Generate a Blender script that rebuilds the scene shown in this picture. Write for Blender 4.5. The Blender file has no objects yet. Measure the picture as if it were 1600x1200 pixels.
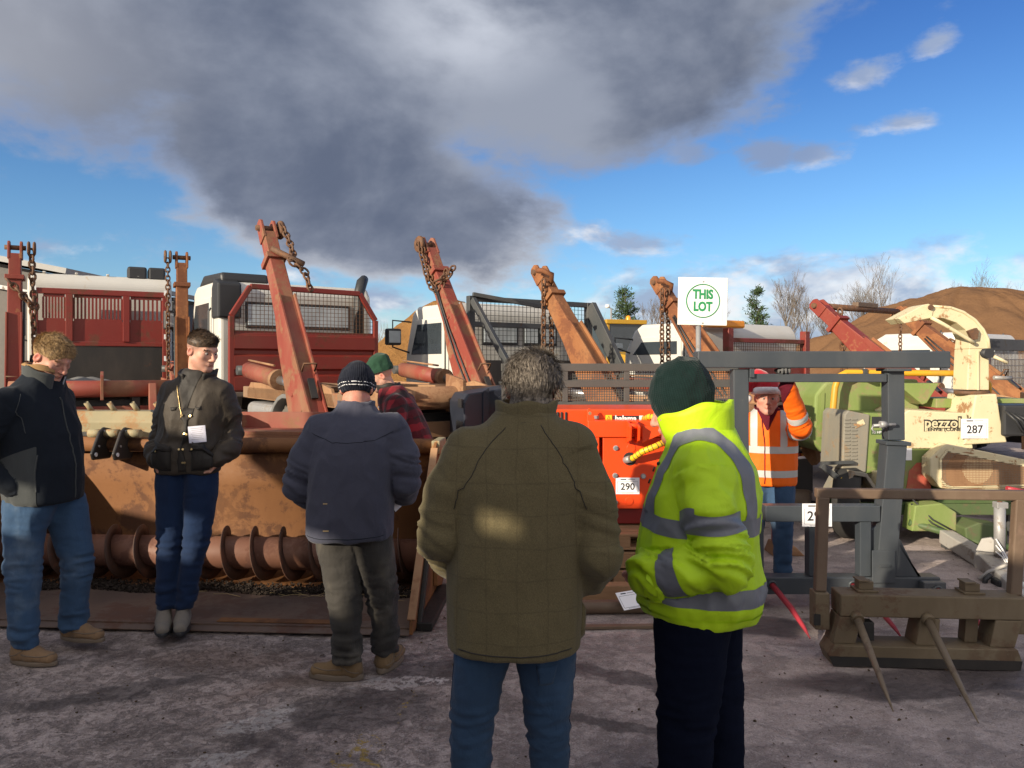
import bpy, bmesh, math, random
import numpy as np
from mathutils import Vector, Matrix, Euler, Quaternion

R = math.radians
rnd = random.Random(7)
scene = bpy.context.scene
COL = scene.collection

# ------------------------------------------------------------------ camera
F_PX, HZ, CAM_H = 1202.0, 570.0, 1.65      # focal length in photo pixels, horizon row, eye height
cam_d = bpy.data.cameras.new('camera')
cam = bpy.data.objects.new('camera', cam_d)
COL.objects.link(cam)
cam.location = (0, 0, CAM_H)
cam.rotation_euler = (R(90), 0, 0)
cam_d.sensor_width = 36.0
cam_d.lens = 36.0 * F_PX / 1600.0
cam_d.shift_y = -(600.0 - HZ) / 1600.0
cam_d.clip_start = 0.1
cam_d.clip_end = 3000.0
scene.camera = cam

def at(px, py, d):
    """point seen at photo pixel (px,py) standing d metres in front of the camera"""
    return Vector(((px - 800.0) / F_PX * d, d, CAM_H - (py - HZ) / F_PX * d))

# ------------------------------------------------------------------ light
SUN_AZ = (0.735, 0.678)         # horizontal travel of the light
SUN_EL = R(17.0)
sun_d = bpy.data.lights.new('sun', 'SUN')
sun_d.energy = 4.5
sun_d.angle = R(0.53)
sun_d.color = (1.0, 0.87, 0.68)
sun = bpy.data.objects.new('sun', sun_d)
COL.objects.link(sun)
ldir = Vector((SUN_AZ[0] * math.cos(SUN_EL), SUN_AZ[1] * math.cos(SUN_EL), -math.sin(SUN_EL)))
sun.rotation_euler = ldir.to_track_quat('-Z', 'Y').to_euler()
sun.location = (-20, -20, 20)

scene.view_settings.view_transform = 'Standard'
scene.view_settings.look = 'None'
scene.view_settings.gamma = 1.0
scene.view_settings.exposure = 0.74
scene.view_settings.use_curve_mapping = False
scene.cycles.max_bounces = 6
scene.cycles.use_denoising = True

# ------------------------------------------------------------------ world: Nishita sky with a cloud deck
world = bpy.data.worlds.new('World')
scene.world = world
world.use_nodes = True
wt = world.node_tree
wt.nodes.clear()

class NT:
    """tiny node-graph helper"""
    def __init__(self, tree): self.t = tree
    def n(self, typ, **kw):
        nd = self.t.nodes.new(typ)
        for k, v in kw.items(): setattr(nd, k, v)
        return nd
    def put(self, sock, v):
        if hasattr(v, 'is_output') or isinstance(v, bpy.types.NodeSocket): self.t.links.new(v, sock)
        else: sock.default_value = v
    def math(self, op, a, b=0.0, c=0.0, clamp=False):
        nd = self.n('ShaderNodeMath', operation=op, use_clamp=clamp)
        for s, v in zip(nd.inputs, (a, b, c)): self.put(s, v)
        return nd.outputs[0]
    def vec(self, op, a, b=(0, 0, 0), scale=None):
        nd = self.n('ShaderNodeVectorMath', operation=op)
        self.put(nd.inputs[0], a)
        if scale is not None: self.put(nd.inputs['Scale'], scale)
        else: self.put(nd.inputs[1], b)
        return nd.outputs['Value'] if op in ('LENGTH', 'DOT_PRODUCT', 'DISTANCE') else nd.outputs[0]
    def noise(self, vec, scale, detail=4, rough=0.55, dist=0.0, color=False, lac=2.0):
        nd = self.n('ShaderNodeTexNoise')
        self.put(nd.inputs['Vector'], vec)
        self.put(nd.inputs['Scale'], scale); self.put(nd.inputs['Detail'], detail)
        self.put(nd.inputs['Roughness'], rough); self.put(nd.inputs['Distortion'], dist)
        return nd.outputs['Color'] if color else nd.outputs['Fac']
    def ramp(self, fac, stops, interp='LINEAR'):
        nd = self.n('ShaderNodeValToRGB')
        cr = nd.color_ramp; cr.interpolation = interp
        while len(cr.elements) < len(stops): cr.elements.new(0.5)
        for e, (p, c) in zip(cr.elements, stops):
            e.position = p
            e.color = (c, c, c, 1) if isinstance(c, (int, float)) else (c[0], c[1], c[2], 1)
        self.put(nd.inputs[0], fac)
        return nd.outputs[0]
    def smooth(self, v, lo, hi):
        nd = self.n('ShaderNodeMapRange', interpolation_type='SMOOTHSTEP')
        self.put(nd.inputs[0], v); self.put(nd.inputs[1], lo); self.put(nd.inputs[2], hi)
        return nd.outputs[0]
    def mix(self, fac, a, b, blend='MIX'):
        nd = self.n('ShaderNodeMix', data_type='RGBA', blend_type=blend)
        self.put(nd.inputs[0], fac)
        for s, v in ((nd.inputs[6], a), (nd.inputs[7], b)):
            if isinstance(v, tuple) and len(v) == 3: v = (*v, 1)
            self.put(s, v)
        return nd.outputs[2]

def build_sky():
    g = NT(wt)
    sky = g.n('ShaderNodeTexSky', sky_type='NISHITA')
    sky.sun_disc = False
    sky.sun_elevation = SUN_EL
    sky.sun_rotation = math.atan2(-SUN_AZ[0], -SUN_AZ[1])
    sky.air_density = 1.0; sky.dust_density = 0.25; sky.ozone_density = 3.0
    tc = g.n('ShaderNodeTexCoord')
    d = tc.outputs['Generated']
    sep = g.n('ShaderNodeSeparateXYZ'); wt.links.new(d, sep.inputs[0])
    x, y, z = sep.outputs
    # cloud-deck coordinates (perspective of a flat layer overhead)
    inv = g.math('DIVIDE', 1.0, g.math('ADD', g.math('ABSOLUTE', z), 0.16))
    plane = g.vec('SCALE', d, scale=inv)
    warp = g.noise(plane, 0.9, 5, 0.55, color=True)
    # soft billows follow the direction itself, so they keep their size towards the horizon
    bil = g.noise(g.vec('MULTIPLY', d, (1.0, 1.0, 1.9)), 5.5, 9, 0.60, 0.12)
    big = g.noise(g.vec('MULTIPLY', d, (1.0, 1.0, 1.6)), 2.6, 4, 0.5, 0.2)
    def lobe(cx, cz, rx, rz, k=0.0):
        # an ellipse-shaped bank of cloud; k shears it
        v = g.vec('SUBTRACT', d, (cx, 0, cz))
        if k:
            s = g.n('ShaderNodeSeparateXYZ'); wt.links.new(v, s.inputs[0])
            zz = g.math('ADD', s.outputs[2], g.math('MULTIPLY', s.outputs[0], k))
            c = g.n('ShaderNodeCombineXYZ')
            wt.links.new(s.outputs[0], c.inputs[0]); wt.links.new(zz, c.inputs[2])
            v = c.outputs[0]
        v = g.vec('MULTIPLY', v, (1 / rx, 0, 1 / rz))
        return g.math('SUBTRACT', 1.0, g.vec('LENGTH', v))
    L = lobe(-0.33, 0.50, 0.72, 0.33)
    for a in ((-0.20, 0.225, 0.31, 0.12, 0.30), (0.13, 0.40, 0.28, 0.17, -0.25), (-0.62, 0.45, 0.45, 0.24, 0.0),
              (-0.30, 0.95, 0.9, 0.5, 0.0)):
        L = g.math('SMOOTH_MAX', L, lobe(*a), 0.15)
    f = g.math('ADD', L, g.math('MULTIPLY', g.math('SUBTRACT', bil, 0.5), 1.0))
    f = g.math('ADD', f, g.math('MULTIPLY', g.math('SUBTRACT', big, 0.5), 0.35))
    ahead = g.smooth(y, -0.30, 0.25)      # the big bank hangs over the yard ahead; behind it is faded out for more skylight
    dens = g.math('MULTIPLY', g.smooth(f, -0.04, 0.17), ahead)
    core = g.smooth(f, 0.02, 0.34)
    # light and dark inside the big cloud
    inner = g.noise(g.vec('MULTIPLY', d, (1.0, 1.0, 1.5)), 3.4, 7, 0.55, 0.15)
    inner = g.smooth(inner, 0.36, 0.66)
    dark = g.mix(inner, (0.096, 0.118, 0.175), (0.245, 0.272, 0.338))
    toplight = g.smooth(lobe(-0.055, 0.41, 0.16, 0.10), 0.0, 0.9)
    dark = g.mix(g.math('MULTIPLY', toplight, g.math('MULTIPLY', inner, 0.75)), dark, (0.52, 0.55, 0.62))
    leftlight = g.smooth(lobe(-0.58, 0.33, 0.30, 0.16), 0.0, 0.9)
    dark = g.mix(g.math('MULTIPLY', leftlight, 0.6), dark, (0.36, 0.37, 0.41))
    edge = g.mix(g.smooth(z, 0.12, 0.26), (0.42, 0.44, 0.49), (0.20, 0.26, 0.40))
    bigcol = g.mix(core, edge, dark)
    # scattered fair-weather puffs and the bank low over the horizon
    puff = g.noise(g.vec('MULTIPLY', d, (1.0, 1.0, 2.1)), 8.0, 9, 0.62, 0.1)
    low = g.math('SUBTRACT', 1.0, g.smooth(g.math('ABSOLUTE', z), 0.06, 0.20))
    low = g.math('MULTIPLY', low, g.math('ADD', 0.55, g.math('MULTIPLY', g.smooth(x, -0.1, 0.45), 0.55)))
    pl = lobe(0.205, 0.262, 0.035, 0.018)
    for a in ((0.318, 0.250, 0.035, 0.020, 0), (0.385, 0.322, 0.032, 0.018, 0), (0.455, 0.345, 0.018, 0.013, 0),
              (0.13, 0.158, 0.085, 0.022, 0.1), (0.35, 0.246, 0.045, 0.018, 0.1), (0.275, 0.300, 0.07, 0.022, -.2), (0.44, 0.27, 0.05, 0.012, 0), (0.51, 0.40, 0.02, 0.015, 0)):
        pl = g.math('SMOOTH_MAX', pl, lobe(*a), 0.05)
    pf = g.math('ADD', g.math('MULTIPLY', g.math('SUBTRACT', puff, 0.5), 2.4), g.math('MULTIPLY', low, 0.95))
    pf = g.math('MAXIMUM', g.math('SUBTRACT', pf, 0.33), g.math('ADD', g.math('MULTIPLY', pl, 0.55), g.math('MULTIPLY', g.math('SUBTRACT', puff, 0.52), 2.6)))
    pf_d = g.smooth(pf, 0.0, 0.60)
    shade = g.noise(g.vec('ADD', g.vec('MULTIPLY', d, (1.0, 1.0, 2.1)), (0.012, 0.0, -0.03)), 8.0, 5, 0.55, 0.25)
    pcol = g.mix(g.smooth(shade, 0.40, 0.60), (0.70, 0.70, 0.72), (0.27, 0.33, 0.46))
    grey = g.smooth(lobe(0.285, 0.275, 0.16, 0.10), 0.0, 0.6)
    pcol = g.mix(g.math('MULTIPLY', grey, g.smooth(shade, 0.3, 0.52)), pcol, (0.20, 0.26, 0.40))
    # clear blue
    hs = g.n('ShaderNodeHueSaturation')
    wt.links.new(sky.outputs[0], hs.inputs['Color'])
    hs.inputs['Saturation'].default_value = 1.12
    hs.inputs['Value'].default_value = SKY_GAIN
    blue = g.mix(1.0, hs.outputs[0], g.mix(g.smooth(z, 0.16, 0.46), (0.74, 0.86, 1.0), (0.42, 0.56, 0.86)), 'MULTIPLY')
    c = g.mix(g.math('MULTIPLY', pf_d, 0.9), blue, g.vec('SCALE', pcol, scale=CLOUD_GAIN))
    c = g.mix(dens, c, g.vec('SCALE', bigcol, scale=CLOUD_GAIN))
    # warm bright cloud added behind the photographer to lift and neutralise the fill light
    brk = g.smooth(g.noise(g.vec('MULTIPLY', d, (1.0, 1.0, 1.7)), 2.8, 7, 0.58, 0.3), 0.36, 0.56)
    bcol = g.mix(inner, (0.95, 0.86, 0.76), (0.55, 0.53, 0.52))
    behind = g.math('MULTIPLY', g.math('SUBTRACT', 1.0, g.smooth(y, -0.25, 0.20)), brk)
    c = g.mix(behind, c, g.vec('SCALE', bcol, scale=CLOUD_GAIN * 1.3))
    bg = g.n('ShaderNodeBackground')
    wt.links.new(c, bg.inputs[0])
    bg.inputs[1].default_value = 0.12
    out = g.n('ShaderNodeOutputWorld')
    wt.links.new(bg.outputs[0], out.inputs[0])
SKY_GAIN = 0.76
CLOUD_GAIN = 6.5
build_sky()
# ------------------------------------------------------------------ materials
MATS = {}
def new_mat(name):
    m = bpy.data.materials.new(name); m.use_nodes = True
    t = m.node_tree; t.nodes.clear()
    g = NT(t)
    out = g.n('ShaderNodeOutputMaterial')
    b = g.n('ShaderNodeBsdfPrincipled')
    t.links.new(b.outputs[0], out.inputs[0])
    MATS[name] = m
    return m, g, b

def bump(g, b, height, strength=0.3, dist=0.01):
    nd = g.n('ShaderNodeBump')
    nd.inputs['Strength'].default_value = strength
    nd.inputs['Distance'].default_value = dist
    g.put(nd.inputs['Height'], height)
    g.t.links.new(nd.outputs[0], b.inputs['Normal'])

def coord(g, kind='Object'):
    return g.n('ShaderNodeTexCoord').outputs[kind]

def scl(c, k): return tuple(min(1.0, x * k) for x in c)

def painted(name, paint, rust=(0.16, 0.06, 0.025), amount=0.35, scale=2.5, rough=0.5, metal=0.0, dirt=(0.14, 0.10, 0.07),
            dirt_amt=0.25, bump_s=0.25, spec=0.4):
    """painted or bare steel with rust blotches, dirt and chips"""
    m, g, b = new_mat(name)
    co = coord(g)
    n1 = g.noise(co, scale, 10, 0.66, 0.4)
    n2 = g.noise(co, scale * 7, 6, 0.7)
    n3 = g.noise(g.vec('MULTIPLY', co, (1, 1, 0.35)), scale * 0.6, 6, 0.6)
    f = g.math('ADD', n1, g.math('MULTIPLY', g.math('SUBTRACT', n2, 0.5), 0.35))
    rmask = g.smooth(f, 0.74 - amount * 0.5, 0.80 - amount * 0.42)
    base = g.mix(n3, scl(paint, 0.78), scl(paint, 1.18))
    rc = g.mix(n2, scl(rust, 0.6), scl(rust, 1.5))
    c = g.mix(rmask, base, rc)
    c = g.mix(g.math('MULTIPLY', g.smooth(n3, 0.42, 0.72), dirt_amt * 2), c, dirt)
    g.put(b.inputs['Base Color'], c)
    r = g.math('ADD', rough, g.math('MULTIPLY', rmask, 0.85 - rough))
    r = g.math('ADD', r, g.math('MULTIPLY', g.math('SUBTRACT', n2, 0.5), 0.25))
    g.put(b.inputs['Roughness'], r)
    b.inputs['Metallic'].default_value = metal
    b.inputs['Specular IOR Level'].default_value = spec
    bump(g, b, g.math('ADD', n2, g.math('MULTIPLY', rmask, -0.3)), bump_s, 0.004)
    return m

def plain(name, colr, rough=0.5, metal=0.0, var=0.15, scale=6.0, spec=0.5, bump_s=0.05, coat=0.0):
    m, g, b = new_mat(name)
    co = coord(g)
    n = g.noise(co, scale, 6, 0.6)
    g.put(b.inputs['Base Color'], g.mix(n, scl(colr, 1 - var), scl(colr, 1 + var)))
    g.put(b.inputs['Roughness'], g.math('ADD', rough - 0.08, g.math('MULTIPLY', n, 0.16)))
    b.inputs['Metallic'].default_value = metal
    b.inputs['Specular IOR Level'].default_value = spec
    b.inputs['Coat Weight'].default_value = coat
    if bump_s: bump(g, b, g.noise(co, scale * 12, 4, 0.6), bump_s, 0.003)
    return m

def fabric(name, colr, var=0.18, scale=5.0, weave=420.0, rough=0.92, sheen=0.07, fold=0.35, worn=None, worn_amt=0.0, spec=0.15):
    m, g, b = new_mat(name)
    co = coord(g)
    n = g.noise(co, scale, 8, 0.62)
    f = g.noise(co, weave, 2, 0.5)
    c = g.mix(n, scl(colr, 1 - var), scl(colr, 1 + var))
    c = g.mix(g.math('MULTIPLY', f, 0.35), c, scl(colr, 0.5))
    if worn:
        w = g.smooth(g.noise(g.vec('MULTIPLY', co, (1, 1, 0.6)), 3.2, 5, 0.55), 0.48, 0.68)
        c = g.mix(g.math('MULTIPLY', w, worn_amt), c, worn)
    g.put(b.inputs['Base Color'], c)
    b.inputs['Roughness'].default_value = rough
    b.inputs['Specular IOR Level'].default_value = spec
    b.inputs['Sheen Weight'].default_value = sheen
    b.inputs['Sheen Roughness'].default_value = 0.5
    big = g.noise(g.vec('MULTIPLY', co, (1, 1, 0.7)), 14.0, 5, 0.55, 0.6)
    h = g.math('ADD', g.math('MULTIPLY', big, 1.0), g.math('MULTIPLY', f, 0.12))
    bump(g, b, h, fold, 0.02)
    return m

# ground ---------------------------------------------------------------
def ground_material():
    m, g, b = new_mat('yard_concrete')
    co = coord(g, 'Object')
    n_big = g.noise(co, 0.42, 5, 0.55, 0.6)
    n_mid = g.noise(co, 1.9, 9, 0.66, 0.8)
    st = g.n('ShaderNodeMapping'); st.inputs['Rotation'].default_value = (0, 0, R(-38)); st.inputs['Scale'].default_value = (0.9, 1.5, 1)
    g.put(st.inputs[0], co)
    n_str = g.noise(st.outputs[0], 1.6, 10, 0.72, 0.3)
    n_fine = g.noise(co, 30.0, 7, 0.72)
    n_grit = g.noise(co, 140.0, 3, 0.6)
    n_cl = g.noise(co, 7.0, 8, 0.7, 0.6)
    sep = g.n('ShaderNodeSeparateXYZ'); g.put(sep.inputs[0], co)
    # left half of the yard is muddier, the right half is barer concrete
    side = g.smooth(g.math('ADD', sep.outputs[0], g.math('MULTIPLY', n_big, 2.4)), 0.3, 2.6)
    base = g.mix(n_mid, (0.300, 0.240, 0.216), (0.480, 0.396, 0.360))
    pale = g.mix(n_mid, (0.390, 0.316, 0.286), (0.500, 0.412, 0.374))
    c = g.mix(side, base, pale)
    mudf = g.math('ADD', g.math('MULTIPLY', n_str, 0.65), g.math('MULTIPLY', n_cl, 0.35))
    mud_hi = g.smooth(mudf, 0.47, 0.62)
    mud = g.math('MULTIPLY', mud_hi, g.math('SUBTRACT', 0.62, g.math('MULTIPLY', side, 0.36)))
    c = g.mix(mud, c, g.mix(n_fine, (0.075, 0.060, 0.054), (0.180, 0.145, 0.130)))
    # trodden flakes of dried mud, crisp edged, thick on the left and thin on the right
    n_fl = g.noise(co, 8.5, 12, 0.74, 0.35)
    n_fl2 = g.noise(g.vec('ADD', co, (5.1, 3.3, 0)), 24.0, 9, 0.72, 0.2)
    fl = g.math('MAXIMUM', g.smooth(n_fl, 0.525, 0.555), g.math('MULTIPLY', g.smooth(n_fl2, 0.555, 0.585), 0.8))
    flw = g.math('SUBTRACT', 0.50, g.math('MULTIPLY', side, 0.40))
    c = g.mix(g.math('MULTIPLY', fl, flw), c, g.mix(n_grit, (0.080, 0.063, 0.056), (0.190, 0.152, 0.136)))
    lt = g.smooth(g.math('ADD', g.math('MULTIPLY', n_fl, 0.6), g.math('MULTIPLY', n_fl2, 0.4)), 0.455, 0.425)
    c = g.mix(g.math('MULTIPLY', lt, 0.42), c, (0.58, 0.50, 0.46))
    # scrape marks dragged across the slab
    sm = g.n('ShaderNodeMapping'); sm.inputs['Rotation'].default_value = (0, 0, R(-52)); sm.inputs['Scale'].default_value = (0.5, 5.0, 1)
    g.put(sm.inputs[0], g.vec('ADD', co, g.vec('SCALE', g.noise(co, 3.0, 4, 0.5, color=True), scale=0.10)))
    sc1 = g.noise(sm.outputs[0], 2.6, 9, 0.70, 0.1)
    sc2 = g.noise(co, 0.9, 4, 0.5)
    scw = g.math('MULTIPLY', g.smooth(sc2, 0.46, 0.60), g.math('SUBTRACT', 1.0, g.math('MULTIPLY', side, 0.7)))
    c = g.mix(g.math('MULTIPLY', g.math('MULTIPLY', g.smooth(sc1, 0.60, 0.68), scw), 0.75), c, (0.066, 0.053, 0.048))
    c = g.mix(g.math('MULTIPLY', g.math('MULTIPLY', g.smooth(sc1, 0.40, 0.33), scw), 0.70), c, (0.60, 0.53, 0.50))
    # brownish rusty run-off
    rustm = g.smooth(g.noise(g.vec('ADD', co, (7.3, 2.1, 0)), 0.8, 7, 0.62, 0.5), 0.56, 0.68)
    c = g.mix(g.math('MULTIPLY', rustm, 0.45), c, (0.130, 0.075, 0.048))
    # flaked pale patches of bare cement
    chip = g.smooth(g.math('ADD', g.math('MULTIPLY', g.noise(g.vec('ADD', co, (3.1, 9.7, 0)), 1.3, 9, 0.72, 0.4), 0.75), g.math('MULTIPLY', n_fine, 0.25)), 0.575, 0.615)
    c = g.mix(g.math('MULTIPLY', chip, 0.65), c, (0.60, 0.53, 0.50))
    c = g.mix(g.math('MULTIPLY', g.smooth(n_fine, 0.40, 0.66), 0.60), c, g.mix(g.smooth(n_grit, 0.35, 0.65), (0.13, 0.105, 0.095), (0.66, 0.56, 0.52)))
    n_sp = g.noise(co, 62.0, 5, 0.75)
    c = g.mix(g.math('MULTIPLY', g.smooth(n_sp, 0.55, 0.68), 0.50), c, (0.085, 0.068, 0.060))
    # oil-dark damp stains
    damp = g.math('MULTIPLY', g.smooth(g.noise(g.vec('ADD', co, (1.7, 4.4, 0)), 1.5, 8, 0.62, 0.4), 0.58, 0.68), 0.55)
    c = g.mix(g.math('MULTIPLY', damp, 0.6), c, (0.060, 0.048, 0.048))
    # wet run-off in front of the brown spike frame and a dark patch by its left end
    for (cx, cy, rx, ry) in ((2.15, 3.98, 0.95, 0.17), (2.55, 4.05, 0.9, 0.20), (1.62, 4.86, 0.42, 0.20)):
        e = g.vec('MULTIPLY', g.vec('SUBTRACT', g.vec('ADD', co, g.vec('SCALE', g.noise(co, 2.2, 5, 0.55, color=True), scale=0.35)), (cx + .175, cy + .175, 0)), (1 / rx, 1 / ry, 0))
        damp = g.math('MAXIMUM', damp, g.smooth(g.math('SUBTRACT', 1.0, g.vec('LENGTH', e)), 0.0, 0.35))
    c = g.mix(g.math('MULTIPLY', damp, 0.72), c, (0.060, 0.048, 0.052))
    # patches with a shape of their own: tar repair, flaked cement, rusty run-off, worn yellow paint
    wob = g.vec('SCALE', g.noise(co, 3.5, 7, 0.62, color=True), scale=0.40)
    def blot(cx, cy, rx, ry, rz, soft=0.3):
        q = g.n('ShaderNodeMapping', vector_type='TEXTURE')
        q.inputs['Location'].default_value = (cx + .2, cy + .2, 0); q.inputs['Rotation'].default_value = (0, 0, R(rz)); q.inputs['Scale'].default_value = (rx, ry, 1)
        g.put(q.inputs[0], g.vec('ADD', co, wob))
        return g.smooth(g.math('SUBTRACT', 1.0, g.vec('LENGTH', g.vec('MULTIPLY', q.outputs[0], (1, 1, 0)))), 0.0, soft)
    tar = g.math('MAXIMUM', blot(-0.70, 3.70, 0.42, 0.26, 20), g.math('MAXIMUM', blot(-.35, 4.15, .36, .24, 10), g.math('MAXIMUM', blot(0.62, 4.05, 0.46, 0.07, -28), blot(0.45, 3.55, 0.34, 0.08, -25))))
    tar = g.math('MAXIMUM', tar, g.math('MAXIMUM', blot(.75, 3.05, .30, .07, -15), blot(-2.0, 3.9, .5, .10, 30)))
    c = g.mix(g.math('MULTIPLY', tar, 0.66), c, g.mix(n_fine, (0.060, 0.050, 0.050), (0.120, 0.102, 0.098)))
    rst = g.math('MAXIMUM', blot(-1.55, 4.35, 0.85, 0.20, -4, .6), blot(-1.1, 4.0, .5, .14, 30, .6))
    c = g.mix(g.math('MULTIPLY', rst, 0.45), c, (0.115, 0.062, 0.036))
    flk = g.math('MAXIMUM', blot(-1.17, 3.58, .24, .10, 42, .25), g.math('MAXIMUM', blot(-.55, 4.0, .30, .09, 8, .25), blot(-1.25, 3.2, .22, .06, 40, .25)))
    c = g.mix(g.math('MULTIPLY', g.math('MULTIPLY', flk, g.smooth(n_fl2, 0.44, 0.52)), 0.85), c, (0.62, 0.56, 0.53))
    yel = g.math('MULTIPLY', g.math('MAXIMUM', blot(-.62, 3.27, .10, .16, 10, .2), blot(-.50, 3.75, .03, .18, -12, .2)), g.smooth(n_fl2, 0.52, 0.57))
    c = g.mix(g.math('MULTIPLY', yel, 0.8), c, (0.50, 0.34, 0.07))
    g.put(b.inputs['Base Color'], c)
    r = g.math('SUBTRACT', 0.88, g.math('MULTIPLY', damp, 0.48))
    r = g.math('SUBTRACT', r, g.math('MULTIPLY', mud, 0.10))
    g.put(b.inputs['Roughness'], g.math('ADD', r, g.math('MULTIPLY', g.math('SUBTRACT', n_fine, 0.5), 0.2)))
    b.inputs['Specular IOR Level'].default_value = 0.35
    h = g.math('ADD', g.math('MULTIPLY', n_fine, 0.35), g.math('MULTIPLY', n_cl, 0.55))
    h = g.math('ADD', h, g.math('MULTIPLY', mud_hi, 0.45))
    h = g.math('ADD', h, g.math('MULTIPLY', g.math('MULTIPLY', fl, flw), 0.40))
    h = g.math('ADD', h, g.math('MULTIPLY', n_grit, 0.10))
    h = g.math('SUBTRACT', h, g.math('MULTIPLY', chip, 0.25))
    bump(g, b, h, 1.0, 0.032)
    return m

def earth(name, a, bcol, scale=1.2, bs=0.8, dist=0.15):
    m, g, b = new_mat(name)
    co = coord(g)
    n = g.noise(co, scale, 9, 0.66, 0.3)
    n2 = g.noise(co, scale * 14, 5, 0.7)
    g.put(b.inputs['Base Color'], g.mix(g.math('ADD', g.math('MULTIPLY', n, 0.6), g.math('MULTIPLY', n2, 0.4)), a, bcol))
    b.inputs['Roughness'].default_value = 0.95
    b.inputs['Specular IOR Level'].default_value = 0.1
    bump(g, b, g.math('ADD', n, g.math('MULTIPLY', n2, 0.35)), bs, dist)
    return m

def tweed_material():
    m, g, b = new_mat('tweed')
    co = coord(g)
    n = g.noise(co, 6.0, 8, 0.62)
    f = g.noise(co, 260.0, 3, 0.6)
    f2 = g.noise(g.vec('MULTIPLY', co, (1, 1, 0.35)), 520.0, 2, 0.6)
    warp = g.vec('SCALE', g.noise(co, 5.0, 3, 0.5, color=True), scale=0.035)
    sp = g.n('ShaderNodeSeparateXYZ'); g.put(sp.inputs[0], g.vec('ADD', co, warp))
    def line(v, period, off, w):
        q = g.math('FRACT', g.math('ADD', g.math('DIVIDE', v, period), off))
        q = g.math('ABSOLUTE', g.math('SUBTRACT', q, 0.5))
        return g.math('SUBTRACT', 1.0, g.smooth(q, w, w + 0.028))
    lx = line(sp.outputs[0], 0.098, 0.3, 0.008)
    lz = line(sp.outputs[2], 0.104, 0.1, 0.008)
    check = g.math('MAXIMUM', lx, lz)
    c = g.mix(n, (0.092, 0.074, 0.038), (0.134, 0.109, 0.058))
    c = g.mix(g.math('MULTIPLY', g.smooth(f, 0.42, 0.62), 0.45), c, (0.148, 0.127, 0.068))
    c = g.mix(g.math('MULTIPLY', g.smooth(f2, 0.45, 0.6), 0.4), c, (0.055, 0.050, 0.028))
    c = g.mix(g.math('MULTIPLY', check, 0.20), c, (0.030, 0.022, 0.016))
    g.put(b.inputs['Base Color'], c)
    b.inputs['Roughness'].default_value = 0.95
    b.inputs['Sheen Weight'].default_value = 0.10
    b.inputs['Specular IOR Level'].default_value = 0.12
    big = g.noise(g.vec('MULTIPLY', co, (1, 1, 0.6)), 9.0, 5, 0.5, 0.6)
    bump(g, b, g.math('ADD', big, g.math('MULTIPLY', f, 0.14)), 0.42, 0.022)
    return m

def plaid_material():
    m, g, b = new_mat('red_check_fleece')
    co = coord(g)
    warp = g.vec('SCALE', g.noise(co, 9.0, 3, 0.5, color=True), scale=0.05)
    sp = g.n('ShaderNodeSeparateXYZ'); g.put(sp.inputs[0], g.vec('ADD', co, warp))
    def band(v, period):
        q = g.math('FRACT', g.math('DIVIDE', v, period))
        return g.smooth(g.math('ABSOLUTE', g.math('SUBTRACT', q, 0.5)), 0.21, 0.29)
    a = band(g.math('ADD', sp.outputs[1], g.math('MULTIPLY', sp.outputs[0], 0.6)), 0.115); z = band(g.math('ADD', sp.outputs[2], g.math('MULTIPLY', sp.outputs[1], 0.25)), 0.12)
    s = g.math('MULTIPLY', g.math('ADD', a, z), 0.5)
    c = g.ramp(s, [(0.0, (0.23, 0.018, 0.026)), (0.5, (0.080, 0.012, 0.017)), (1.0, (0.022, 0.016, 0.016))])
    c = g.mix(g.math('MULTIPLY', g.noise(co, 260, 2, 0.5), 0.4), c, (0.03, 0.01, 0.012))
    g.put(b.inputs['Base Color'], c)
    b.inputs['Roughness'].default_value = 0.95
    b.inputs['Sheen Weight'].default_value = 0.15
    b.inputs['Specular IOR Level'].default_value = 0.1
    bump(g, b, g.noise(co, 16, 5, 0.55, 0.5), 0.35, 0.02)
    return m

def knit(name, colr, sx=120.0, stripes=None):
    """ribbed knitwear; stripes = list of (z0, z1, colour) in object metres"""
    m, g, b = new_mat(name)
    co = coord(g)
    sp = g.n('ShaderNodeSeparateXYZ'); g.put(sp.inputs[0], co)
    ang = g.math('ARCTAN2', sp.outputs[0], sp.outputs[1])
    rib = g.math('SINE', g.math('MULTIPLY', ang, sx))
    loop = g.math('SINE', g.math('MULTIPLY', sp.outputs[2], 900.0))
    n = g.noise(co, 40, 5, 0.6)
    c = g.mix(n, scl(colr, 0.7), scl(colr, 1.3))
    if stripes:
        for z0, z1, cc in stripes:
            k = g.math('MULTIPLY', g.smooth(sp.outputs[2], z0, z0 + 0.002), g.math('SUBTRACT', 1.0, g.smooth(sp.outputs[2], z1 - 0.002, z1)))
            c = g.mix(k, c, cc)
    g.put(b.inputs['Base Color'], c)
    b.inputs['Roughness'].default_value = 0.95
    b.inputs['Sheen Weight'].default_value = 0.1
    b.inputs['Specular IOR Level'].default_value = 0.1
    h = g.math('ADD', g.math('MULTIPLY', rib, 0.4), g.math('ADD', g.math('MULTIPLY', loop, 0.15), g.math('MULTIPLY', n, 0.8)))
    bump(g, b, h, 0.5, 0.004)
    return m

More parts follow.
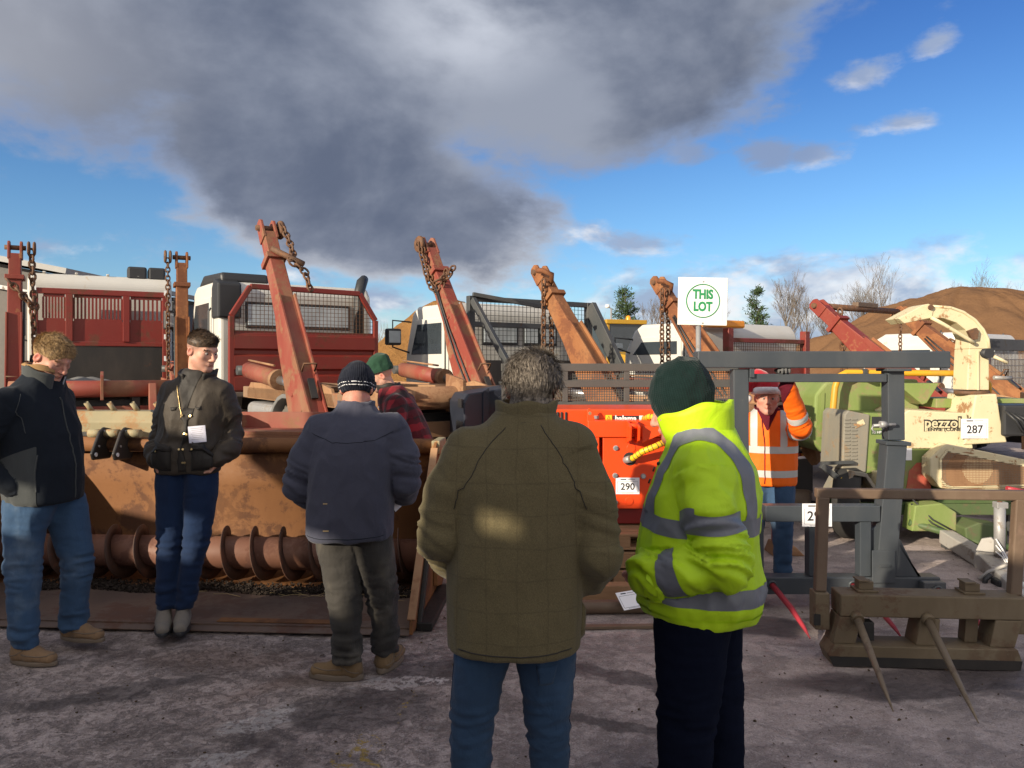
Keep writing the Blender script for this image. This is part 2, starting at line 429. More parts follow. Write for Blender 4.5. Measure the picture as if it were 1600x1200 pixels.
def skin_material(name, base, red):
    m, g, b = new_mat(name)
    co = coord(g)
    at_ = g.n('ShaderNodeAttribute', attribute_name='tint')
    n = g.noise(co, 30, 5, 0.6)
    c = g.mix(g.math('MULTIPLY', g.smooth(n, 0.35, 0.7), 0.5), base, red)
    c = g.mix(at_.outputs['Alpha'], c, at_.outputs['Color'])
    g.put(b.inputs['Base Color'], c)
    b.inputs['Roughness'].default_value = 0.55
    b.inputs['Specular IOR Level'].default_value = 0.3
    b.inputs['Subsurface Weight'].default_value = 0.15
    b.inputs['Subsurface Radius'].default_value = (0.012, 0.004, 0.002)
    b.inputs['Subsurface Scale'].default_value = 0.6
    bump(g, b, g.noise(co, 220, 3, 0.6), 0.15, 0.002)
    return m

def hair_material(name, a, bcol):
    m, g, b = new_mat(name)
    co = coord(g)
    n = g.noise(co, 75, 3, 0.6)
    g.put(b.inputs['Base Color'], g.mix(g.smooth(n, 0.35, 0.65), a, bcol))
    b.inputs['Roughness'].default_value = 0.55
    b.inputs['Specular IOR Level'].default_value = 0.35
    return m

def glass_mat(name, colr=(0.02, 0.025, 0.03), rough=0.06):
    m, g, b = new_mat(name)
    n = g.noise(coord(g), 5, 5, 0.6)
    g.put(b.inputs['Base Color'], g.mix(n, colr, scl(colr, 2.2)))
    g.put(b.inputs['Roughness'], g.math('ADD', rough, g.math('MULTIPLY', n, 0.12)))
    b.inputs['Specular IOR Level'].default_value = 0.6
    return m

def make_materials():
    ground_material()
    tweed_material(); plaid_material()
    # steel and paint
    painted('rust_red_paint', (0.20, 0.028, 0.017), (0.23, 0.095, 0.04), 0.42, 2.2, 0.55, dirt=(0.22, 0.10, 0.055), dirt_amt=0.22)
    painted('faded_red_paint', (0.225, 0.046, 0.030), (0.19, 0.085, 0.045), 0.52, 2.6, 0.6, dirt=(0.24, 0.125, 0.075), dirt_amt=0.42)
    painted('board_red_paint', (0.18, 0.020, 0.014), (0.11, 0.035, 0.02), 0.40, 1.6, 0.45, dirt=(0.15, 0.05, 0.03), dirt_amt=0.18)
    painted('rusty_arm', (0.255, 0.100, 0.036), (0.15, 0.055, 0.024), 0.60, 2.6, 0.75, dirt=(0.27, 0.14, 0.06), dirt_amt=0.35)
    painted('dirty_deck', (0.20, 0.13, 0.08), (0.22, 0.10, 0.05), 0.45, 2.0, 0.85, dirt=(0.26, 0.17, 0.10), dirt_amt=0.4, bump_s=0.5)
    painted('bucket_rust', (0.172, 0.072, 0.024), (0.080, 0.033, 0.015), 0.56, 3.2, 0.72, dirt=(0.205, 0.090, 0.031), dirt_amt=0.42)
    painted('bucket_floor', (0.120, 0.080, 0.060), (0.095, 0.046, 0.030), 0.46, 1.3, 0.6, dirt=(0.050, 0.038, 0.034), dirt_amt=0.45)
    painted('auger_rust', (0.160, 0.072, 0.046), (0.105, 0.045, 0.03), 0.45, 4.0, 0.6, dirt=(0.20, 0.095, 0.055), dirt_amt=0.25)
    painted('auger_flight', (0.060, 0.030, 0.020), (0.10, 0.042, 0.025), 0.45, 5.0, 0.65, dirt=(0.11, 0.055, 0.035), dirt_amt=0.25)
    painted('pale_weathered', (0.28, 0.245, 0.145), (0.27, 0.13, 0.05), 0.52, 5.0, 0.7, dirt=(0.33, 0.26, 0.15), dirt_amt=0.3)
    painted('tan_rust', (0.265, 0.145, 0.075), (0.17, 0.080, 0.04), 0.48, 3.0, 0.75, dirt=(0.36, 0.21, 0.11), dirt_amt=0.35)
    painted('black_steel', (0.020, 0.019, 0.018), (0.06, 0.03, 0.02), 0.25, 3.0, 0.5, dirt=(0.07, 0.055, 0.045), dirt_amt=0.2)
    painted('dark_grey_steel', (0.052, 0.056, 0.058), (0.08, 0.05, 0.035), 0.25, 3.0, 0.5, dirt=(0.11, 0.095, 0.08), dirt_amt=0.22)
    painted('cage_grey', (0.064, 0.063, 0.060), (0.08, 0.065, 0.05), 0.25, 3.0, 0.55, dirt=(0.10, 0.09, 0.078), dirt_amt=0.22)
    painted('frame_grey', (0.044, 0.053, 0.063), (0.12, 0.11, 0.10), 0.12, 3.0, 0.38, dirt=(0.13, 0.125, 0.115), dirt_amt=0.15, bump_s=0.12)
    painted('brown_paint', (0.125, 0.083, 0.055), (0.13, 0.085, 0.06), 0.42, 4.0, 0.62, dirt=(0.20, 0.15, 0.10), dirt_amt=0.35)
    painted('olive_brown', (0.135, 0.100, 0.058), (0.10, 0.06, 0.035), 0.42, 4.0, 0.65, dirt=(0.21, 0.165, 0.105), dirt_amt=0.35)
    painted('spike_steel', (0.21, 0.16, 0.105), (0.14, 0.10, 0.07), 0.4, 9.0, 0.5, metal=0.2)
    painted('spike_red', (0.34, 0.030, 0.045), (0.24, 0.03, 0.04), 0.25, 8.0, 0.42, dirt=(0.30, 0.05, 0.05), dirt_amt=0.2)
    painted('orange_paint', (0.78, 0.066, 0.010), (0.62, 0.05, 0.01), 0.10, 1.6, 0.34, dirt=(0.62, 0.08, 0.02), dirt_amt=0.12, bump_s=0.05)
    painted('machine_green', (0.175, 0.235, 0.065), (0.20, 0.17, 0.08), 0.40, 3.4, 0.6, dirt=(0.27, 0.26, 0.14), dirt_amt=0.28)
    painted('machine_green_dark', (0.060, 0.105, 0.035), (0.09, 0.08, 0.04), 0.36, 2.4, 0.55, dirt=(0.11, 0.11, 0.06), dirt_amt=0.28)
    painted('cream_paint', (0.60, 0.53, 0.34), (0.27, 0.15, 0.07), 0.36, 7.0, 0.55, dirt=(0.50, 0.41, 0.25), dirt_amt=0.25)
    painted('yellow_tube', (0.62, 0.32, 0.015), (0.45, 0.22, 0.03), 0.25, 5.0, 0.45)
    painted('white_cab', (0.54, 0.53, 0.49), (0.42, 0.34, 0.25), 0.16, 1.5, 0.42, dirt=(0.42, 0.38, 0.31), dirt_amt=0.28, bump_s=0.05)
    painted('galvanised', (0.33, 0.33, 0.33), (0.24, 0.21, 0.18), 0.4, 6.0, 0.5, metal=0.35, dirt=(0.22, 0.20, 0.18), dirt_amt=0.3)
    painted('louvre_grey', (0.20, 0.19, 0.16), (0.22, 0.15, 0.09), 0.35, 5.0, 0.6, dirt=(0.26, 0.22, 0.15), dirt_amt=0.3)
    painted('red_patch', (0.42, 0.085, 0.055), (0.36, 0.12, 0.07), 0.4, 3.0, 0.6)
    painted('dark_red_paint', (0.20, 0.010, 0.008), (0.14, 0.015, 0.01), 0.25, 3.0, 0.45)
    painted('loader_yellow', (0.42, 0.24, 0.02), (0.2, 0.12, 0.03), 0.3, 2.0, 0.5)
    painted('shed_cladding', (0.048, 0.055, 0.058), (0.06, 0.06, 0.06), 0.2, 0.8, 0.6)
    painted('shed_pale', (0.30, 0.30, 0.29), (0.25, 0.22, 0.2), 0.2, 0.8, 0.6)
    painted('silver_paint', (0.36, 0.345, 0.32), (0.20, 0.16, 0.13), 0.36, 6.0, 0.5, dirt=(0.24, 0.21, 0.18), dirt_amt=0.4)
    painted('chain_rust', (0.115, 0.060, 0.035), (0.16, 0.075, 0.035), 0.5, 20.0, 0.7, metal=0.2)
    plain('blue_black', (0.016, 0.020, 0.032), 0.5)
    plain('tyre_rubber', (0.022, 0.021, 0.020), 0.85, bump_s=0.3)
    plain('dusty_rubber', (0.115, 0.098, 0.080), 0.9, bump_s=0.2)
    plain('rim_tan', (0.30, 0.23, 0.155), 0.8)
    plain('black_plastic', (0.022, 0.023, 0.025), 0.5)
    plain('grey_plastic', (0.15, 0.15, 0.145), 0.65)
    plain('white_board', (0.78, 0.76, 0.70), 0.5, var=0.04)
    plain('paper', (0.76, 0.76, 0.78), 0.8, var=0.04)
    plain('lilac_paper', (0.60, 0.60, 0.70), 0.8, var=0.05)
    plain('ink', (0.015, 0.015, 0.018), 0.7)
    plain('grey_ink', (0.25, 0.25, 0.27), 0.7)
    plain('sign_green', (0.020, 0.24, 0.085), 0.5)
    plain('label_white', (0.75, 0.75, 0.74), 0.5)
    plain('label_yellow', (0.75, 0.50, 0.02), 0.5)
    plain('chrome', (0.55, 0.55, 0.55), 0.3, metal=0.9)
    plain('brass', (0.55, 0.40, 0.18), 0.35, metal=0.8)
    plain('hose_yellow', (0.75, 0.42, 0.015), 0.45)
    plain('amber', (0.75, 0.27, 0.01), 0.3)
    plain('lamp_red', (0.45, 0.01, 0.01), 0.3)
    glass_mat('cab_glass')
    glass_mat('mirror_glass', (0.25, 0.28, 0.30), 0.04)
    # timber, earth, plants
    m, g, b = new_mat('pallet_wood')
    co = coord(g)
    n = g.noise(g.vec('MULTIPLY', co, (2.0, 14.0, 14.0)), 3.0, 8, 0.65, 0.4)
    n2 = g.noise(co, 2.5, 4, 0.5)
    c = g.mix(n, (0.15, 0.075, 0.034), (0.40, 0.235, 0.115))
    c = g.mix(g.math('MULTIPLY', n2, 0.5), c, (0.22, 0.13, 0.075))
    g.put(b.inputs['Base Color'], c); b.inputs['Roughness'].default_value = 0.85
    bump(g, b, n, 0.4, 0.004)
    earth('soil', (0.105, 0.055, 0.028), (0.205, 0.115, 0.060), 0.35, 0.6, 0.25)
    earth('scrub_bank', (0.060, 0.044, 0.028), (0.17, 0.115, 0.068), 0.9, 1.0, 0.4)
    earth('wood_chip', (0.19, 0.085, 0.028), (0.50, 0.27, 0.095), 2.6, 1.0, 0.25)
    earth('bark', (0.075, 0.060, 0.045), (0.16, 0.135, 0.105), 6.0, 0.6, 0.02)
    earth('twig', (0.12, 0.098, 0.078), (0.23, 0.195, 0.16), 3.0, 0.2, 0.01)
    earth('pine_needle', (0.024, 0.046, 0.024), (0.075, 0.110, 0.045), 1.0, 0.2, 0.01)
    earth('hedge_leaf', (0.05, 0.06, 0.025), (0.13, 0.12, 0.06), 1.0, 0.2, 0.01)
    earth('mulch', (0.012, 0.010, 0.009), (0.055, 0.042, 0.034), 22.0, 0.6, 0.02)
    earth('straw', (0.30, 0.22, 0.11), (0.48, 0.37, 0.20), 20.0, 0.2, 0.01)
    # clothing
    fabric('navy_fleece', (0.060, 0.063, 0.090), 0.15, 5.0, 330, sheen=0.15, fold=0.35, worn=(0.075, 0.075, 0.095), worn_amt=0.10)
    fabric('dark_softshell', (0.011, 0.015, 0.022), 0.2, 5.0, 500, sheen=0.06, fold=0.25)
    fabric('softshell_grey', (0.060, 0.066, 0.066), 0.12, 5.0, 500, sheen=0.2, fold=0.2)
    fabric('waxed_cotton', (0.040, 0.030, 0.020), 0.25, 4.0, 600, rough=0.62, sheen=0.05, fold=0.4, spec=0.35)
    fabric('waxed_dark', (0.018, 0.015, 0.012), 0.25, 4.0, 600, rough=0.62, sheen=0.05, fold=0.3, spec=0.35)
    fabric('hivis_yellow', (0.46, 0.70, 0.010), 0.05, 5.0, 700, rough=0.55, sheen=0.0, fold=0.32, spec=0.35)
    fabric('hivis_orange', (0.98, 0.155, 0.008), 0.05, 5.0, 700, rough=0.6, sheen=0.0, fold=0.3, spec=0.3)
    fabric('reflective_tape', (0.145, 0.155, 0.180), 0.08, 5.0, 900, rough=0.45, sheen=0.0, fold=0.18, spec=0.5)
    fabric('reflective_light', (0.50, 0.50, 0.48), 0.08, 5.0, 900, rough=0.45, sheen=0.0, fold=0.18, spec=0.5)
    fabric('jeans_blue', (0.026, 0.054, 0.102), 0.22, 5.0, 600, fold=0.45, worn=(0.060, 0.115, 0.205), worn_amt=0.45)
    fabric('jeans_pale', (0.042, 0.085, 0.160), 0.22, 5.0, 600, fold=0.45, worn=(0.155, 0.205, 0.26), worn_amt=0.6)
    fabric('jeans_dark', (0.011, 0.025, 0.066), 0.22, 5.0, 600, fold=0.4, worn=(0.026, 0.042, 0.090), worn_amt=0.4)
    fabric('work_trousers', (0.045, 0.042, 0.038), 0.3, 4.0, 500, fold=0.5, worn=(0.185, 0.165, 0.13), worn_amt=0.55)
    fabric('navy_trousers', (0.0045, 0.0065, 0.016), 0.2, 5.0, 600, fold=0.35, sheen=0.0, spec=0.06)
    fabric('shirt_pale', (0.42, 0.46, 0.52), 0.1, 8.0, 500, fold=0.3)
    fabric('tan_trim', (0.36, 0.22, 0.10), 0.15, 8.0, 500)
    fabric('maroon_cloth', (0.10, 0.010, 0.020), 0.15, 8.0, 500, sheen=0.0)
    fabric('suede_tan', (0.235, 0.150, 0.085), 0.2, 9.0, 300, fold=0.25)
    fabric('suede_grey', (0.185, 0.165, 0.140), 0.2, 9.0, 300, fold=0.25)
    fabric('boot_brown', (0.190, 0.125, 0.065), 0.25, 9.0, 300, fold=0.25)
    fabric('black_leather', (0.012, 0.012, 0.012), 0.2, 9.0, 300, rough=0.5, fold=0.25, spec=0.4)
    plain('sole', (0.15, 0.115, 0.082), 0.85)
    plain('glove_grey', (0.105, 0.105, 0.105), 0.85)
    fabric('santa_red', (0.42, 0.010, 0.022), 0.15, 9.0, 300, sheen=0.4)
    fabric('santa_white', (0.75, 0.72, 0.74), 0.08, 40.0, 120, sheen=0.4, fold=0.8)
    knit('knit_bottle_green', (0.006, 0.016, 0.015), 70)
    knit('knit_green', (0.022, 0.060, 0.036), 80)
    skin_material('skin_pink', (0.56, 0.30, 0.215), (0.56, 0.21, 0.15))
    skin_material('skin_fair', (0.55, 0.315, 0.225), (0.54, 0.235, 0.165))
    skin_material('skin_ruddy', (0.50, 0.235, 0.165), (0.48, 0.15, 0.11))
    hair_material('hair_blond', (0.21, 0.130, 0.058), (0.44, 0.29, 0.135))
    hair_material('hair_brown', (0.028, 0.017, 0.010), (0.085, 0.050, 0.027))
    hair_material('hair_grey', (0.055, 0.044, 0.034), (0.27, 0.23, 0.185))
    plain('eye_white', (0.34, 0.29, 0.26), 0.25, bump_s=0)
    plain('eye_dark', (0.03, 0.025, 0.02), 0.15, bump_s=0)
make_materials()
M = MATS

# ------------------------------------------------------------------ mesh helpers
def rot_to(v):
    return Vector(v).to_track_quat('Z', 'Y').to_matrix()

class MB:
    """collects simple solids and links them as ONE mesh object"""
    def __init__(self): self.v = []; self.f = []; self.sm = []
    def add(self, vs, fs, smooth=False):
        o = len(self.v)
        self.v += [tuple(p) for p in vs]
        self.f += [tuple(i + o for i in q) for q in fs]
        self.sm += [smooth] * len(fs)
        return self
    def box(self, c, s, rot=None):
        c = Vector(c); hx, hy, hz = s[0] / 2, s[1] / 2, s[2] / 2
        vs = []
        for dz in (-hz, hz):
            for dx, dy in ((-hx, -hy), (hx, -hy), (hx, hy), (-hx, hy)):
                p = Vector((dx, dy, dz))
                if rot is not None: p = rot @ p
                vs.append(c + p)
        return self.add(vs, [(3, 2, 1, 0), (4, 5, 6, 7), (0, 1, 5, 4), (1, 2, 6, 5), (2, 3, 7, 6), (3, 0, 4, 7)])
    def span(self, a, b):
        a = Vector(a); b = Vector(b)
        return self.box((a + b) / 2, [abs(q) for q in (b - a)])
    def bar(self, a, b, w, h, up=(0, 0, 1)):
        """rectangular beam a->b, w across, h along up"""
        a = Vector(a); b = Vector(b); z = (b - a).normalized(); u = Vector(up)
        x = u.cross(z)
        if x.length < 1e-5: x = Vector((1, 0, 0)).cross(z)
        x.normalize(); y = z.cross(x)
        vs = []
        for p in (a, b):
            for sx, sy in ((-1, -1), (1, -1), (1, 1), (-1, 1)):
                vs.append(p + x * (sx * w / 2) + y * (sy * h / 2))
        return self.add(vs, [(3, 2, 1, 0), (4, 5, 6, 7), (0, 1, 5, 4), (1, 2, 6, 5), (2, 3, 7, 6), (3, 0, 4, 7)])
    def tube(self, pts, r, n=12, caps=True, smooth=True, closed=False):
        pts = [Vector(p) for p in pts]; k = len(pts)
        rs = r if isinstance(r, (list, tuple)) else [r] * k
        vs = []; fs = []
        prev = None
        for i, p in enumerate(pts):
            if closed: t = (pts[(i + 1) % k] - pts[i - 1])
            elif i == 0: t = pts[1] - p
            elif i == k - 1: t = p - pts[i - 1]
            else: t = (pts[i + 1] - p).normalized() + (p - pts[i - 1]).normalized()
            t.normalize()
            if prev is None:
                a = Vector((0, 0, 1)) if abs(t.z) < 0.9 else Vector((1, 0, 0))
                x = a.cross(t).normalized()
            else:
                x = (prev - t * prev.dot(t)).normalized()
            prev = x; y = t.cross(x)
            for j in range(n):
                q = 2 * math.pi * j / n
                vs.append(p + x * (rs[i] * math.cos(q)) + y * (rs[i] * math.sin(q)))
        m = k if closed else k - 1
        for i in range(m):
            i2 = (i + 1) % k
            for j in range(n):
                j2 = (j + 1) % n
                fs.append((i * n + j, i * n + j2, i2 * n + j2, i2 * n + j))
        o = len(self.v)
        self.add(vs, fs, smooth)
        if caps and not closed:
            self.f.append(tuple(o + j for j in reversed(range(n)))); self.sm.append(False)
            self.f.append(tuple(o + (k - 1) * n + j for j in range(n))); self.sm.append(False)
        return self
    def cyl(self, a, b, r, n=16, r2=None, smooth=True):
        return self.tube([a, b], [r, r if r2 is None else r2], n, True, smooth)
    def prism(self, poly, axis, t0, t1, smooth=False):
        """extrude a 2-D outline along an axis: 'x' -> (y,z), 'y' -> (x,z), 'z' -> (x,y)"""
        def p3(q, t):
            return (t, q[0], q[1]) if axis == 'x' else (q[0], t, q[1]) if axis == 'y' else (q[0], q[1], t)
        n = len(poly)
        vs = [p3(q, t0) for q in poly] + [p3(q, t1) for q in poly]
        fs = [tuple(range(n)), tuple(reversed(range(n, 2 * n)))]
        sm = [False, False]
        o = len(self.v)
        self.v += vs
        for q in fs: self.f.append(tuple(i + o for i in q)); self.sm.append(False)
        for i in range(n):
            j = (i + 1) % n
            self.f.append((o + i, o + n + i, o + n + j, o + j)); self.sm.append(smooth)
        return self
    def torus(self, c, R_, r, axis=(0, 0, 1), n=24, m=8, stretch=1.0, rot=None):
        c = Vector(c); q = rot if rot is not None else rot_to(axis)
        pts = [c + q @ Vector((R_ * math.cos(2 * math.pi * i / n) * stretch, R_ * math.sin(2 * math.pi * i / n), 0)) for i in range(n)]
        return self.tube(pts, r, m, False, True, True)
    def lathe(self, prof, c, axis=(0, 0, 1), n=24, smooth=True):
        c = Vector(c); q = rot_to(axis); k = len(prof); vs = []; fs = []
        for rr, h in prof:
            for j in range(n):
                a = 2 * math.pi * j / n
                vs.append(c + q @ Vector((rr * math.cos(a), rr * math.sin(a), h)))
        for i in range(k - 1):
            for j in range(n):
                j2 = (j + 1) % n
                fs.append((i * n + j, i * n + j2, (i + 1) * n + j2, (i + 1) * n + j))
        return self.add(vs, fs, smooth)
    def grid(self, fn, nu, nv, smooth=True):
        vs = [fn(i / nu, j / nv) for j in range(nv + 1) for i in range(nu + 1)]
        w = nu + 1
        fs = [(j * w + i, j * w + i + 1, (j + 1) * w + i + 1, (j + 1) * w + i) for j in range(nv) for i in range(nu)]
        return self.add(vs, fs, smooth)
    def xf(self, mat):
        self.v = [tuple(mat @ Vector(p)) for p in self.v]; return self
    def build(self, name, mat, parent=None, bevel=0.0, seg=2, loc=None, rotz=None, tri_fix=True):
        me = bpy.data.meshes.new(name)
        me.from_pydata(self.v, [], self.f)
        me.polygons.foreach_set('use_smooth', self.sm)
        if tri_fix:
            bm = bmesh.new(); bm.from_mesh(me)
            bmesh.ops.recalc_face_normals(bm, faces=bm.faces)
            bm.to_mesh(me); bm.free()
        me.update()
        me.materials.append(M[mat] if isinstance(mat, str) else mat)
        o = bpy.data.objects.new(name, me)
        COL.objects.link(o)
        if parent is not None: o.parent = parent
        if loc is not None: o.location = loc
        if rotz is not None: o.rotation_euler = (0, 0, rotz)
        if bevel:
            b = o.modifiers.new('bevel', 'BEVEL'); b.width = bevel; b.segments = seg; b.limit_method = 'ANGLE'; b.angle_limit = R(35)
            b.harden_normals = False
        return o

def tag(o, label=None, cat=None, group=None, kind=None):
    if label: o['label'] = label
    if cat: o['category'] = cat
    if group: o['group'] = group
    if kind: o['kind'] = kind
    return o

def empty(name, loc=(0, 0, 0), rz=0.0):
    o = bpy.data.objects.new(name, None)
    o.empty_display_size = 0.2
    COL.objects.link(o)
    o.location = loc; o.rotation_euler = (0, 0, rz)
    return o

def text_obj(txt, name, mat, parent, size, matrix, extrude=0.0008, align='CENTER', bold=0.0, sx=1.0):
    """flat lettering as mesh (built-in font), laid in the XY plane of matrix"""
    cu = bpy.data.curves.new(name, 'FONT')
    cu.body = txt; cu.size = size; cu.align_x = align; cu.align_y = 'CENTER'; cu.extrude = extrude; cu.offset = bold
    cu.resolution_u = 3
    tmp = bpy.data.objects.new(name, cu)
    COL.objects.link(tmp)
    dg = bpy.context.evaluated_depsgraph_get()
    me = bpy.data.meshes.new_from_object(tmp.evaluated_get(dg))
    bpy.data.objects.remove(tmp); bpy.data.curves.remove(cu)
    me.transform(matrix @ Matrix.Diagonal((sx, 1, 1, 1)))
    me.materials.clear(); me.materials.append(M[mat])
    me.name = name
    o = bpy.data.objects.new(name, me); COL.objects.link(o)
    if parent is not None: o.parent = parent
    return o

def face_cam(loc, rz=0.0, tilt=0.0):
    """matrix whose XY plane stands upright with its face towards -Y, turned by rz"""
    return Matrix.Translation(loc) @ Matrix.Rotation(rz, 4, 'Z') @ Matrix.Rotation(R(90) + tilt, 4, 'X')

def chain_links(pts, link=0.085, wire=0.011, wide=0.028):
    """steel chain along a polyline; alternate links turned by 90 degrees"""
    pts = [Vector(p) for p in pts]
    mb = MB()
    L = [0.0]
    for a, b in zip(pts, pts[1:]): L.append(L[-1] + (b - a).length)
    step = link * 0.72; s = 0.0; k = 0
    while s < L[-1]:
        i = max(j for j in range(len(L)) if L[j] <= s); i = min(i, len(pts) - 2)
        t = (s - L[i]) / max(1e-6, L[i + 1] - L[i])
        p = pts[i].lerp(pts[i + 1], t); dr = (pts[i + 1] - pts[i]).normalized()
        q = dr.to_track_quat('X', 'Z').to_matrix()
        if k % 2: q = q @ Matrix.Rotation(R(90), 3, 'X')
        q = q @ Matrix.Rotation(R(rnd.uniform(-14, 14)), 3, 'X')
        mb.torus(p, wide, wire, n=10, m=5, stretch=link * 0.5 / wide, rot=q)
        s += step; k += 1
    return mb

def sag(a, b, drop, n=14):
    a = Vector(a); b = Vector(b)
    return [a.lerp(b, i / n) - Vector((0, 0, drop * 4 * (i / n) * (1 - i / n))) for i in range(n + 1)]
# ------------------------------------------------------------------ noise helpers (numpy)
_prng = np.random.RandomState(11)
_perm = _prng.rand(64, 64, 64).astype(np.float32)
def vnoise(P, f=1.0, seed=0):
    """smooth value noise in [0,1] at points P (n,3)"""
    Q = np.asarray(P, dtype=np.float64) * f + np.array([seed * 17.31, seed * 5.77, seed * 9.13])
    i = np.floor(Q).astype(int); t = Q - i; t = t * t * (3 - 2 * t)
    out = 0
    for dx in (0, 1):
        for dy in (0, 1):
            for dz in (0, 1):
                w = (t[:, 0] if dx else 1 - t[:, 0]) * (t[:, 1] if dy else 1 - t[:, 1]) * (t[:, 2] if dz else 1 - t[:, 2])
                out = out + w * _perm[(i[:, 0] + dx) & 63, (i[:, 1] + dy) & 63, (i[:, 2] + dz) & 63]
    return out
def fbm(P, f=1.0, oct=4, seed=0, gain=0.5):
    s = 0; a = 1; tot = 0
    for k in range(oct):
        s = s + a * vnoise(P, f * 2 ** k, seed + k); tot += a; a *= gain
    return s / tot

# ------------------------------------------------------------------ ground
def np_mesh(name, V, Fq, mat, parent=None, smooth=True):
    me = bpy.data.meshes.new(name)
    V = np.asarray(V, dtype=np.float32)
    Fq = np.asarray(Fq, dtype=np.int32)
    me.vertices.add(len(V)); me.vertices.foreach_set('co', V.ravel())
    k = Fq.shape[1]
    me.loops.add(Fq.size); me.loops.foreach_set('vertex_index', Fq.ravel())
    me.polygons.add(len(Fq))
    me.polygons.foreach_set('loop_start', np.arange(0, Fq.size, k, dtype=np.int32))
    me.polygons.foreach_set('loop_total', np.full(len(Fq), k, dtype=np.int32))
    me.polygons.foreach_set('use_smooth', np.full(len(Fq), smooth, dtype=bool))
    me.update(calc_edges=True); me.validate()
    me.materials.append(M[mat] if isinstance(mat, str) else mat)
    o = bpy.data.objects.new(name, me); COL.objects.link(o)
    if parent is not None: o.parent = parent
    return o

def grid_faces(nx, ny):
    i, j = np.meshgrid(np.arange(nx - 1), np.arange(ny - 1), indexing='ij')
    a = (i * ny + j).ravel()
    return np.stack([a, a + ny, a + ny + 1, a + 1], 1)

YARD_RISE = 0.22
def build_ground():
    xs = np.concatenate([[-900, -300, -120, -60, -30, -18, -12, -9], np.arange(-7, 7.01, 0.07), [9, 12, 18, 30, 60, 120, 300, 900]])
    ys = np.concatenate([[-300, -100, -40, -15, -6, -2, 0], np.arange(1.2, 9.0, 0.07), [10, 12, 15, 20, 30, 50, 90, 200, 500, 1500]])
    X, Y = np.meshgrid(xs, ys, indexing='ij')
    P = np.stack([X.ravel(), Y.ravel(), np.zeros(X.size)], 1)
    near = np.clip((9 - np.hypot(P[:, 0], P[:, 1] - 4)) / 3, 0, 1)
    z = (fbm(P, 0.8, 3, 3) - 0.5) * 0.016 + (fbm(P, 5.0, 3, 8) - 0.5) * 0.020
    # the yard climbs a little under the two lorries on the left
    rise = np.clip((P[:, 1] - 7.0) / 1.2, 0, 1); rise = rise * rise * (3 - 2 * rise)
    rx = np.clip((1.4 - P[:, 0]) / 1.2, 0, 1); rx = rx * rx * (3 - 2 * rx)
    P[:, 2] = z * near - 0.004 + YARD_RISE * rise * rx * np.clip((60 - P[:, 1]) / 30, 0, 1)
    o = np_mesh('ground', P, grid_faces(len(xs), len(ys)), 'yard_concrete')
    tag(o, 'grey-brown muddy concrete yard surface', 'ground', kind='structure')
build_ground()

# loose grit and mud crumbs on the yard
def grit():
    mb = MB()
    r = random.Random(3)
    for i in range(900):
        y = 2.2 + 6.2 * r.random() ** 1.5; x = r.uniform(-0.72, 0.72) * y
        s = r.uniform(0.003, 0.009) * (1.0 if r.random() < 0.97 else 1.8)
        q = Euler((r.uniform(-.5, .5), r.uniform(-.5, .5), r.uniform(0, 6))).to_matrix()
        h = s * r.uniform(0.3, 0.7)
        vs = [q @ Vector((s * math.cos(a) * r.uniform(.7, 1.2), s * math.sin(a) * r.uniform(.7, 1.2), 0)) + Vector((x, y, 0.002)) for a in (0.2, 1.4, 2.7, 3.9, 5.2)]
        vs.append(Vector((x, y, 0.002 + h)))
        mb.add(vs, [(0, 1, 5), (1, 2, 5), (2, 3, 5), (3, 4, 5), (4, 0, 5)])
    o = mb.build('grit', 'scrub_bank', tri_fix=False)
    tag(o, 'loose mud crumbs and grit scattered on the yard', 'grit', kind='stuff')
grit()

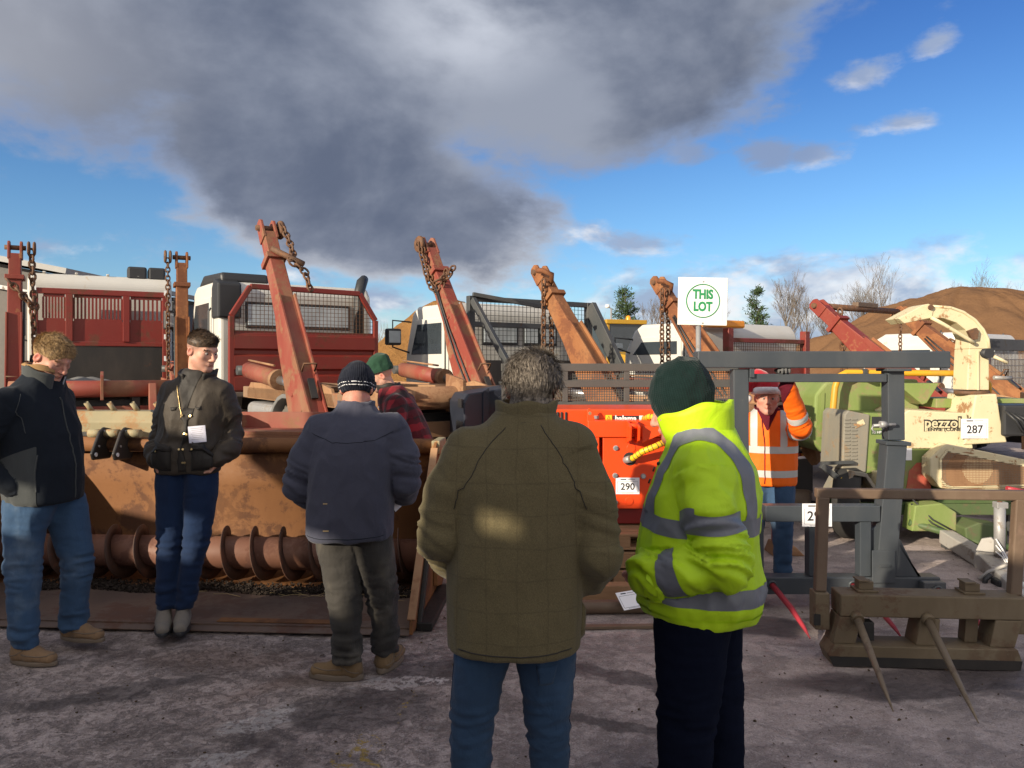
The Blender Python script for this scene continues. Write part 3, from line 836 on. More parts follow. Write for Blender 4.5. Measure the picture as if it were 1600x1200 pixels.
# ------------------------------------------------------------------ an added unseen wall that shades the yard, and the far shed
def unseen_shade_wall():
    # unseen wall added across the sun, its outline shaped to cast the shade
    u = Vector((SUN_AZ[0], SUN_AZ[1], 0)).normalized(); p = Vector((u.y, -u.x, 0))
    t = math.tan(SUN_EL)
    def pt(pp, s, z): return u * s + p * pp + Vector((0, 0, z))
    # bays of the wall across the light: (from, to, [solid (z0, z1) ...]); the gaps are cut to let sun patches fall on the people
    S0 = -5.0; dz = (S0 + 8.0) * t      # heights below are written for a wall 8 m up-sun
    bays = [(-11.0, -6.9, [(0, 3.75)]), (-6.9, -6.0, [(0, 3.5)]), (-6.0, -5.0, [(0, 3.2)]), (-5.0, -4.66, [(0, 3.43), (3.75, 4.20)]), (-4.66, -3.74, [(0, 4.46)]),
            (-3.74, -3.50, [(0, 3.42), (3.86, 4.50)]), (-3.50, -2.32, [(0, 4.54)]), (-2.32, -2.07, [(0, 3.84)]), (-2.07, -1.88, [(0, 4.56)]), (-1.88, -1.79, [(0, 4.06), (4.15, 4.56)]),
            (-1.79, 8.0, [(0, 4.53)])]
    root = empty('added_shade_wall', pt(-2, -7, 0))
    inv = Matrix.Translation(-root.location)
    for a, b, zz in bays:
        for z0, z1 in zz:
            z0 = max(0, z0 - dz) if z0 else 0; z1 -= dz
            vs = [pt(q, s, z) for z in (z0, z1) for q, s in ((a, S0), (b, S0), (b, S0 - .12), (a, S0 - .12))]
            MB().add(vs, [(3, 2, 1, 0), (4, 5, 6, 7), (0, 1, 5, 4), (1, 2, 6, 5), (2, 3, 7, 6), (3, 0, 4, 7)]).xf(inv).build('shade_panel', 'shed_pale', root)
    # slanted unseen sheet, added to shade the back of the bucket
    vs = [pt(q, s, z - dz) for s in (S0, S0 - .05) for q, z in ((-5.80, 4.15), (-5.18, 3.55), (-5.06, 3.43), (-5.06, 4.95), (-5.80, 4.95))]
    MB().add(vs, [(0, 1, 2, 3, 4), (9, 8, 7, 6, 5)] + [(i, i + 5, (i + 1) % 5 + 5, (i + 1) % 5) for i in range(5)]).xf(inv).build('added_shade_sheet', 'shed_pale', root)
    tag(root, 'long pale unseen wall added behind the photographer to shade the yard', 'shed')
unseen_shade_wall()

def far_shed():
    root = empty('clad_shed', (-17, 20, 0))
    # local x right, gable wall faces the yard
    def L(px, py, d): return at(px, py, d) - root.location
    wall = [(-9.0, 0), (5.4, 0), (5.4, 3.95), (-2.0, 5.35), (-9.0, 3.9)]
    MB().prism(wall, 'y', 0, 9).build('wall', 'shed_cladding', root)
    mb = MB()
    mb.bar((-2.0, 4.4, 5.48), (5.75, 4.4, 4.02), 10.0, 0.14, (0, 0, 1))
    mb.bar((-2.0, 4.4, 5.48), (-9.3, 4.4, 3.9), 10.0, 0.14, (0, 0, 1))
    mb.build('roof', 'shed_pale', root)
    for i in range(10):
        MB().span((-8.6 + 1.45 * i, -0.05, 0.1), (-8.5 + 1.45 * i, 0.0, 3.5)).build('cladding_rib', 'shed_cladding', root)
    MB().bar((-2.0, -0.12, 4.72), (5.5, -0.12, 3.35), 0.10, 0.10).build('gutter', 'galvanised', root)
    MB().span((5.1, -0.35, 2.75), (5.5, -0.02, 3.85)).build('box_gutter', 'black_steel', root, 0.02)
    tag(root, 'dark grey clad shed with a sloping pale roof behind the leftmost lorry', 'shed')
far_shed()

# ------------------------------------------------------------------ heaps and banks
def heap(name, c, rx, ry, h, mat, label, cat, flat=0.35, seed=1, n=70, rough=0.10, power=1.0):
    xs = np.linspace(-1.25, 1.25, n); X, Y = np.meshgrid(xs, xs, indexing='ij')
    r = np.hypot(X, Y)
    P = np.stack([X.ravel() * rx, Y.ravel() * ry, np.zeros(X.size)], 1)
    rr = r.ravel() + (fbm(P, 1.6 / rx, 4, seed) - 0.5) * 0.35
    if power != 1.0:
        gull = 1 - np.abs(2 * vnoise(np.stack([np.arctan2(P[:, 1], P[:, 0]) * 5, rr * 1.5, rr * 0], 1), 1.0, seed + 9) - 1)
        P[:, 2] = h * (1 - np.clip(rr, 0, 1) ** power) + ((fbm(P, 5 / rx, 4, seed + 4) - 0.5) * h * rough + (fbm(P, 1.1, 3, seed + 6) - .5) * .40 - .45 * gull ** 3 * np.clip(rr * 2, 0, 1)) * (rr < .98) - 0.03
        o = np_mesh(name, P, grid_faces(n, n), mat); o.location = c
        return tag(o, label, cat)
    z = np.clip((1.0 - rr) / (1 - flat), 0, 1)
    z = np.where(z < 1, z, 1) * 1.0
    z = (1 - (1 - z) ** (1.6)) if flat > 0.2 else z
    P[:, 2] = z * h + (fbm(P, 5 / rx, 4, seed + 4) - 0.5) * h * rough * (z > 0.02) - 0.03
    o = np_mesh(name, P, grid_faces(n, n), mat)
    o.location = c
    return tag(o, label, cat)
heap('soil_heap', (23.9, 41, 0), 13.0, 9, 6.0, 'soil', 'big smooth brown soil heap rising behind the cream chute', 'soil heap', 0.12, 5, n=170, power=1.5, rough=.09)
heap('wood_chip_heap', (-2.0, 24.5, 0), 4.6, 4, 3.7, 'wood_chip', 'heap of orange wood chips seen beside the red mesh headboard', 'wood chips', 0.05, 9, n=60, rough=0.06)

def bank():
    nx, ny = 220, 26
    xs = np.linspace(-70, 95, nx); ys = np.linspace(0, 1, ny)
    X, T = np.meshgrid(xs, ys, indexing='ij')
    P = np.stack([X.ravel(), 43 + T.ravel() * 16, np.zeros(X.size)], 1)
    prof = np.sin(np.clip(T.ravel() * 1.25, 0, 1) * math.pi / 2)
    H = 2.5 + 0.75 * np.clip((P[:, 0] + 2) / 8, 0, 1) - 1.1 * np.clip((-P[:, 0] - 4) / 10, 0, 1)
    P[:, 2] = prof * H * (0.8 + 0.4 * fbm(P, 0.12, 3, 21)) + (fbm(P, 0.7, 4, 30) - 0.5) * 0.9 * prof - 0.05
    o = np_mesh('bank', P, grid_faces(nx, ny), 'scrub_bank')
    tag(o, 'rough brown earth bank across the back of the yard', 'bank', kind='structure')
    # dead stalks and bramble on the bank
    r = random.Random(8); mb = MB()
    for i in range(5200):
        x = r.uniform(-26, 45); t = r.random() ** 0.8
        y = 43 + t * 13
        H0 = 2.5 + 0.75 * min(1, max(0, (x + 2) / 8)) - 1.1 * min(1, max(0, (-x - 4) / 10))
        z = math.sin(min(1, t * 1.25) * math.pi / 2) * H0 * 0.95 - 0.15
        h = r.uniform(0.25, 0.8) * (1.8 if r.random() < 0.06 else 1)
        dx, dy = r.gauss(0, .35) * h, r.gauss(0, .3) * h
        w = r.uniform(0.008, 0.022)
        a = Vector((x, y, z)); b = a + Vector((dx, dy, h)); c = a.lerp(b, .55) + Vector((r.gauss(0, .1), 0, r.uniform(0, .12)))
        mb.add([a - Vector((w, 0, 0)), a + Vector((w, 0, 0)), c + Vector((w * .7, 0, 0)), c - Vector((w * .7, 0, 0)), b], [(0, 1, 2, 3), (3, 2, 4)])
    o = mb.build('bramble', 'twig', tri_fix=False)
    tag(o, 'dry brown bramble and dead stalks growing over the earth bank', 'bramble', kind='stuff')
bank()

# ------------------------------------------------------------------ trees
def bare_tree(base, height, spread, seed, label, group, nlev=5, lean=0.0, stems=1):
    r = random.Random(seed)
    root = empty('bare_tree', base)
    trunk = MB(); crown = MB()
    def grow(p, d, L, rad, lev):
        n = 3
        pts = [p]; dd = d.copy()
        for i in range(n):
            dd = (dd + Vector((r.gauss(0, .10), r.gauss(0, .10), 0.05))).normalized()
            pts.append(pts[-1] + dd * (L / n))
        rs = [rad * (1 - 0.35 * i / n) for i in range(n + 1)]
        (trunk if lev == 0 else crown).tube(pts, rs, 5 if lev == 0 else 3, False)
        if lev >= nlev: return
        kids = {0: 7, 1: 4, 2: 4, 3: 3}.get(lev, 3)
        for k in range(kids):
            t = r.uniform(0.30, 1.0) if k else 1.0
            i = min(n - 1, int(t * n)); q = pts[i].lerp(pts[i + 1], t * n - i)
            a = r.uniform(0, 2 * math.pi); tilt = r.uniform(0.25, 0.75) * spread
            side = Vector((math.cos(a), math.sin(a), 0))
            nd = (dd * math.cos(tilt) + side * math.sin(tilt) + Vector((0, 0, .18))).normalized()
            grow(q, nd, L * r.uniform(0.48, 0.72), max(0.006, rs[i] * 0.55), lev + 1)
    for s in range(stems):
        off = Vector((r.gauss(0, .35), r.gauss(0, .35), 0)) if stems > 1 else Vector((0, 0, 0))
        grow(off, Vector((lean + r.gauss(0, .06) * stems, r.gauss(0, .05), 1)).normalized(), height * 0.46, height * 0.014, 0)
    trunk.build('trunk', 'bark', root, tri_fix=False)
    crown.build('crown', 'twig', root, tri_fix=False)
    return tag(root, label, 'tree', group)
G_BARE = 'leafless trees behind the yard'
for k, (px, d, top, sp, nm) in enumerate([
        (1018, 62, 462, 1.0, 'leafless tree between the first pine and the sign'), (1052, 70, 470, 1.0, 'low leafless tree just left of the white sign'),
        (1228, 62, 428, 0.75, 'tall leafless tree right of the second pine'), (1252, 74, 448, 1.0, 'thin leafless tree above the red lorry arm'),
        (1376, 66, 412, 0.75, 'tall leafless tree left of the soil heap'), (1345, 78, 438, 1.0, 'smaller leafless tree behind the crossbar of the red lorry arm'),
        (1532, 72, 417, 0.8, 'leafless tree poking above the soil heap crest'), (1590, 78, 432, 0.8, 'leafless tree at the far right over the soil heap'),
        (320, 60, 460, 1.0, 'leafless tree glimpsed left of the lorry mirror'), (296, 75, 470, 1.0, 'leafless tree behind the leftmost lorry arm'),
        (1130, 78, 455, 1.0, 'leafless tree directly behind the white sign'), (1300, 82, 470, 1.0, 'low leafless tree over the tip of the red arm')]):
    b = at(px, 560, d); b.z = 1.8
    H = (HZ - top) / F_PX * d + CAM_H - 1.8
    bare_tree(b, H, sp, 40 + k, nm, G_BARE, 5, 0.02, 2 if k % 2 else 1)

def pine(base, height, seed, label):
    r = random.Random(seed)
    root = empty('pine_tree', base)
    t = MB(); c = MB()
    pts = [Vector((r.gauss(0, .03) * i, 0, height * i / 6)) for i in range(7)]
    t.tube(pts, [0.16 * (1 - i / 6.6) for i in range(7)], 6, False)
    for i in range(54):
        u = r.uniform(0.06, 1.0)
        z = height * u
        L = (0.22 + 1.25 * (1 - u) ** 0.8) * r.uniform(0.5, 1.2)
        a = r.uniform(0, 2 * math.pi)
        d = Vector((math.cos(a), math.sin(a), r.uniform(0.25, 0.8))).normalized()
        p0 = Vector((0, 0, z)); p1 = p0 + d * L
        t.tube([p0, p1], [0.035, 0.012], 3, False)
        for j in range(int(46 * L) + 14):
            s = r.uniform(0.25, 1.05)
            q = p0.lerp(p1, s) + Vector((r.gauss(0, .15), r.gauss(0, .15), r.gauss(0, .11)))
            dd = (d + Vector((r.gauss(0, .7), r.gauss(0, .7), r.gauss(.35, .5)))).normalized() * r.uniform(0.14, 0.30)
            w = dd.cross(Vector((r.random(), r.random(), r.random()))).normalized() * r.uniform(0.025, 0.05)
            c.add([q - w, q + w, q + dd], [(0, 1, 2)])
    t.build('trunk', 'bark', root, tri_fix=False)
    c.build('crown', 'pine_needle', root, tri_fix=False)
    return tag(root, label, 'tree', 'pine trees on the bank')
for k, (px, d, top, nm) in enumerate([(977, 55, 450, 'dark green pine left of the rusty arm'), (1182, 55, 452, 'dark green pine just right of the white sign')]):
    b = at(px, 560, d); b.z = 2.6
    pine(b, (HZ - top) / F_PX * d + CAM_H - 2.6, 70 + k, nm)

def hedge_mass():
    r = random.Random(15); mb = MB()
    for i in range(15000):
        x = r.uniform(-45, 62); y = r.uniform(74, 90)
        z = 1.2 + r.random() ** 1.2 * (3.3 + 0.9 * math.sin(x * .3) + 0.9 * math.sin(x * .11 + 1) + .5 * math.sin(x * .83))
        a = Vector((x, y, z)); L = r.uniform(0.5, 1.5)
        d = Vector((r.gauss(0, .35), r.gauss(0, .3), 1)).normalized() * L
        w = Vector((r.uniform(.008, .028), 0, 0))
        mb.add([a - w, a + w, a + d], [(0, 1, 2)])
    o = mb.build('far_thicket', 'twig', tri_fix=False)
    tag(o, 'far grey-brown thicket along the horizon behind the yard', 'thicket', kind='stuff')
hedge_mass()

# ------------------------------------------------------------------ lamp post
def lamp_post():
    b = at(955, 570, 52); b.z = 1.2
    root = empty('lamp_post', b)
    h = (HZ - 482) / F_PX * 52 + CAM_H - 1.2
    MB().tube([(0, 0, 0), (0, 0, h)], [0.09, 0.06], 8).build('pole', 'galvanised', root)
    MB().tube([(0, 0, h), (-0.25, 0, h + 0.12)], [0.04, 0.03], 6).build('arm', 'galvanised', root)
    MB().lathe([(0.0, -0.14), (0.13, -0.10), (0.17, 0), (0.12, 0.11), (0, 0.14)], (-0.25, 0, h + 0.15)).build('lamp_head', 'white_board', root)
    tag(root, 'grey yard lamp post with a white lamp head beside the pine', 'lamp post')
lamp_post()

# ------------------------------------------------------------------ wheel loader
def wheel_loader():
    b = at(966, 570, 27); b.z = 0
    root = empty('wheel_loader', b, R(20))
    def wheel(x, y):
        mb = MB().lathe([(0.35, -.25), (0.68, -.26), (0.74, -.12), (0.74, .12), (0.68, .26), (0.35, .25)], (x, y, 0.74), (1, 0, 0), 20)
        for i in range(18):
            a = i * math.pi / 9
            mb.box((x, y + .75 * math.cos(a), .74 + .75 * math.sin(a)), (.5, .09, .07), Matrix.Rotation(a, 3, 'X') @ Matrix.Rotation(R(90), 3, 'X'))
        w = mb.build('wheel', 'tyre_rubber', root)
        MB().cyl((x - .2, y, .74), (x + .2, y, .74), .36, 14).build('rim', 'loader_yellow', w)
    for x in (-.8, .8):
        for y in (-1.2, 1.6): wheel(x, y)
    MB().prism([(-2.2, .8), (-2.3, 1.6), (-2.0, 1.95), (-.6, 2.1), (-.5, .8)], 'x', -.7, .7).build('bonnet', 'loader_yellow', root, 0.05)
    MB().span((-.6, -.5, .7), (.6, 2.0, 1.4)).build('chassis', 'loader_yellow', root, 0.04)
    for x in (-.95, .95):
        MB().prism([(-2.1, 1.2), (-1.9, 1.62), (-.6, 1.62), (-.35, 1.15), (-.45, 1.15), (-.65, 1.5), (-1.85, 1.5), (-2.0, 1.2)], 'x', x - .22, x + .22).build('mudguard', 'loader_yellow', root, 0.02)
    cab = MB()
    for x in (-.66, .66):
        for y in (-.5, .75): cab.span((x - .05, y - .05, 1.4), (x + .05, y + .05, 3.05))
    cab.span((-.78, -.65, 3.05), (.78, .9, 3.2)); cab.span((-.7, -.55, 1.35), (.7, .8, 1.75))
    cab.build('cab_frame', 'loader_yellow', root, 0.02)
    for x in (-.67, .67): MB().span((x - .01, -.45, 1.75), (x + .01, .7, 3.05)).build('window', 'cab_glass', root)
    for y in (-.51, .76): MB().span((-.6, y - .01, 1.75), (.6, y + .01, 3.05)).build('window', 'cab_glass', root)
    MB().lathe([(0.09, 0), (0.09, .12), (.05, .18), (0, .19)], (.4, 0, 3.2)).build('beacon', 'amber', root)
    MB().bar((-.3, 1.6, 1.5), (-.3, 3.2, .7), .18, .3).bar((.3, 1.6, 1.5), (.3, 3.2, .7), .18, .3).build('lift_arms', 'loader_yellow', root, .02)
    MB().prism([(3.1, .1), (4.1, .12), (4.1, .2), (3.5, .3), (3.3, .7), (3.5, 1.15), (3.35, 1.15), (3.1, .7)], 'x', -1.3, 1.3).build('bucket', 'dark_grey_steel', root)
    tag(root, 'yellow wheel loader parked in front of the earth bank', 'wheel loader')
wheel_loader()
# ------------------------------------------------------------------ skip lorries
def wheel_at(root, x, y, rad, w, rim, dual=False, tyre='tyre_rubber'):
    s = 1 if x > 0 else -1
    prof = [(rad * .58, -w / 2), (rad * .90, -w / 2 - .01), (rad * .985, -w / 2 + .04), (rad, 0), (rad * .985, w / 2 - .04), (rad * .90, w / 2 + .01), (rad * .58, w / 2)]
    mb = MB().lathe(prof, (x, y, rad), (1, 0, 0), 28)
    for i in range(30):
        a = i * 2 * math.pi / 30
        mb.box((x, y + rad * math.cos(a), rad + rad * math.sin(a)), (w * .86, .05, .022), Matrix.Rotation(a + R(90), 3, 'X'))
    t = mb.build('wheel', tyre, root)
    r2 = MB().lathe([(rad * .6, w / 2 + .004), (rad * .52, w / 2 - .05), (rad * .3, w / 2 - .02), (rad * .2, w / 2 + .05), (0, w / 2 + .06)] if s > 0 else
                    [(rad * .6, -w / 2 - .004), (rad * .52, -w / 2 + .05), (rad * .3, -w / 2 + .02), (rad * .2, -w / 2 - .05), (0, -w / 2 - .06)], (x, y, rad), (1, 0, 0), 22)
    r2.build('rim', rim, t)
    nb = MB()
    for i in range(8):
        a = i * math.pi / 4
        nb.cyl((x + s * (w / 2 - .04), y + rad * .38 * math.cos(a), rad + rad * .38 * math.sin(a)), (x + s * (w / 2 + .025), y + rad * .38 * math.cos(a), rad + rad * .38 * math.sin(a)), .018, 6)
    nb.build('wheel_nut', rim, t)
    return t

def lift_arm(root, x, base, tip, mat, head='fork', broad=1.0, back_mat=None):
    """box-section skip arm in the x = const plane; (y,z) base and tip"""
    b = Vector((0, base[0], base[1])); t = Vector((0, tip[0], tip[1])); ax = (t - b); L = ax.length; ax.normalize()
    nrm = Vector((0, ax.z, -ax.y))          # points to the cab side
    def q(s, w): p = b + ax * s - nrm * w; return (p.y, p.z)      # +w is the tail side
    side = [q(-.16, -.20 * broad), q(-.16, .20 * broad), q(.15, .25 * broad), q(.75, .18), q(L * .80, .095), q(L * .80, -.095), q(.56 * L, -.13), q(.44 * L, -.24 * broad), q(.28, -.36 * broad), q(0, -.33 * broad)]
    arm = MB().prism(side, 'x', x - .085, x + .085).build('arm', mat, root, .012)
    # flange plates standing proud on the tail face, with a cut-out
    fl = MB()
    for sx in (-.09, .09):
        fl.prism([q(-.12, .215), q(.15, .275), q(.75, .225), q(L * .6, .165), q(L * .6, .10), q(-.12, .10)], 'x', x + sx - .012, x + sx + .012)
    fl.build('flange', mat, arm, .004)
    MB().bar(Vector((x, *q(L * .12, .255))), Vector((x, *q(L * .2, .255))), .07, .025).build('cut_out', 'black_steel', arm)
    tb = MB().tube([Vector((x - .07, *q(L * .235, .24))), Vector((x - .07, *q(L * .245, .34))), Vector((x + .07, *q(L * .245, .34))), Vector((x + .07, *q(L * .235, .24)))], .012, 6)
    tb.build('lifting_eye', 'chain_rust', arm)
    # inner extension
    MB().prism([q(L * .70, .085), q(L * .93, .085), q(L * .93, -.085), q(L * .70, -.085)], 'x', x - .075, x + .075).build('extension', mat, arm, .008)
    # oil hoses clipped along the inner face
    sd = -1 if x > 0 else 1
    for k in range(2):
        w0 = .02 - .06 * k
        pts = [Vector((x + sd * .105, *q(s_, w0 + .03 * math.sin(s_ * 3 + k)))) for s_ in (.05, L * .2, L * .35, L * .5, L * .62, L * .72)]
        MB().tube(pts, .012, 6).build('oil_hose', 'black_plastic', arm)
    for s_ in (L * .28, L * .55):
        MB().bar(Vector((x + sd * .088, *q(s_, .06))), Vector((x + sd * .088, *q(s_, -.10))), .03, .012, (1, 0, 0)).build('hose_clip', mat, arm)
    # weld seam where the outer plate was doubled
    MB().prism([q(.30, -.20), q(.34, .14), q(L * .42, .12), q(L * .40, -.16)], 'x', x - .091, x - .0855).build('doubler_plate', mat, arm, .002)
    # collar at the mouth
    cl = MB()
    cl.prism([q(L * .785, .13), q(L * .81, .13), q(L * .81, -.13), q(L * .785, -.13)], 'x', x - .118, x + .118)
    cl.build('collar', mat, arm, .006)
    hd = MB()
    for sx in (-.075, .075):
        hd.prism([q(L * .90, .09), q(L * .985, .085), q(L * 1.0, .04), q(L * 1.0, -.04), q(L * .985, -.08), q(L * .90, -.085)], 'x', x + sx - .016, x + sx + .016)
    hd.build('head_plate', mat, arm, .006)
    MB().cyl((x - .13, *q(L * .965, 0)), (x + .13, *q(L * .965, 0)), .035, 12).build('head_pin', 'chain_rust', arm)
    MB().cyl((x - .12, *q(-.02, 0)), (x + .12, *q(-.02, 0)), .075, 16).build('pivot_pin', 'dark_grey_steel', arm)
    for s in (.30, .62):
        for sx in (-.091, .091):
            MB().cyl((x + sx - .012, *q(s, -.10)), (x + sx + .012, *q(s, -.10)), .022, 10).build('bolt', mat, arm)
    return q, L

def headboard(root, style, y, hw, ztop):
    hb = None
    if style == 'slats':
        c = 'board_red_paint'; zs = ztop - .56
        fr = MB()
        fr.span((-hw, y - .05, ztop - .10), (hw, y + .05, ztop))
        for x in (-hw + .04, hw - .04): fr.span((x - .045, y - .055, .95), (x + .045, y + .055, ztop - .10))
        fr.span((-hw + .08, y - .04, (zs - .44)), (hw - .08, y + .04, (zs - .36)))
        hb = fr.build('headboard', c, root, .01)
        for x in (-hw * .48, hw * .36): MB().span((x - .055, y - .07, (zs - .36)), (x + .055, y + .05, ztop - .10)).build('post', c, hb, .008)
        MB().span((-hw + .085, y - .02, (zs - .358)), (hw - .085, y + .02, zs)).build('panel', c, hb)
        MB().span((-hw + .085, y - .02, 1.15), (hw - .085, y + .02, (zs - .442))).build('lower_panel', 'black_steel', hb)
        for x0, x1, n in ((-hw + .16, -hw * .48 - .07, 7), (-hw * .48 + .07, hw * .36 - .07, 13), (hw * .36 + .07, hw - .1, 7)):
            w = (x1 - x0) / n
            MB().span((x0, y - .018, zs), (x1, y + .018, (zs + .04))).build('bay_rail', c, hb); MB().span((x0, y - .018, ztop - .15), (x1, y + .018, ztop - .10)).build('bay_rail', c, hb)
            for i in range(n + 1):
                xx = x0 + w * i
                MB().span((xx - .016, y - .015, (zs + .04)), (xx + .016, y + .015, ztop - .15)).build('slat', c, hb)
        for z in (1.5, 1.9, 2.3, 2.7):
            for x in (-hw + .04, hw - .04): MB().span((x - .02, y - .072, z), (x + .02, y - .056, z + .09)).build('reflector', 'label_white', hb)
    elif style == 'mesh':
        c = 'board_red_paint'
        zc = ztop - .68
        fr = MB()
        pts = [(-hw, 1.0), (-hw, ztop - .42), (-hw + .26, ztop), (hw - .26, ztop - .02), (hw, ztop - .42), (hw, 1.0)]
        for a, b in zip(pts, pts[1:]): fr.bar((a[0], y, a[1]), (b[0], y, b[1]), .075, .075, (0, 1, 0))
        fr.bar((-hw, y, zc), (hw, y, zc), .05, .05, (0, 1, 0))
        hb = fr.build('headboard', c, root, .012)
        pn = MB()
        ridge = [(1.05, 0), (1.08, -.045), (1.26, -.045), (1.29, 0), (1.34, 0), (1.37, -.045), (1.55, -.045), (1.58, 0), (1.63, 0), (1.66, -.045), (1.84, -.045), (1.87, 0), (1.91, 0)]
        poly = [(y + w, z) for z, w in ridge] + [(y + .03, 1.91), (y + .03, 1.05)]
        pn.prism(poly, 'x', -hw + .03, hw - .03)
        pn.build('corrugated_panel', c, hb)
        wm = MB(); st = .058
        x = -hw + .05
        while x < hw - .04:
            top = ztop - .04 if abs(x) < hw - .26 else ztop - .04 - (abs(x) - hw + .26) * 1.6
            wm.span((x - .003, y - .003, zc), (x + .003, y + .003, top)); x += st
        z = zc + st
        while z < ztop - .05:
            e = hw - .03 if z < ztop - .42 else hw - .03 - (z - ztop + .42) * .62
            wm.span((-e, y - .0035, z - .003), (e, y + .0035, z + .003)); z += st
        tag(wm.build('wire_mesh', 'chain_rust', hb), kind='stuff')
    elif style == 'dark':
        c = 'dark_grey_steel'
        fr = MB()
        for x in (-hw, hw): fr.bar((x, y, 1.0), (x, y, ztop), .10, .10, (0, 1, 0))
        fr.bar((-hw, y, ztop - .04), (hw, y, ztop - .04), .08, .08, (0, 1, 0))
        fr.bar((-hw, y, ztop - .42), (hw, y, ztop - .42), .08, .08, (0, 1, 0))
        hb = fr.build('headboard', c, root, .008)
        MB().bar((-hw, y - .06, ztop - .06), (-hw + .12, y - 1.2, 1.25), .07, .10).build('brace', c, hb, .006)
        MB().bar((hw, y - .06, ztop - .06), (hw, y - 1.0, 1.25), .09, .22).build('brace', c, hb, .006)
        MB().bar((-hw, y - .06, ztop + .02), (hw * .30, y - .35, ztop - .18), .06, .06).build('brace', c, hb, .006)
        MB().bar((.15, y - .02, 1.1), (.15, y - .02, ztop - .42), .08, .05).build('post', c, hb)
        MB().span((-hw + .05, y - .03, 1.05), (hw - .05, y + .03, 1.72)).build('panel', 'black_steel', hb)
        wm = MB(); x = -hw + .06
        while x < hw - .04: wm.span((x - .003, y - .003, 1.72), (x + .003, y + .003, ztop - .06)); x += .075
        z = 1.80
        while z < ztop - .06: wm.span((-hw + .05, y - .0035, z - .003), (hw - .05, y + .0035, z + .003)); z += .075
        tag(wm.build('wire_mesh', 'black_steel', hb), kind='stuff')
    elif style == 'low':
        c = 'board_red_paint'
        fr = MB()
        for x in (-hw, hw): fr.bar((x, y, 1.0), (x, y, ztop), .12, .12, (0, 1, 0))
        fr.bar((-hw, y, ztop - .18), (hw, y, ztop - .18), .07, .07, (0, 1, 0))
        fr.bar((-hw, y, ztop - .50), (hw, y, ztop - .50), .06, .06, (0, 1, 0))
        hb = fr.build('headboard', c, root, .008)
        MB().span((-hw + .05, y - .02, 1.02), (hw - .05, y + .02, ztop - .54)).build('panel', c, hb)
        wm = MB(); x = -hw + .06
        while x < hw - .04: wm.span((x - .004, y - .003, ztop - .5), (x + .004, y + .003, ztop - .18)); x += .045
        z = ztop - .46
        while z < ztop - .2: wm.span((-hw + .05, y - .0035, z - .003), (hw - .05, y + .0035, z + .003)); z += .045
        tag(wm.build('wire_mesh', 'chain_rust', hb), kind='stuff')
        MB().span((-hw - .35, y + .1, ztop + .02), (-hw + .55, y + .35, ztop + .14)).build('beacon_bar', 'amber', hb, .03)
    elif style == 'lettered':
        c = 'dark_grey_steel'
        fr = MB()
        for x in (-hw, hw): fr.bar((x, y, 1.0), (x, y, ztop), .10, .10, (0, 1, 0))
        hb = fr.build('headboard', c, root, .008)
        MB().span((-hw + .05, y - .03, ztop - .20), (hw - .05, y + .03, ztop)).build('name_panel', 'cage_grey', hb, .006)
        text_obj('ABC', 'lettering', 'black_steel', hb, 0.17, face_cam((-hw + .42, y - .035, ztop - .10)), bold=0.006, sx=1.3)
        wm = MB(); x = -hw + .05
        while x < hw - .04: wm.span((x - .006, y - .004, 1.1), (x + .006, y + .004, ztop - .2)); x += .055
        z = 1.2
        while z < ztop - .2: wm.span((-hw + .05, y - .005, z - .003), (hw - .05, y + .005, z + .003)); z += .11
        tag(wm.build('wire_mesh', 'galvanised', hb), kind='stuff')
        for x in (-hw + .12, -hw + .36): MB().bar((x, y + .08, 1.1), (x + .12, y + .08, ztop - .25), .09, .04, (0, 1, 0)).build('red_bar', 'red_patch', hb)
        MB().span((-hw + .8, y + .05, 1.1), (hw - .1, y + .12, 1.75)).build('back_panel', 'tan_rust', hb)
    return hb

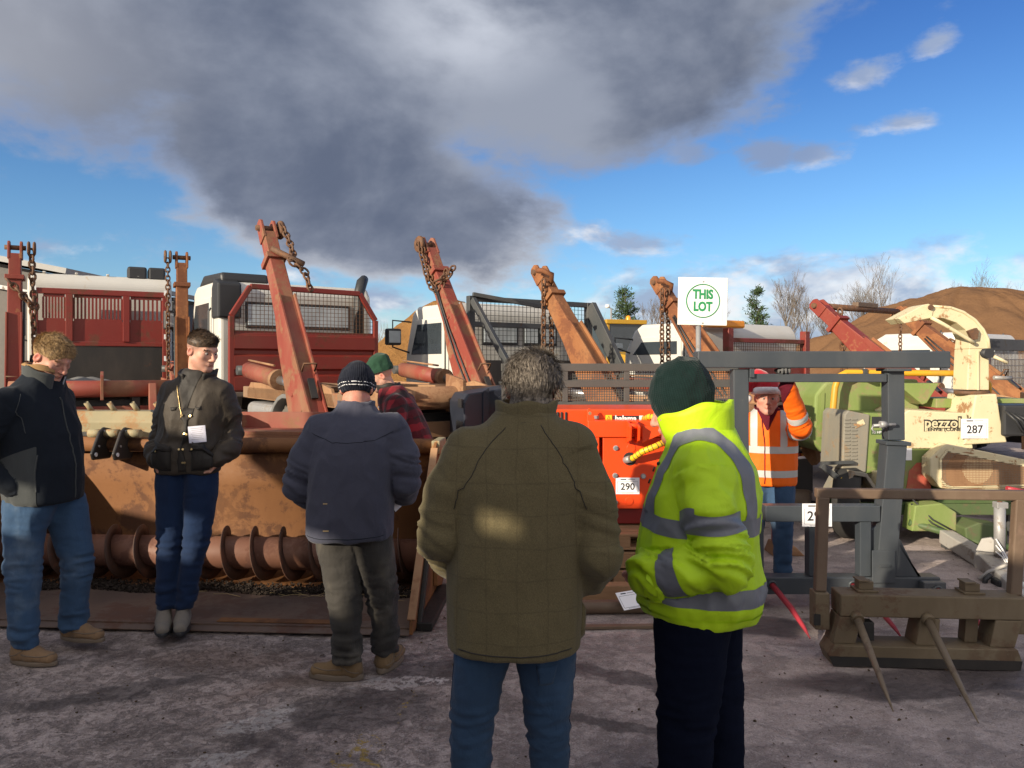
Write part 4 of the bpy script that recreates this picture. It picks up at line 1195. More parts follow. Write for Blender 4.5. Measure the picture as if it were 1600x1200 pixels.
def lorry_cab(root, y0, hw, ztop, visor=False, high=False, rear_win='wide', length=1.75):
    y1 = y0 + length
    side = [(y0, 1.0), (y0, ztop - .16), (y0 + .12, ztop), (y1 - .40, ztop), (y1 - .22, ztop - .10), (y1 + .02, 1.85), (y1 + .06, 1.0), (y1 + .04, .62), (y1 - .35, .62), (y1 - .45, .95), (y0 + .5, .95)]
    cab = MB().prism(side, 'x', -hw, hw).build('cab', 'white_cab', root, .06, 3)
    # rear windows, sealed in black rubber
    rw = [(-hw * .66, hw * .66)] if rear_win == 'wide' else [(-hw * .62, -hw * .08), (hw * .06, hw * .60)] if rear_win == 'pair' else []
    for a, b in rw:
        MB().span((a - .035, y0 - .018, 1.96), (b + .035, y0 + .01, ztop - .30)).build('window_seal', 'black_plastic', cab, .03, 3)
        MB().span((a, y0 - .026, 2.0), (b, y0 - .012, ztop - .34)).build('window', 'mirror_glass', cab, .025, 3)
    for s in (-1, 1):
        x = s * (hw + .006)
        d = MB().prism([(y0 + .42, 1.15), (y0 + .42, ztop - .22), (y1 - .36, ztop - .22), (y1 - .10, 1.85), (y1 - .06, 1.15)], 'x', x - .012, x + .012).build('door', 'white_cab', cab, .01)
        MB().prism([(y0 + .50, 1.82), (y0 + .50, ztop - .30), (y1 - .44, ztop - .30), (y1 - .22, 1.82)], 'x', x - .02, x + .02).build('window', 'cab_glass', d, .01)
        MB().span((x - .03, y0 + .5, 1.55), (x + .03, y0 + .68, 1.60)).build('handle', 'black_plastic', d, .008)
        # mirror on its bracket
        mb = MB().tube([(s * hw, y1 - .2, ztop - .25), (s * (hw + .28), y1 - .05, ztop - .22), (s * (hw + .28), y1 - .05, 1.95), (s * hw, y1 - .15, 1.85)], .016, 6)
        br = mb.build('mirror_bracket', 'black_plastic', cab)
        mm = MB().span((s * (hw + .28) - .13, y1 - .13, 1.98), (s * (hw + .28) + .13, y1 + .0, ztop - .36)).build('mirror', 'black_plastic', br, .03, 3)
        MB().span((s * (hw + .28) - .105, y1 - .138, 2.02), (s * (hw + .28) + .105, y1 - .128, ztop - .40)).build('mirror_pane', 'mirror_glass', br, .004)
        MB().tube([(s * (hw + .04), y0 + .30, 1.2), (s * (hw + .07), y0 + .30, 1.25), (s * (hw + .07), y0 + .30, 2.2), (s * (hw + .04), y0 + .30, 2.25)], .014, 6).build('grab_rail', 'dark_grey_steel', cab)
    ws = MB().prism([(y1 - .19, ztop - .22), (y1 - .17, ztop - .22), (y1 + .05, 1.86), (y1 + .02, 1.80)], 'x', -hw + .12, hw - .12).build('windscreen', 'cab_glass', cab)
    if visor:
        # black wind deflector and rear corner fairings
        MB().prism([(y0 + .1, ztop - .02), (y0 + .14, ztop + .12), (y1 - .6, ztop + .16), (y1 - .25, ztop - .02)], 'x', -hw + .05, -hw + .75).build('wind_deflector', 'black_plastic', cab, .05, 3)
        MB().prism([(y0 - .05, ztop - .55), (y0 - .05, ztop - .05), (y0 + .2, ztop + .03), (y0 + .32, ztop - .10), (y0 + .32, ztop - .55)], 'x', -hw - .03, -hw + .30).build('corner_fairing', 'black_plastic', cab, .03)
        MB().tube([(hw - .25, y0 - .1, 1.3), (hw - .25, y0 - .1, ztop - .1), (hw - .18, y0 - .05, ztop + .08), (hw - .10, y0 + .05, ztop + .14)], [.08, .08, .085, .07], 10).build('air_intake', 'black_plastic', cab)
    if high:
        for i in range(4):
            MB().bar((-hw + .25 + i * .5, y0 + .1, ztop + .02), (-hw + .25 + i * .5, y1 - .4, ztop + .02), .05, .03).build('roof_rib', 'white_cab', cab, .01)
        MB().span((hw - .75, y0 + .1, ztop - .05), (hw - .42, y0 + .5, ztop + .20)).build('filter_housing', 'black_plastic', cab, .04)
        MB().span((hw - .40, y0 + .1, ztop - .05), (hw - .10, y0 + .5, ztop + .20)).build('filter_housing', 'black_plastic', cab, .04)
    MB().span((-hw + .05, y1 - .05, .55), (hw - .05, y1 + .12, .95)).build('bumper', 'grey_plastic', cab, .03)
    return cab

def skip_lorry(loc, theta, label, arms, board, board_hw, board_top, cab_top, arm_mat='faded_red_paint', visor=False, high=False, rear_win='wide',
               cab_hw=1.16, ax=1.1, deck='dirty_deck', tube_mat='tan_rust', board_y=3.2, arm_mats=None, rod=True, broad=1.0):
    root = empty('skip_lorry', loc, theta)
    # chassis
    ch = MB()
    for x in (-.42, .42): ch.span((x - .05, -1.0, .72), (x + .05, 4.9, .98))
    for y in (-.9, .2, 1.2, 2.2): ch.span((-.37, y, .76), (.37, y + .08, .94))
    ch.build('chassis', 'black_steel', root)
    # deck: side rails, planked floor
    dk = MB()
    for x in (-.92, .92): dk.span((x - .07, -.85, .99), (x + .07, 2.95, 1.14))
    dk.span((-.845, -.85, 1.0), (.845, -.75, 1.13)); dk.span((-.845, 2.85, 1.0), (.845, 2.95, 1.13))
    d = dk.build('deck', deck, root, .01)
    n = 9
    for i in range(n):
        w = 1.68 / n; x = -.84 + w * i
        MB().span((x + .008, -.74, 1.06 + rnd.uniform(0, .012)), (x + w - .008, 2.84, 1.115)).build('plank', deck, d, .004)
    # sub frame below the arms
    sf = MB()
    for s in (-1, 1):
        sf.prism([(-.30, .99), (-.18, 1.18), (.15, 1.24), (.5, 1.18), (2.6, 1.20), (2.75, 1.10), (2.75, .99)], 'x', min(s * (ax - .15), s * (ax - .11)), max(s * (ax - .15), s * (ax - .11)))
    sf.build('sub_frame', tube_mat, root, .006)
    # arms and rams
    qs = []
    for s in (-1, 1):
        m = (arm_mats or {}).get(s, arm_mat)
        q, L = lift_arm(root, s * ax, arms[0], arms[1], m, broad=broad)
        qs.append((q, L))
        a = Vector((s * (ax - .0), *q(L * .27, -.20))); b = Vector((s * (ax - .0), 2.3, 1.36))
        dirv = (b - a).normalized()
        ra = MB().cyl(a + dirv * .5, b, .105, 18).build('ram', arm_mat if s < 0 else 'faded_red_paint', root)
        MB().cyl(a, a + dirv * .55, .05, 14).build('ram_rod', 'chrome', ra)
        MB().cyl(a + dirv * .48, a + dirv * .58, .12, 18).build('ram_gland', tube_mat, ra)
        MB().tube([b + Vector((0, 0, .13)), b.lerp(a, .3) + Vector((0, 0, .14)), b.lerp(a, .6) + Vector((0, 0, .15))], .014, 6).build('oil_pipe', tube_mat, ra)
        MB().cyl(b - Vector((.15, 0, 0)), b + Vector((.15, 0, 0)), .06, 12).build('ram_pin', 'dark_grey_steel', ra)
    # tail beam, stabiliser legs, hook plates
    MB().cyl((-1.08, -1.02, 1.10), (1.08, -1.02, 1.10), .115, 20).build('tail_tube', tube_mat, root)
    for x in (-.9, -.02, .86):
        MB().prism([(-1.2, .95), (-1.2, 1.28), (-.86, 1.34), (-.86, .95)], 'x', x, x + .04).build('tube_bracket', tube_mat, root, .006)
    for s in (-1, 1):
        st = MB().prism([(-1.18, 1.18), (-1.02, 1.12), (-1.24, .62), (-1.36, .50), (-1.42, .56), (-1.38, .80)], 'x', s * .62 - .05, s * .62 + .05)
        st.build('stabiliser', tube_mat, root, .012)
    MB().span((-1.05, -1.0, .70), (1.05, -.93, .86)).build('rear_bar', tube_mat, root, .01)
    for s in (-1, 1):
        lb = MB().span((s * .85 - .16, -1.06, .56), (s * .85 + .16, -1.0, .68)).build('rear_lamp', 'lamp_red', root, .01)
        MB().span((s * .85 - .05, -1.07, .57), (s * .85 + .05, -1.055, .67)).build('lens', 'amber', lb)
        MB().span((s * .85 - .25, -1.02, .10), (s * .85 + .25, -.99, .52)).build('mud_flap', 'black_plastic', root)
    # wheels and mudguards
    for s in (-1, 1):
        wheel_at(root, s * .80, .95, .50, .46, 'rim_tan', tyre='dusty_rubber')
        wheel_at(root, s * 1.0, 4.35, .50, .30, 'rim_tan')
        pr = [(.95 + .62 * math.cos(a), .50 + .60 * math.sin(a)) for a in [R(t) for t in range(8, 173, 15)]]
        pr2 = [(.95 + .57 * math.cos(a), .50 + .55 * math.sin(a)) for a in [R(t) for t in range(172, 7, -15)]]
        mg = MB().prism(pr + pr2, 'x', s * .82 - .28, s * .82 + .28, True)
        mg.build('mudguard', 'grey_plastic', root, .01)
    MB().span((-1.05, 1.5, .5), (-.6, 2.6, .95)).build('fuel_tank', 'galvanised', root, .08, 3)
    MB().span((.6, 1.5, .5), (1.05, 2.4, .95)).build('tool_box', 'black_steel', root, .03)
    headboard(root, board, board_y, board_hw, board_top)
    lorry_cab(root, board_y + .32, cab_hw, cab_top, visor, high, rear_win)
    tag(root, label, 'lorry', 'skip lorries parked in a row')
    return root, qs

def lorry_chain(root, a, name='chain', link=.095, wire=.012, wide=.031):
    return chain_links(a, link, wire, wide).build(name, 'chain_rust', root, tri_fix=False)

# lorry A (leftmost)
A, qa = skip_lorry((-6.1, 11.45, YARD_RISE), R(28), 'skip lorry with a slatted dark red headboard, leftmost in the row', ((0.0, .62), (.12, 3.20)), 'slats', 1.06, 2.76, 3.06,
                   arm_mat='rusty_arm', high=True, rear_win='', board_y=2.55, tube_mat='faded_red_paint', arm_mats={-1: 'rust_red_paint'}, broad=.8)
for s in (-1, 1):
    q, L = qa[0 if s < 0 else 1]
    x = s * 1.1 + (.20 if s < 0 else -.20)
    for dx in (-.035, .035):
        MB().lathe([(.03, -.018), (.085, -.018), (.10, -.006), (.10, .006), (.085, .018), (.03, .018)], (x + dx, *q(L * .965, .02)), (1, 0, 0), 16).build('pulley', 'chain_rust', A)
    p = Vector((x, *q(L * .94, .02)))
    if s > 0: lorry_chain(A, [p, p + Vector((0, -.01, -.8)), p + Vector((0.01, 0, -1.9))])
    else:
        lorry_chain(A, [p, p + Vector((.02, -.05, -.5)), p + Vector((.05, -.05, -.8))], link=.12, wire=.018, wide=.04)
        lorry_chain(A, [p + Vector((-.25, -.2, -.45)), p + Vector((-.1, -.22, -.62)), p + Vector((.02, -.15, -.78)), p + Vector((.06, -.1, -1.5))], link=.12, wire=.018, wide=.04)
        MB().lathe([(0, -.2), (.07, -.17), (.09, 0), (.07, .17), (0, .2)], p + Vector((.06, -.1, -1.65)), (0, 0, 1), 12).build('hook_block', 'black_steel', A)
# tarpaulin and rags left on the deck of lorry A
mb = MB().grid(lambda u, v: (-.75 + 1.0 * u, .2 + .9 * v, 1.15 + .035 * math.sin(u * 13 + v * 5) * math.cos(v * 11 + u * 4) + .07 * math.sin(math.pi * u) * math.sin(math.pi * v)), 24, 18)
tag(mb.build('tarpaulin', 'grey_plastic'), 'crumpled grey sheet lying on the deck of the leftmost lorry', 'tarpaulin')
bpy.data.objects['tarpaulin'].location = A.location; bpy.data.objects['tarpaulin'].rotation_euler = A.rotation_euler

# lorry B (red mesh headboard)
B, qb = skip_lorry((-1.16, 8.63, YARD_RISE), R(35), 'skip lorry with a red headboard topped by square wire mesh', ((-.02, .64), (1.62, 3.16)), 'mesh', 1.08, 2.53, 2.64, visor=True,
                   rear_win='wide', tube_mat='tan_rust')
for k, (q, L) in enumerate(qb):
    s = -1 if k == 0 else 1
    x = s * 1.1
    px = x + (.15 if s < 0 else -.15)
    MB().lathe([(.03, -.03), (.10, -.03), (.115, -.01), (.115, .01), (.10, .03), (.03, .03)], (px, *q(L * .955, .03)), (1, 0, 0), 16).build('pulley', 'chain_rust', B)
    if s < 0:
        lorry_chain(B, [(px, *q(L * .95, .12)), (px + .02, *q(L * .86, .16)), (px + .02, *q(L * .78, .19)), (px - .06, *q(L * .74, .24)), (px + .1, *q(L * .70, .20)), (px + .12, *q(L * .60, .20))], link=.11, wire=.014, wide=.035)
        MB().cyl((px - .2, *q(L * .82, .14)), (px + .08, *q(L * .72, .26)), .035, 10).build('chain_hook', 'chain_rust', B)
    else:
        a = Vector((px, *q(L * .95, .10))); b = Vector((px - .02, *q(L * .72, .22)))
        for dd in (0.0, .5):
            lorry_chain(B, sag(a + Vector((-.03 + dd * .08, 0, -.05)), b + Vector((.12, -.02, .06 + dd * .1)), .42 - dd * .15), link=.095)
        lorry_chain(B, [b + Vector((.22, 0, .12)), b + Vector((.12, -.06, 0)), b + Vector((-.05, -.06, -.06))], link=.11, wire=.014, wide=.035)

# loose timbers on the deck of lorry B
for k, (x, y0, y1, w, t, rz, lb) in enumerate(((-.55, .25, 2.5, .17, .045, 3, 'sawn plank on the red-meshed lorry deck, nearest the left arm'), (-.12, .5, 2.7, .20, .05, -4, 'sawn plank along the middle of the red-meshed lorry deck'),
                                               (.42, .2, 2.3, .16, .06, 6, 'sawn plank on the red-meshed lorry deck, nearest the right arm'))):
    o = MB().box((0, 0, 0), (w, y1 - y0, t)).build('deck_plank', 'pallet_wood', None, .004)
    Wm = Matrix.Translation(B.location) @ Matrix.Rotation(R(35), 4, 'Z')
    o.matrix_world = Wm @ Matrix.Translation((x, (y0 + y1) / 2, 1.13 + t / 2)) @ Matrix.Rotation(R(rz), 4, 'Z')
    tag(o, lb, 'plank', 'loose planks on the lorry deck')
o = MB()
for k in range(5): o.torus((0.015 * k, .01 * k, .02 + .028 * k), .19 - .012 * k, .017, (0.05 * k, .04, 1), 28, 6)
ro = o.build('rope_coil', 'straw')
ro.matrix_world = Matrix.Translation(B.location) @ Matrix.Rotation(R(35), 4, 'Z') @ Matrix.Translation((-.75, -.35, 1.125))
tag(ro, 'coil of pale rope lying at the tail of the red-meshed lorry', 'rope')

# lorry D (dark headboard)
Dm, qd = skip_lorry((2.16, 9.53, 0), R(35), 'skip lorry with a dark grey headboard frame and two rusty orange arms', ((-.05, .85), (1.6, 2.94)), 'dark', 1.15, 2.68, 2.62, arm_mat='rusty_arm',
                    rear_win='pair', tube_mat='tan_rust', broad=.7)
for k, (q, L) in enumerate(qd):
    s = -1 if k == 0 else 1
    px = s * 1.1 - .14
    for dx in (0, .13):
        p = Vector((px + dx - (.05 if s > 0 else 0), *q(L * .86, .10)))
        lorry_chain(Dm, [p, p + Vector((.0, 0, -.6)), p + Vector((.01, 0, -1.45))], link=.09)
    MB().tube([(px - .02, *q(L * .93, .12)), (px - .02, *q(L * .90, .20)), (px + .1, *q(L * .88, .20)), (px + .12, *q(L * .86, .10))], .035, 8).build('chain_hook', 'rusty_arm', Dm)
MB().lathe([(.06, 0), (.085, .03), (.085, .12), (.05, .15)], (-1.02, *qd[0][0](qd[0][1] * .82, -.20)), (0, 0, 1), 12).build('work_lamp', 'black_plastic', Dm)

# lorry E (low red mesh headboard, arms leaning low)
E, qe = skip_lorry((6.04, 10.0, 0), R(35), 'low skip lorry with red arms joined by a crossbar', ((-.1, .95), (1.62, 2.52)), 'low', 1.0, 2.22, 2.34, arm_mat='rust_red_paint', high=False,
                   rear_win='', tube_mat='tan_rust', arm_mats={1: 'rusty_arm'}, broad=.7, cab_hw=1.25)
q, L = qe[0]
a = Vector((-1.02, *q(L * .965, 0))); b = Vector((1.02, *q(L * .965, 0)))
cb = MB().cyl(a, b, .045, 14).build('crossbar', 'chain_rust', E)
MB().bar(a.lerp(b, .40) + Vector((0, 0, .06)), a.lerp(b, .66) + Vector((0, 0, .06)), .10, .07).build('pad', 'brown_paint', cb, .01)
p = Vector((-.98, *q(L * .86, .1)))
lorry_chain(E, [p, p + Vector((.05, 0, -.35)), p + Vector((.14, .02, -.9))], link=.11, wire=.015, wide=.036)
p = b + Vector((-.06, 0, .05))
MB().torus(p + Vector((0, 0, -.10)), .09, .022, (1, 0.4, 0), 14, 6).build('shackle', 'rusty_arm', E)
lorry_chain(E, [p + Vector((-.02, -.05, -.2)), p + Vector((-.02, -.05, -.95))], link=.08, wire=.009, wide=.024)
lorry_chain(E, [Vector((1.14, *q(L * .60, .16))), Vector((1.10, *q(L * .50, .24))), Vector((1.06, *q(L * .46, .3)))], link=.11, wire=.015, wide=.036)

# lorry F (rightmost, mostly hidden)
F_, qf = skip_lorry((10.7, 11.05, 0), R(35), 'skip lorry with a lettered grey headboard, rightmost in the row', ((0.0, 1.15), (.9, 2.2)), 'lettered', 1.15, 2.10, 2.22, arm_mat='rusty_arm',
                    rear_win='pair', tube_mat='tan_rust', broad=.7)
MB().lathe([(.09, 0), (.09, .12), (.05, .18), (0, .19)], (-.35, 3.9, 2.22)).build('beacon', 'amber', F_)
# ------------------------------------------------------------------ auger bucket
BK_ROT = R(-3.7)
BK = empty('auger_bucket', (-0.60, 4.67, 0.0), BK_ROT)
BK_W = 3.35
def auger_bucket():
    W = BK_W
    # curved shell: floor, back and rolled top, one sheet with thickness
    def arc(c, r, a0, a1, n): return [(c[0] + r * math.cos(R(a0 + (a1 - a0) * i / n)), c[1] + r * math.sin(R(a0 + (a1 - a0) * i / n))) for i in range(n + 1)]
    inner = [(0.80, .045)] + arc((0.98, .36), .315, -90, -8, 9) + [(1.295, .46), (1.265, .70), (1.215, .98)]
    n = len(inner)
    outer = []
    for i, p in enumerate(inner):
        a = inner[max(0, i - 1)]; b = inner[min(n - 1, i + 1)]
        t = Vector((b[0] - a[0], b[1] - a[1])).normalized()
        outer.append((p[0] + t.y * .016, p[1] - t.x * .016))
    MB().prism(inner + outer[::-1], 'x', -W + .02, -.02, True).build('back_plate', 'bucket_rust', BK)
    MB().span((-W + .02, .02, .028), (-.02, .80, .044)).build('floor_plate', 'bucket_floor', BK)
    # cutting edge in two lengths with a joint
    for x0, x1 in ((-W, -1.62), (-1.615, -.02)):
        MB().prism([(-.03, .012), (-.03, .020), (.06, .047), (.14, .047), (.14, .012)], 'x', x0, x1).build('cutting_edge', 'bucket_floor', BK, .003)
    MB().span((-1.25, .05, .0475), (-.35, .12, .051)).build('wear_strip', 'bucket_rust', BK)
    # side plates
    side = [(-.02, .015), (-.01, .10), (.84, 1.045), (.90, 1.09), (1.22, 1.09), (1.30, .95), (1.36, .45), (1.26, .12), (1.12, .015)]
    for x in (-W, -.022):
        sp = MB().prism(side, 'x', x, x + .022).build('side_plate', 'bucket_rust', BK, .004)
        edge = MB()
        edge.bar((x + .011, -.005, .10), (x + .011, .85, 1.05), .05, .018, (0, .7, .7)).build('front_edge', 'tan_rust', sp, .003)
        MB().span((x - .02, .90, 1.0), (x + .042, 1.20, 1.10)).build('corner_block', 'pale_weathered', sp, .008)
    # rib, bearing plate and bracing on the outer face of the right side
    MB().prism([(.10, .03), (.16, .03), (.80, .80), (.78, .87), (.70, .80)], 'x', .002, .03).build('outer_rib', 'black_steel', BK, .004)
    MB().prism([(.72, .10), (.90, .06), (1.08, .10), (1.13, .27), (1.04, .40), (.86, .42), (.72, .30)], 'x', .002, .035).build('bearing_plate', 'bucket_rust', BK, .006)
    MB().span((.002, .10, .0), (.10, .95, .05)).build('skid_shoe', 'black_steel', BK, .006)
    MB().span((.002, 1.14, .10), (.045, 1.26, .85)).build('outer_rib', 'bucket_rust', BK, .004)
    # top tube and upper channel
    MB().cyl((-W + .02, 1.18, 1.03), (-.03, 1.18, 1.03), .058, 24).build('top_tube', 'bucket_rust', BK)
    ch = MB()
    ch.span((-1.75, 1.24, 1.10), (-.75, 1.60, 1.13)); ch.span((-1.75, 1.60, 1.09), (-.75, 1.63, 1.26)); ch.span((-1.75, 1.24, 1.05), (-.75, 1.27, 1.10))
    ch.build('upper_channel', 'faded_red_paint', BK, .004)
    # weathered pale mounting beam with stub pegs
    mb = MB().prism([(1.26, 1.05), (1.24, 1.20), (1.32, 1.28), (1.50, 1.28), (1.52, 1.05)], 'x', -W - .1, -1.78)
    beam = mb.build('mounting_beam', 'pale_weathered', BK, .01)
    for i in range(6):
        x = -3.28 + i * .175 * 1.1
        pg = MB().tube([(x, 1.38, 1.27), (x - .03, 1.34, 1.345)], .020, 12).build('peg', 'pale_weathered', beam)
        MB().cyl((x - .03, 1.34, 1.345), (x - .0304, 1.3395, 1.347), .012, 10).build('peg_bore', 'black_steel', pg)
    MB().span((-W - .1, 1.20, 1.088), (-2.74, 1.255, 1.12)).build('tool_ledge', 'black_steel', BK, .004)
    # pivot lugs: two black plates with bosses
    for x in (-2.63, -2.46):
        lug = MB().prism([(.96, .93), (.94, .98), (1.04, 1.14), (1.10, 1.17), (1.20, 1.15), (1.24, 1.0), (1.18, .92)], 'x', x - .012, x + .012).build('pivot_lug', 'black_steel', BK, .01)
        for (yy, zz) in ((.98, .97), (1.02, 1.03), (1.09, 1.14)):
            MB().cyl((x + .012, yy, zz), (x + .020, yy, zz), .016 if zz < 1 else .009, 10).build('lug_pin', 'label_white' if zz < 1 else 'galvanised', lug)
    for x0 in (-2.75, -2.618, -2.448):
        MB().cyl((x0, 1.11, 1.12), (x0 + .11, 1.11, 1.12), .032, 14).build('boss', 'pale_weathered', BK)
    MB().bar((-2.30, 1.245, 1.28), (-2.22, 1.16, 1.06), .018, .012).build('strap', 'black_steel', BK)
    MB().tube([(-2.32, 1.23, 1.29), (-2.15, 1.21, 1.22), (-1.95, 1.23, 1.14)], .010, 6).build('hose', 'black_plastic', BK)
    # auger: tube and helical flights
    yc, zc, rt, rf = .92, .262, .118, .196
    MB().cyl((-W + .03, yc, zc), (-.03, yc, zc), rt, 28).build('auger_tube', 'auger_rust', BK)
    pitch = .215
    turns = (W - .1) / pitch
    def flight(i0, i1, name):
        vs = []; fs = []
        for i in range(i0, i1 + 1):
            a = i * 2 * math.pi / 28; x = -W + .05 + pitch * i / 28
            for dx in (-.004, .004):
                for rr in (rt - .004, rf):
                    vs.append((x + dx, yc - rr * math.sin(a), zc + rr * math.cos(a)))
        for k in range(i1 - i0):
            o = 4 * k
            for q in ((0, 1, 5, 4), (2, 6, 7, 3), (1, 3, 7, 5), (0, 4, 6, 2)): fs.append(tuple(o + t for t in q))
        MB().add(vs, fs, True).build(name, 'auger_flight', BK, tri_fix=True)
    nT = int(turns)
    for k in range(nT):
        flight(28 * k, 28 * k + 28, 'flight')
    tag(BK, 'wide rusty bucket with a screw auger inside, standing on the yard', 'bucket')
auger_bucket()

# rubbish and mulch caught behind the bucket lip
def mulch():
    r = random.Random(5); mb = MB()
    for i in range(3600):
        x = -r.random() * 2.9 - .12; y = .64 + abs(r.gauss(0, .10)) + .03 * math.sin(x * 7)
        z = .046 + r.random() * .05 * max(0.1, 1 - abs(y - .74) / .3) * (0.5 + .5 * math.sin(x * 3) ** 2)
        s = r.uniform(.005, .018)
        q = Euler((r.uniform(0, 3), r.uniform(0, 3), r.uniform(0, 6))).to_matrix()
        vs = [q @ Vector(p) * s + Vector((x, y, z)) for p in ((1, 0, 0), (-.6, .8, 0), (-.6, -.7, .2), (0, 0, .9))]
        mb.add(vs, [(0, 1, 3), (1, 2, 3), (2, 0, 3), (0, 2, 1)])
    o = mb.build('mulch', 'mulch', tri_fix=False); o.location = BK.location; o.rotation_euler = BK.rotation_euler
    tag(o, 'black wet mulch lying along the foot of the auger', 'mulch', kind='stuff')
    mb = MB()
    for i in range(26):
        x = -r.random() * 1.9 - .1; y = .48 + r.random() * .25
        a = r.uniform(-.5, .5); L = r.uniform(.05, .26)
        p = Vector((x, y, .052)); q = p + Vector((L * math.cos(a), L * math.sin(a), r.uniform(0, .015)))
        mb.tube([p, p.lerp(q, .5) + Vector((0, .01, .008)), q], .0022, 3)
    o = mb.build('straw', 'straw', tri_fix=False); o.location = BK.location; o.rotation_euler = BK.rotation_euler
    tag(o, 'pale straw stalks lying on the bucket floor', 'straw', kind='stuff')
mulch()

# ------------------------------------------------------------------ lot label helper
def lot_label(name, txt, loc, rz, w, h, label, tilt=0.0, group='printed lot number sheets', mask_last=False):
    root = empty(name, loc, rz)
    base = MB().box((0, 0, 0), (w, .0016, h)).build('sheet', 'paper', root)
    fr = MB(); t = .0022; iw, ih = w * .86, h * .66; zc = -h * .06
    for s in (-1, 1):
        fr.box((s * iw / 2, -.0014, zc), (t, .0012, ih)); fr.box((0, -.0014, zc + s * ih / 2), (iw, .0012, t))
    fr.build('border', 'grey_ink', root)
    if txt: text_obj(txt, 'number', 'ink', root, h * .58, face_cam((0, -.0012, zc)), bold=h * .008)
    MB().box((-w * .18, -.0014, h * .395), (w * .24, .0012, h * .055)).build('heading', 'ink', root)
    ln = MB()
    ln.box((w * .15, -.0014, h * .395), (w * .32, .0012, h * .03)); ln.box((0, -.0014, -h * .44), (w * .5, .0012, h * .02))
    ln.build('small_print', 'grey_ink', root)
    root.rotation_euler = (tilt, 0, rz)
    return tag(root, label, 'lot label', group)

# ------------------------------------------------------------------ grey bale frame with red spikes
def grey_frame():
    D = 5.25
    root = empty('bale_squeezer', (2.05, D, 0), 0)
    ox = 2.05
    def X(px, d=D): return (px - 800) / F_PX * d - ox
    def Z(py, d=D): return CAM_H - (py - HZ) / F_PX * d
    m = 'frame_grey'
    tilt = .055       # the whole mast leans back a little at its foot
    # base beams
    b = MB(); b.span((X(1168), -.06, .10), (X(1462), .06, .215))
    base = b.build('base_beam', m, root, .006)
    MB().span((X(1428), -.13, .085), (X(1462), -.065, .20)).build('end_block', m, root, .005)
    # front-left foot standing on the ground
    for px in (1180, 1440): MB().span((X(px) - .04, -.05, 0), (X(px) + .04, .30, .098)).build('foot', m, root, .005)
    # right mast: square outer tube with sleeve flange, gusset
    xr0, xr1 = X(1378), X(1397)
    mast = MB()
    mast.bar((xr0, 0, .216), (xr1 + .004, .02, Z(692)), .135, .12, (0, 1, 0))
    mo = mast.build('mast', m, root, .006)
    MB().bar((xr1 + .004, .02, Z(692) + .02), (X(1398), .03, Z(577)), .115, .10, (0, 1, 0)).build('inner_mast', m, root, .006)
    MB().bar((xr1 + .004, .02, Z(695)), (xr1 + .005, .02, Z(689)), .17, .155, (0, 1, 0)).build('sleeve_flange', m, mo, .004)
    pin = MB().tube([(xr1 - .17, -.06, Z(664)), (xr1 - .02, -.06, Z(662))], .011, 8).tube([(xr1 - .17, -.06, Z(664)), (xr1 - .18, -.06, Z(664) - .02), (xr1 - .165, -.07, Z(664) - .05)], .006, 6)
    pin.build('locking_pin', 'galvanised', mo)
    MB().cyl((xr1 - .13, -.07, Z(662)), (xr1 - .09, -.07, Z(662)), .024, 10).build('pin_collar', 'galvanised', mo)
    MB().span((xr0 - .14, -.03, .53), (xr0 - .085, .03, .70)).build('pin_lug', m, mo, .004)
    MB().prism([(xr0 + .07, .216), (xr0 + .07, .47), (xr0 + .10, .47), (X(1432), .20), (X(1432), .216)], 'y', -.05, .05).build('gusset', m, root, .005)
    MB().span((xr0 - .10, -.075, .18), (xr0 + .055, -.061, .40)).build('foot_plate', m, root, .004)
    MB().box((xr0 - .02, -.085, .30), (.07, .012, .012)).build('weld_tab', m, root)
    # left mast
    xl = X(1156)
    MB().bar((xl + .0, .0, .216), (xl, .02, Z(577)), .105, .10, (0, 1, 0)).build('mast', m, root, .006)
    MB().span((xl + .055, -.05, Z(576) - .06), (xl + .085, .05, Z(576))).build('weld_plate', m, root, .003)
    # top beam
    MB().span((X(1087), -.06, Z(575)), (X(1478), .075, Z(549))).build('top_beam', m, root, .008)
    MB().span((X(1378), -.075, Z(575) - .022), (X(1416), .09, Z(575) - .002)).build('cap_plate', m, root, .003)
    # upper rail and lower cross bar
    MB().span((xl + .055, -.028, Z(597)), (X(1383), .028, Z(584))).build('upper_rail', m, root, .005)
    MB().span((X(1192), -.055, Z(813)), (X(1370), .045, Z(788))).build('cross_bar', m, root, .006)
    for px, w in ((1184, .055), (1270, .085), (1348, .075)):
        MB().span((X(px) - w / 2, -.045, .217), (X(px) + w / 2, .04, Z(813) - .002)).build('upright', m, root, .005)
    MB().prism([(X(1352), .50), (X(1373), .56), (X(1373), .38), (X(1352), .30)], 'y', -.012, .012).build('web_plate', m, root)
    # spikes
    for wx, z0, yb in ((1.755, .165, -.06), (2.30, .165, -.06), (2.83, .15, -.13)):
        lx = wx - ox
        s = MB().tube([(lx, yb, z0), (lx + .004, yb - .35, z0 * .70), (lx + .006, yb - .55, z0 * .40), (lx + .008, yb - .64, .03)], [.020, .019, .013, .003], 14)
        so = s.build('spike', 'spike_red', root)
        MB().torus((lx, yb - .004, z0), .026, .008, (0, 1, 0.2), 16, 6).build('spike_collar', 'frame_grey', so)
    tag(root, 'tall grey steel bale frame with red spikes on its base', 'bale frame')
    lot_label('lot_label', '291', (X(1271) + ox, D - .062, Z(802)), 0, .20, .155, 'white lot sheet reading 291 on the lower bar of the grey frame, half hidden')
grey_frame()

